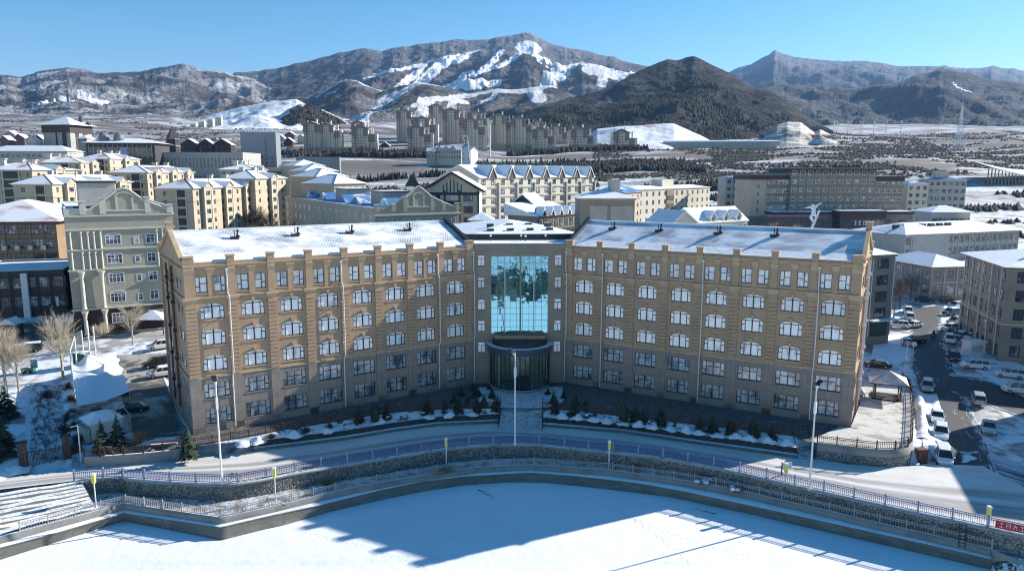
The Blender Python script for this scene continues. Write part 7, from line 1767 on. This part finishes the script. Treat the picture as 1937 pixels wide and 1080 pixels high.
# bicycle on the railing at the left lamp
x, y, _ = G(440, 911, ZR); r = thing("bicycle", "dark bicycle leaning on the blue railing by the left street lamp", "bicycle", (x, y+.35, ZR+.02), .05)
for wx in (-.55, .55):
    m = MB(tyre)
    for k in range(14): a, b = 6.283*k/14, 6.283*(k+1)/14; m.tube((.33*math.cos(a), 0, .33*math.sin(a)), (.33*math.cos(b), 0, .33*math.sin(b)), .03, n=4)
    part("wheel", m, r, (wx, 0, .35))
m = MB(paints["red"]); m.path([(-.55, 0, .35), (-.15, 0, .85), (.4, 0, .85), (.55, 0, .35)], .025, 5); m.path([(-.15, 0, .85), (0, 0, .35), (.4, 0, .85)], .025, 5); m.tube((-.55, 0, .35), (0, 0, .35), .02); part("frame", m, r); m = MB(darkmetal); m.tube((.38, -.25, 1.0), (.38, .25, 1.0), .02); m.tube((.4, 0, .85), (.38, 0, 1.0), .02); part("handlebar", m, r); m = MB(darkmetal); m.box(-.3, -.02, -.07, .07, .88, .95); part("saddle", m, r)
# benches in the lot, white frames of the tent roof, tent, shed, gate
for i, (px, py) in enumerate(((313, 846), (318, 835))):
    x, y, _ = G(px, py, -.85); r = thing("bench", ["reddish plank bench with snow on its seat, nearer the lot fence", "dark plank bench with thick snow behind the reddish one"][i], "bench", (x, y, -.85), .22); m = MB(M("red_planks", (.22, .09, .07), .7) if i == 0 else brownwood)
    for k in range(3): m.box(-1.9, 1.9, -.25+k*.18, -.11+k*.18, .42, .47)
    part("seat", m, r); m = MB(snow); m.box(-1.7, 1.5, -.2, .2, .475, .58); part("snow_layer", m, r)
    m = MB(M("red_planks", (0, 0, 0)) if i == 0 else brownwood)
    for k in range(2): m.box(-1.9, 1.9, .28, .33, .58+k*.2, .72+k*.2)
    part("backrest", m, r)
    for sx in (-1.6, 1.6): m = MB(darkmetal); m.box(sx-.05, sx+.05, -.25, .3, 0, .41); part("leg", m, r)
def tent():
    zt = 3.2; gp = [(131, 700), (140, 763), (196, 750), (250, 737), (244, 712), (232, 690), (226, 665), (180, 664), (141, 680)]
    O = np.array(Gt(190, 745)); r = thing("tent_roof", "white tensioned membrane car shelter with scalloped edge beside the parking lot", "car shelter", tuple(O)); mem = M("white_membrane", (.80, .82, .86), .6)
    a = np.array(G(135, 690, 3.6)); b = np.array(G(222, 664, 3.4)); c = np.array(G(251, 737, 3.0)); d = np.array(G(146, 768, 2.6)); nx, ny = 30, 26; V = []
    for j in range(ny):
        for i in range(nx):
            s, t = i/(nx-1), j/(ny-1); p = (d*(1-s)+c*s)*(1-t)+(a*(1-s)+b*s)*t
            e = 1.6*math.exp(-((s-.62)**2+(t-.52)**2)/.012)+1.2*math.exp(-((s-.35)**2+(t-.92)**2)/.02)+.7*math.exp(-((s-.3)**2+(t-.45)**2)/.05)
            sag = -.35*math.sin(math.pi*s)*(1-t)**3; rgt = -.55*abs(math.sin(t*math.pi*4))*s**6
            q = p+np.array([rgt*1.2, 0, e+sag]); V.append(tuple(q-O))
    link("membrane", np_mesh("membrane", V, grid_faces(ny, nx), [mem], smooth=True), r)
    for px, py, top in ((140, 724, 7.0), (148, 700, 7.4), (152, 765, 5.5), (172, 675, 7.0), (182, 668, 6.6)):
        x, y, z = Gt(px, py+18); m = MB(whitem); m.tube((0, 0, 0), (0, 0, top), .12, n=8); part("mast", m, r, (x-O[0], y-O[1], z-O[2]))
    def st(p, q, rad=.07): m = MB(whitem); m.tube(tuple(np.array(p)-O), tuple(np.array(q)-O), rad); part("strut", m, r)
    p0 = Gt(140, 742); p1 = Gt(148, 718); st((p0[0], p0[1], p0[2]+6.6), G(200, 676, 5.2)); st((p1[0], p1[1], p1[2]+5.2), G(196, 690, 4.6)); st((p0[0], p0[1], p0[2]+6.8), (p1[0], p1[1], p1[2]+7.2))
    st(G(176, 640, 9), G(182, 664, 5.8)); st(G(172, 651, 7.6), G(186, 648, 8.0), .05); st(G(245, 742, 2.8), Gt(247, 762))
    x, y, z = Gt(160, 690); r2 = thing("street_banner", "pale tilted flag panel on a white pole behind the tent roof", "sign", (x, y, z)); m = MB(whitem); m.tube((0, 0, 0), (0, 0, 6.2), .1); part("pole", m, r2); m = MB(greyl); m.face([(-2.0, 0, 3.9), (-.1, 0, 3.6), (-.1, 0, 6.2), (-1.7, 0, 5.6)]); part("panel", m, r2)
    x, y, z = Gt(150, 696); r2 = thing("green_booth", "dark green booth half hidden behind the tent roof", "booth", (x, y, z)); m = MB(M("booth_green", (.02, .10, .06), .5)); m.box(-1, 1, 0, 1.6, 0, 2.6); part("wall", m, r2); m = MB(snow); m.box(-1.1, 1.1, -.1, 1.7, 2.6, 2.75); part("roof", m, r2)
tent()
def shed():
    a = np.array(G(168, 838, -.85)); b = np.array(G(249, 818, -.85)); ang = math.atan2(b[1]-a[1], b[0]-a[0]); W = float(np.hypot(*(b-a)[:2])); r = thing("white_shed", "pale sheet metal shed with snowy hip roof behind the two spruces", "shed", tuple(a), ang)
    m = MB(M("pale_sheet", (.50, .50, .46), .7, [((.42, .42, .39), .8, .5, .7)])); m.box(.4, W*.82, 0, 3.6, 0, 2.5); m.use(greyl)
    for k in range(8): m.box(W*.82+.02+k*.14, W*.82+.09+k*.14, .1, .2, 0, 2.7)
    part("wall", m, r); m = MB(snow); m.frus(.1, W*.86, -.3, 4.0, 2.5, W*.3, W*.58, 1.5, 2.2, 3.5); part("roof", m, r)
    m = MB(darkmetal); m.box(W*.3, W*.5, 2.6, 3.8, 3.1, 3.7); part("skylight", m, r)
    m = MB(M("pale_blue_pipe", (.45, .5, .58), .5)); m.path([(W*.3, 4.1, 3.0), (W*.8, 4.2, 3.4), (W*1.02, 3.0, 3.0), (W*1.0, .2, 2.6), (W*1.0, .2, 0)], .06); part("pipe", m, r)
    m = MB(greyl); m.box(-.3, .3, .1, 3.4, 0, 1.9); part("side_panel", m, r)
shed()
def gate():
    a = np.array(G(46, 888, ZR)); b = np.array(G(160, 868, ZR)); ang = math.atan2(b[1]-a[1], b[0]-a[0]); W = float(np.hypot(*(b-a)[:2])); r = thing("iron_gate", "dark iron driveway gate between dark brick piers at the left", "gate", tuple(a), ang)
    for x in (0, W*.72): m = MB(brickdark); m.box(x-.45, x+.45, -.45, .45, -.3, 3.4); m.box(x-.6, x+.6, -.6, .6, 3.4, 3.6); part("pier", m, r)
    for x0, x1 in ((.5, W*.36), (W*.36+.05, W*.72-.5)):
        m = MB(darkmetal)
        for k in range(14): x = x0+(x1-x0)*k/13; m.box(x-.03, x+.03, -.03, .03, .1, 2.3)
        m.box(x0, x1, -.045, .045, .15, .25); m.box(x0, x1, -.045, .045, 2.1, 2.2); part("gate_leaf", m, r)
    m = MB(brickdark); m.box(W*.78, W*.98, .5, 1.0, -.3, 2.0); part("wing_wall", m, r)
    x, y, z = G(154, 878, ZR); r = thing("barrier_post", "slim white post with a short arm at the gate", "post", (x, y, z), .1); m = MB(whitem); m.tube((0, 0, 0), (0, 0, 5.2), .08); m.tube((0, 0, 5.2), (-.9, 0, 5.0), .07); part("post", m, r)
gate()
# hedge along the driveway, roof and dark shrub patches
x, y, z = Gt(62, 706); r = thing("green_cart", "small green cart with a blue framed board on the snowy square", "cart", (x, y, z)); m = MB(M("cart_green", (.03, .14, .10), .5)); m.box(-1.8, .3, -.3, .4, .3, .9); part("body", m, r)
for sx in (-1.4, -.1):
    m = MB(tyre); m.tube((0, -.45, .3), (0, .5, .3), .3, n=10); part("wheel", m, r, (sx, 0, 0))
m = MB(M("cart_board", (.12, .25, .32), .4)); m.box(-.6, .6, .5, .6, .8, 2.3); part("board", m, r)
for i, (px, py) in enumerate(((112, 740), (116, 765), (120, 790), (124, 815), (128, 840), (110, 800), (105, 820))):
    x, y, z = Gt(px+18, py); bush((x, y, z), 1.5, 1.5, f"dark leafless hedge bush {['nearest the pale tree', 'second down the driveway edge', 'third down the driveway edge', 'fourth down the driveway edge', 'last before the gate', 'on the driveway side', 'lowest on the driveway side'][i]}", 120+i, barkd, "dark hedge bushes along the driveway")
x, y, z = Gt(90, 752); bush((x, y, z), 1.6, 1.2, "lone dark bush standing in the middle of the snowy driveway", 140, barkd)
x, y, z = Gt(292, 628); r = thing("blue_canopy", "pale blue snowy canopy roof left of the hotel's side wall", "canopy", (x, y, z)); m = MB(snow); m.frus(-3.2, 3.2, -2.5, 2.5, 3.0, -.3, .3, -.2, .2, 4.4); part("roof", m, r)
for sx in (-3, 3):
    for sy in (-2.3, 2.3): m = MB(darkmetal); m.box(sx-.08, sx+.08, sy-.08, sy+.08, 0, 3.0); part("post", m, r)
x, y, z = Gt(24, 634); r = thing("tent_kiosk", "small blue roofed kiosk tent in the dark yard at the left", "kiosk", (x, y, z)); m = MB(snow); m.gab([(-1.8, 2.4), (0, 3.6), (1.8, 2.4)], -1.5, 1.5); part("roof", m, r); m = MB(darkst); m.box(-1.5, 1.5, -1.2, 1.2, 0, 2.38); part("wall", m, r)
# snow banks along the driveway and road
def bank(label, pxs, w, h, seed):
    P = resample([Gt(*p)[:2] for p in pxs], 40); z = gz(P[:, 0], P[:, 1]); nn = fbm(P[:, 0]*1.2, P[:, 1]*1.2, 4, seed); o = thing("snow_bank", label, "snow bank", (P[0][0], P[0][1], z[0])); L = []
    for s, hh in ((-1, 0), (-.5, .7), (0, 1), (.5, .75), (1, 0)): q = offset(P, s*w)-P[0]; L.append((q, z-z[0]+hh*h*(.3+1.3*nn)*np.sin(np.linspace(.05, math.pi-.05, 40))**.6+.02))
    loft("bank", L, [M("drifted_snow", (0, 0, 0))], root=o)
bank("ploughed snow bank right of the snowy driveway", [(128, 730), (136, 780), (140, 840)], .9, .8, 1)
bank("snow bank at the lower left corner above the road", [(-40, 915), (20, 893), (60, 886)], 1.4, .9, 2)
bank("snow bank along the kerb under the round terrace railing", [(1736, 740), (1744, 790), (1746, 830)], .8, 1.0, 3)
bank("long low snow bank on the parking lot's front edge", [(262, 846), (300, 838), (350, 826)], .8, .5, 4)
# rocks and snow at the quay end
def rocks():
    base = np.array(PROM[-1]); r = thing("rubble_slope", "snow dusted rubble slope at the right end of the quay wall", "rubble", (base[0], base[1], ZI)); n = 26; V = []
    A = [LFE[-1]+[-1.0, -.6], LFE[-1]+[6, -4.0]]; 
    for j in range(n):
        for i in range(n):
            s, t = i/(n-1), j/(n-1); top = np.array([base[0]-.3, base[1]+.3])*(1-s)+np.array([base[0]+9, base[1]-3.6])*s; bot = np.array([ICE[-1][0]-.1, ICE[-1][1]-.1])*(1-s)+np.array([base[0]+9, base[1]-14])*s
            p = top*(1-t)+bot*t; z = (ZP-.3)*(1-t)+(ZI-.25)*t; z += .9*(fbm(np.array(p[0]*.9), np.array(p[1]*.9), 4, 6)-.45)*math.sin(math.pi*min(1, t+.1))
            V.append((p[0]-base[0], p[1]-base[1], float(z)-ZI))
    link("rubble", np_mesh("rubble", V, grid_faces(n, n), [M("snowy_rubble", (.72, .75, .8), .9, [((.07, .065, .06), .9, .53, .6), ((.3, .28, .25), 2.5, .55, .62)], (1.5, .9, .4))]), r)
    V = []; m2 = []
rocks()
# the far bank behind the camera, seen only mirrored in the glass
def far_bank():
    r2 = np.random.RandomState(9); n = 420; P = np.column_stack([r2.uniform(-110, 110, n), r2.uniform(-22, 3, n)]); cones("far_bank_trees", np.column_stack([P, np.full(n, -5.3)]), 5.5, 3.4, [cA, cB, cC], 77, 6)
far_bank()

def footprints():
    rr = random.Random(8); V = []; F = []
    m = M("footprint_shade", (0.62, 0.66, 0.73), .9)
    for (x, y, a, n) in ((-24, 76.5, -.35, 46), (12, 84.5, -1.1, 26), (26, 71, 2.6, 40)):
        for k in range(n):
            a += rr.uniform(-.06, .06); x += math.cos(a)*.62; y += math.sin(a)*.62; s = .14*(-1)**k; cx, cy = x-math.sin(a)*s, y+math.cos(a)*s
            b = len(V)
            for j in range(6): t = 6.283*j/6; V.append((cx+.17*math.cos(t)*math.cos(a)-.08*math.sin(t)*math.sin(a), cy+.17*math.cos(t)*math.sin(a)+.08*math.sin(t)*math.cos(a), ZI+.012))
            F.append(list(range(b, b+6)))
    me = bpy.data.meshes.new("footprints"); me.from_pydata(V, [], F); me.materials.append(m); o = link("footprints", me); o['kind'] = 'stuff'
footprints()
for k, (px, py, L, a) in enumerate(((905, 927, 3.2, -.9), (1448, 960, 1.6, .4), (1355, 972, 2.6, 2.7), (1540, 1000, 2.2, .2))):
    x, y, z = G(px, py, ZI); r = thing("fallen_branch", ["bent dark branch leaning from the quay onto the ice left of centre", "short dark twig on the shaded ice", "broad bleached branch lying on the ice under the snow laden shrub", "thin branch on the ice near the right quay"][k], "branch", (x, y, z), a); m = MB(barkd); rr = random.Random(k); p = Vector((0, 0, .06))
    for i in range(5):
        q = p+Vector((L/5, rr.uniform(-.2, .2), rr.uniform(-.02, .05))); m.tube(p, q, .05*(1-i/6), .04*(1-i/6), 5); m.tube(q, q+Vector((L/7, rr.choice((-1, 1))*L/6, .08)), .02, .008, 4); p = q
    part("branch", m, r)
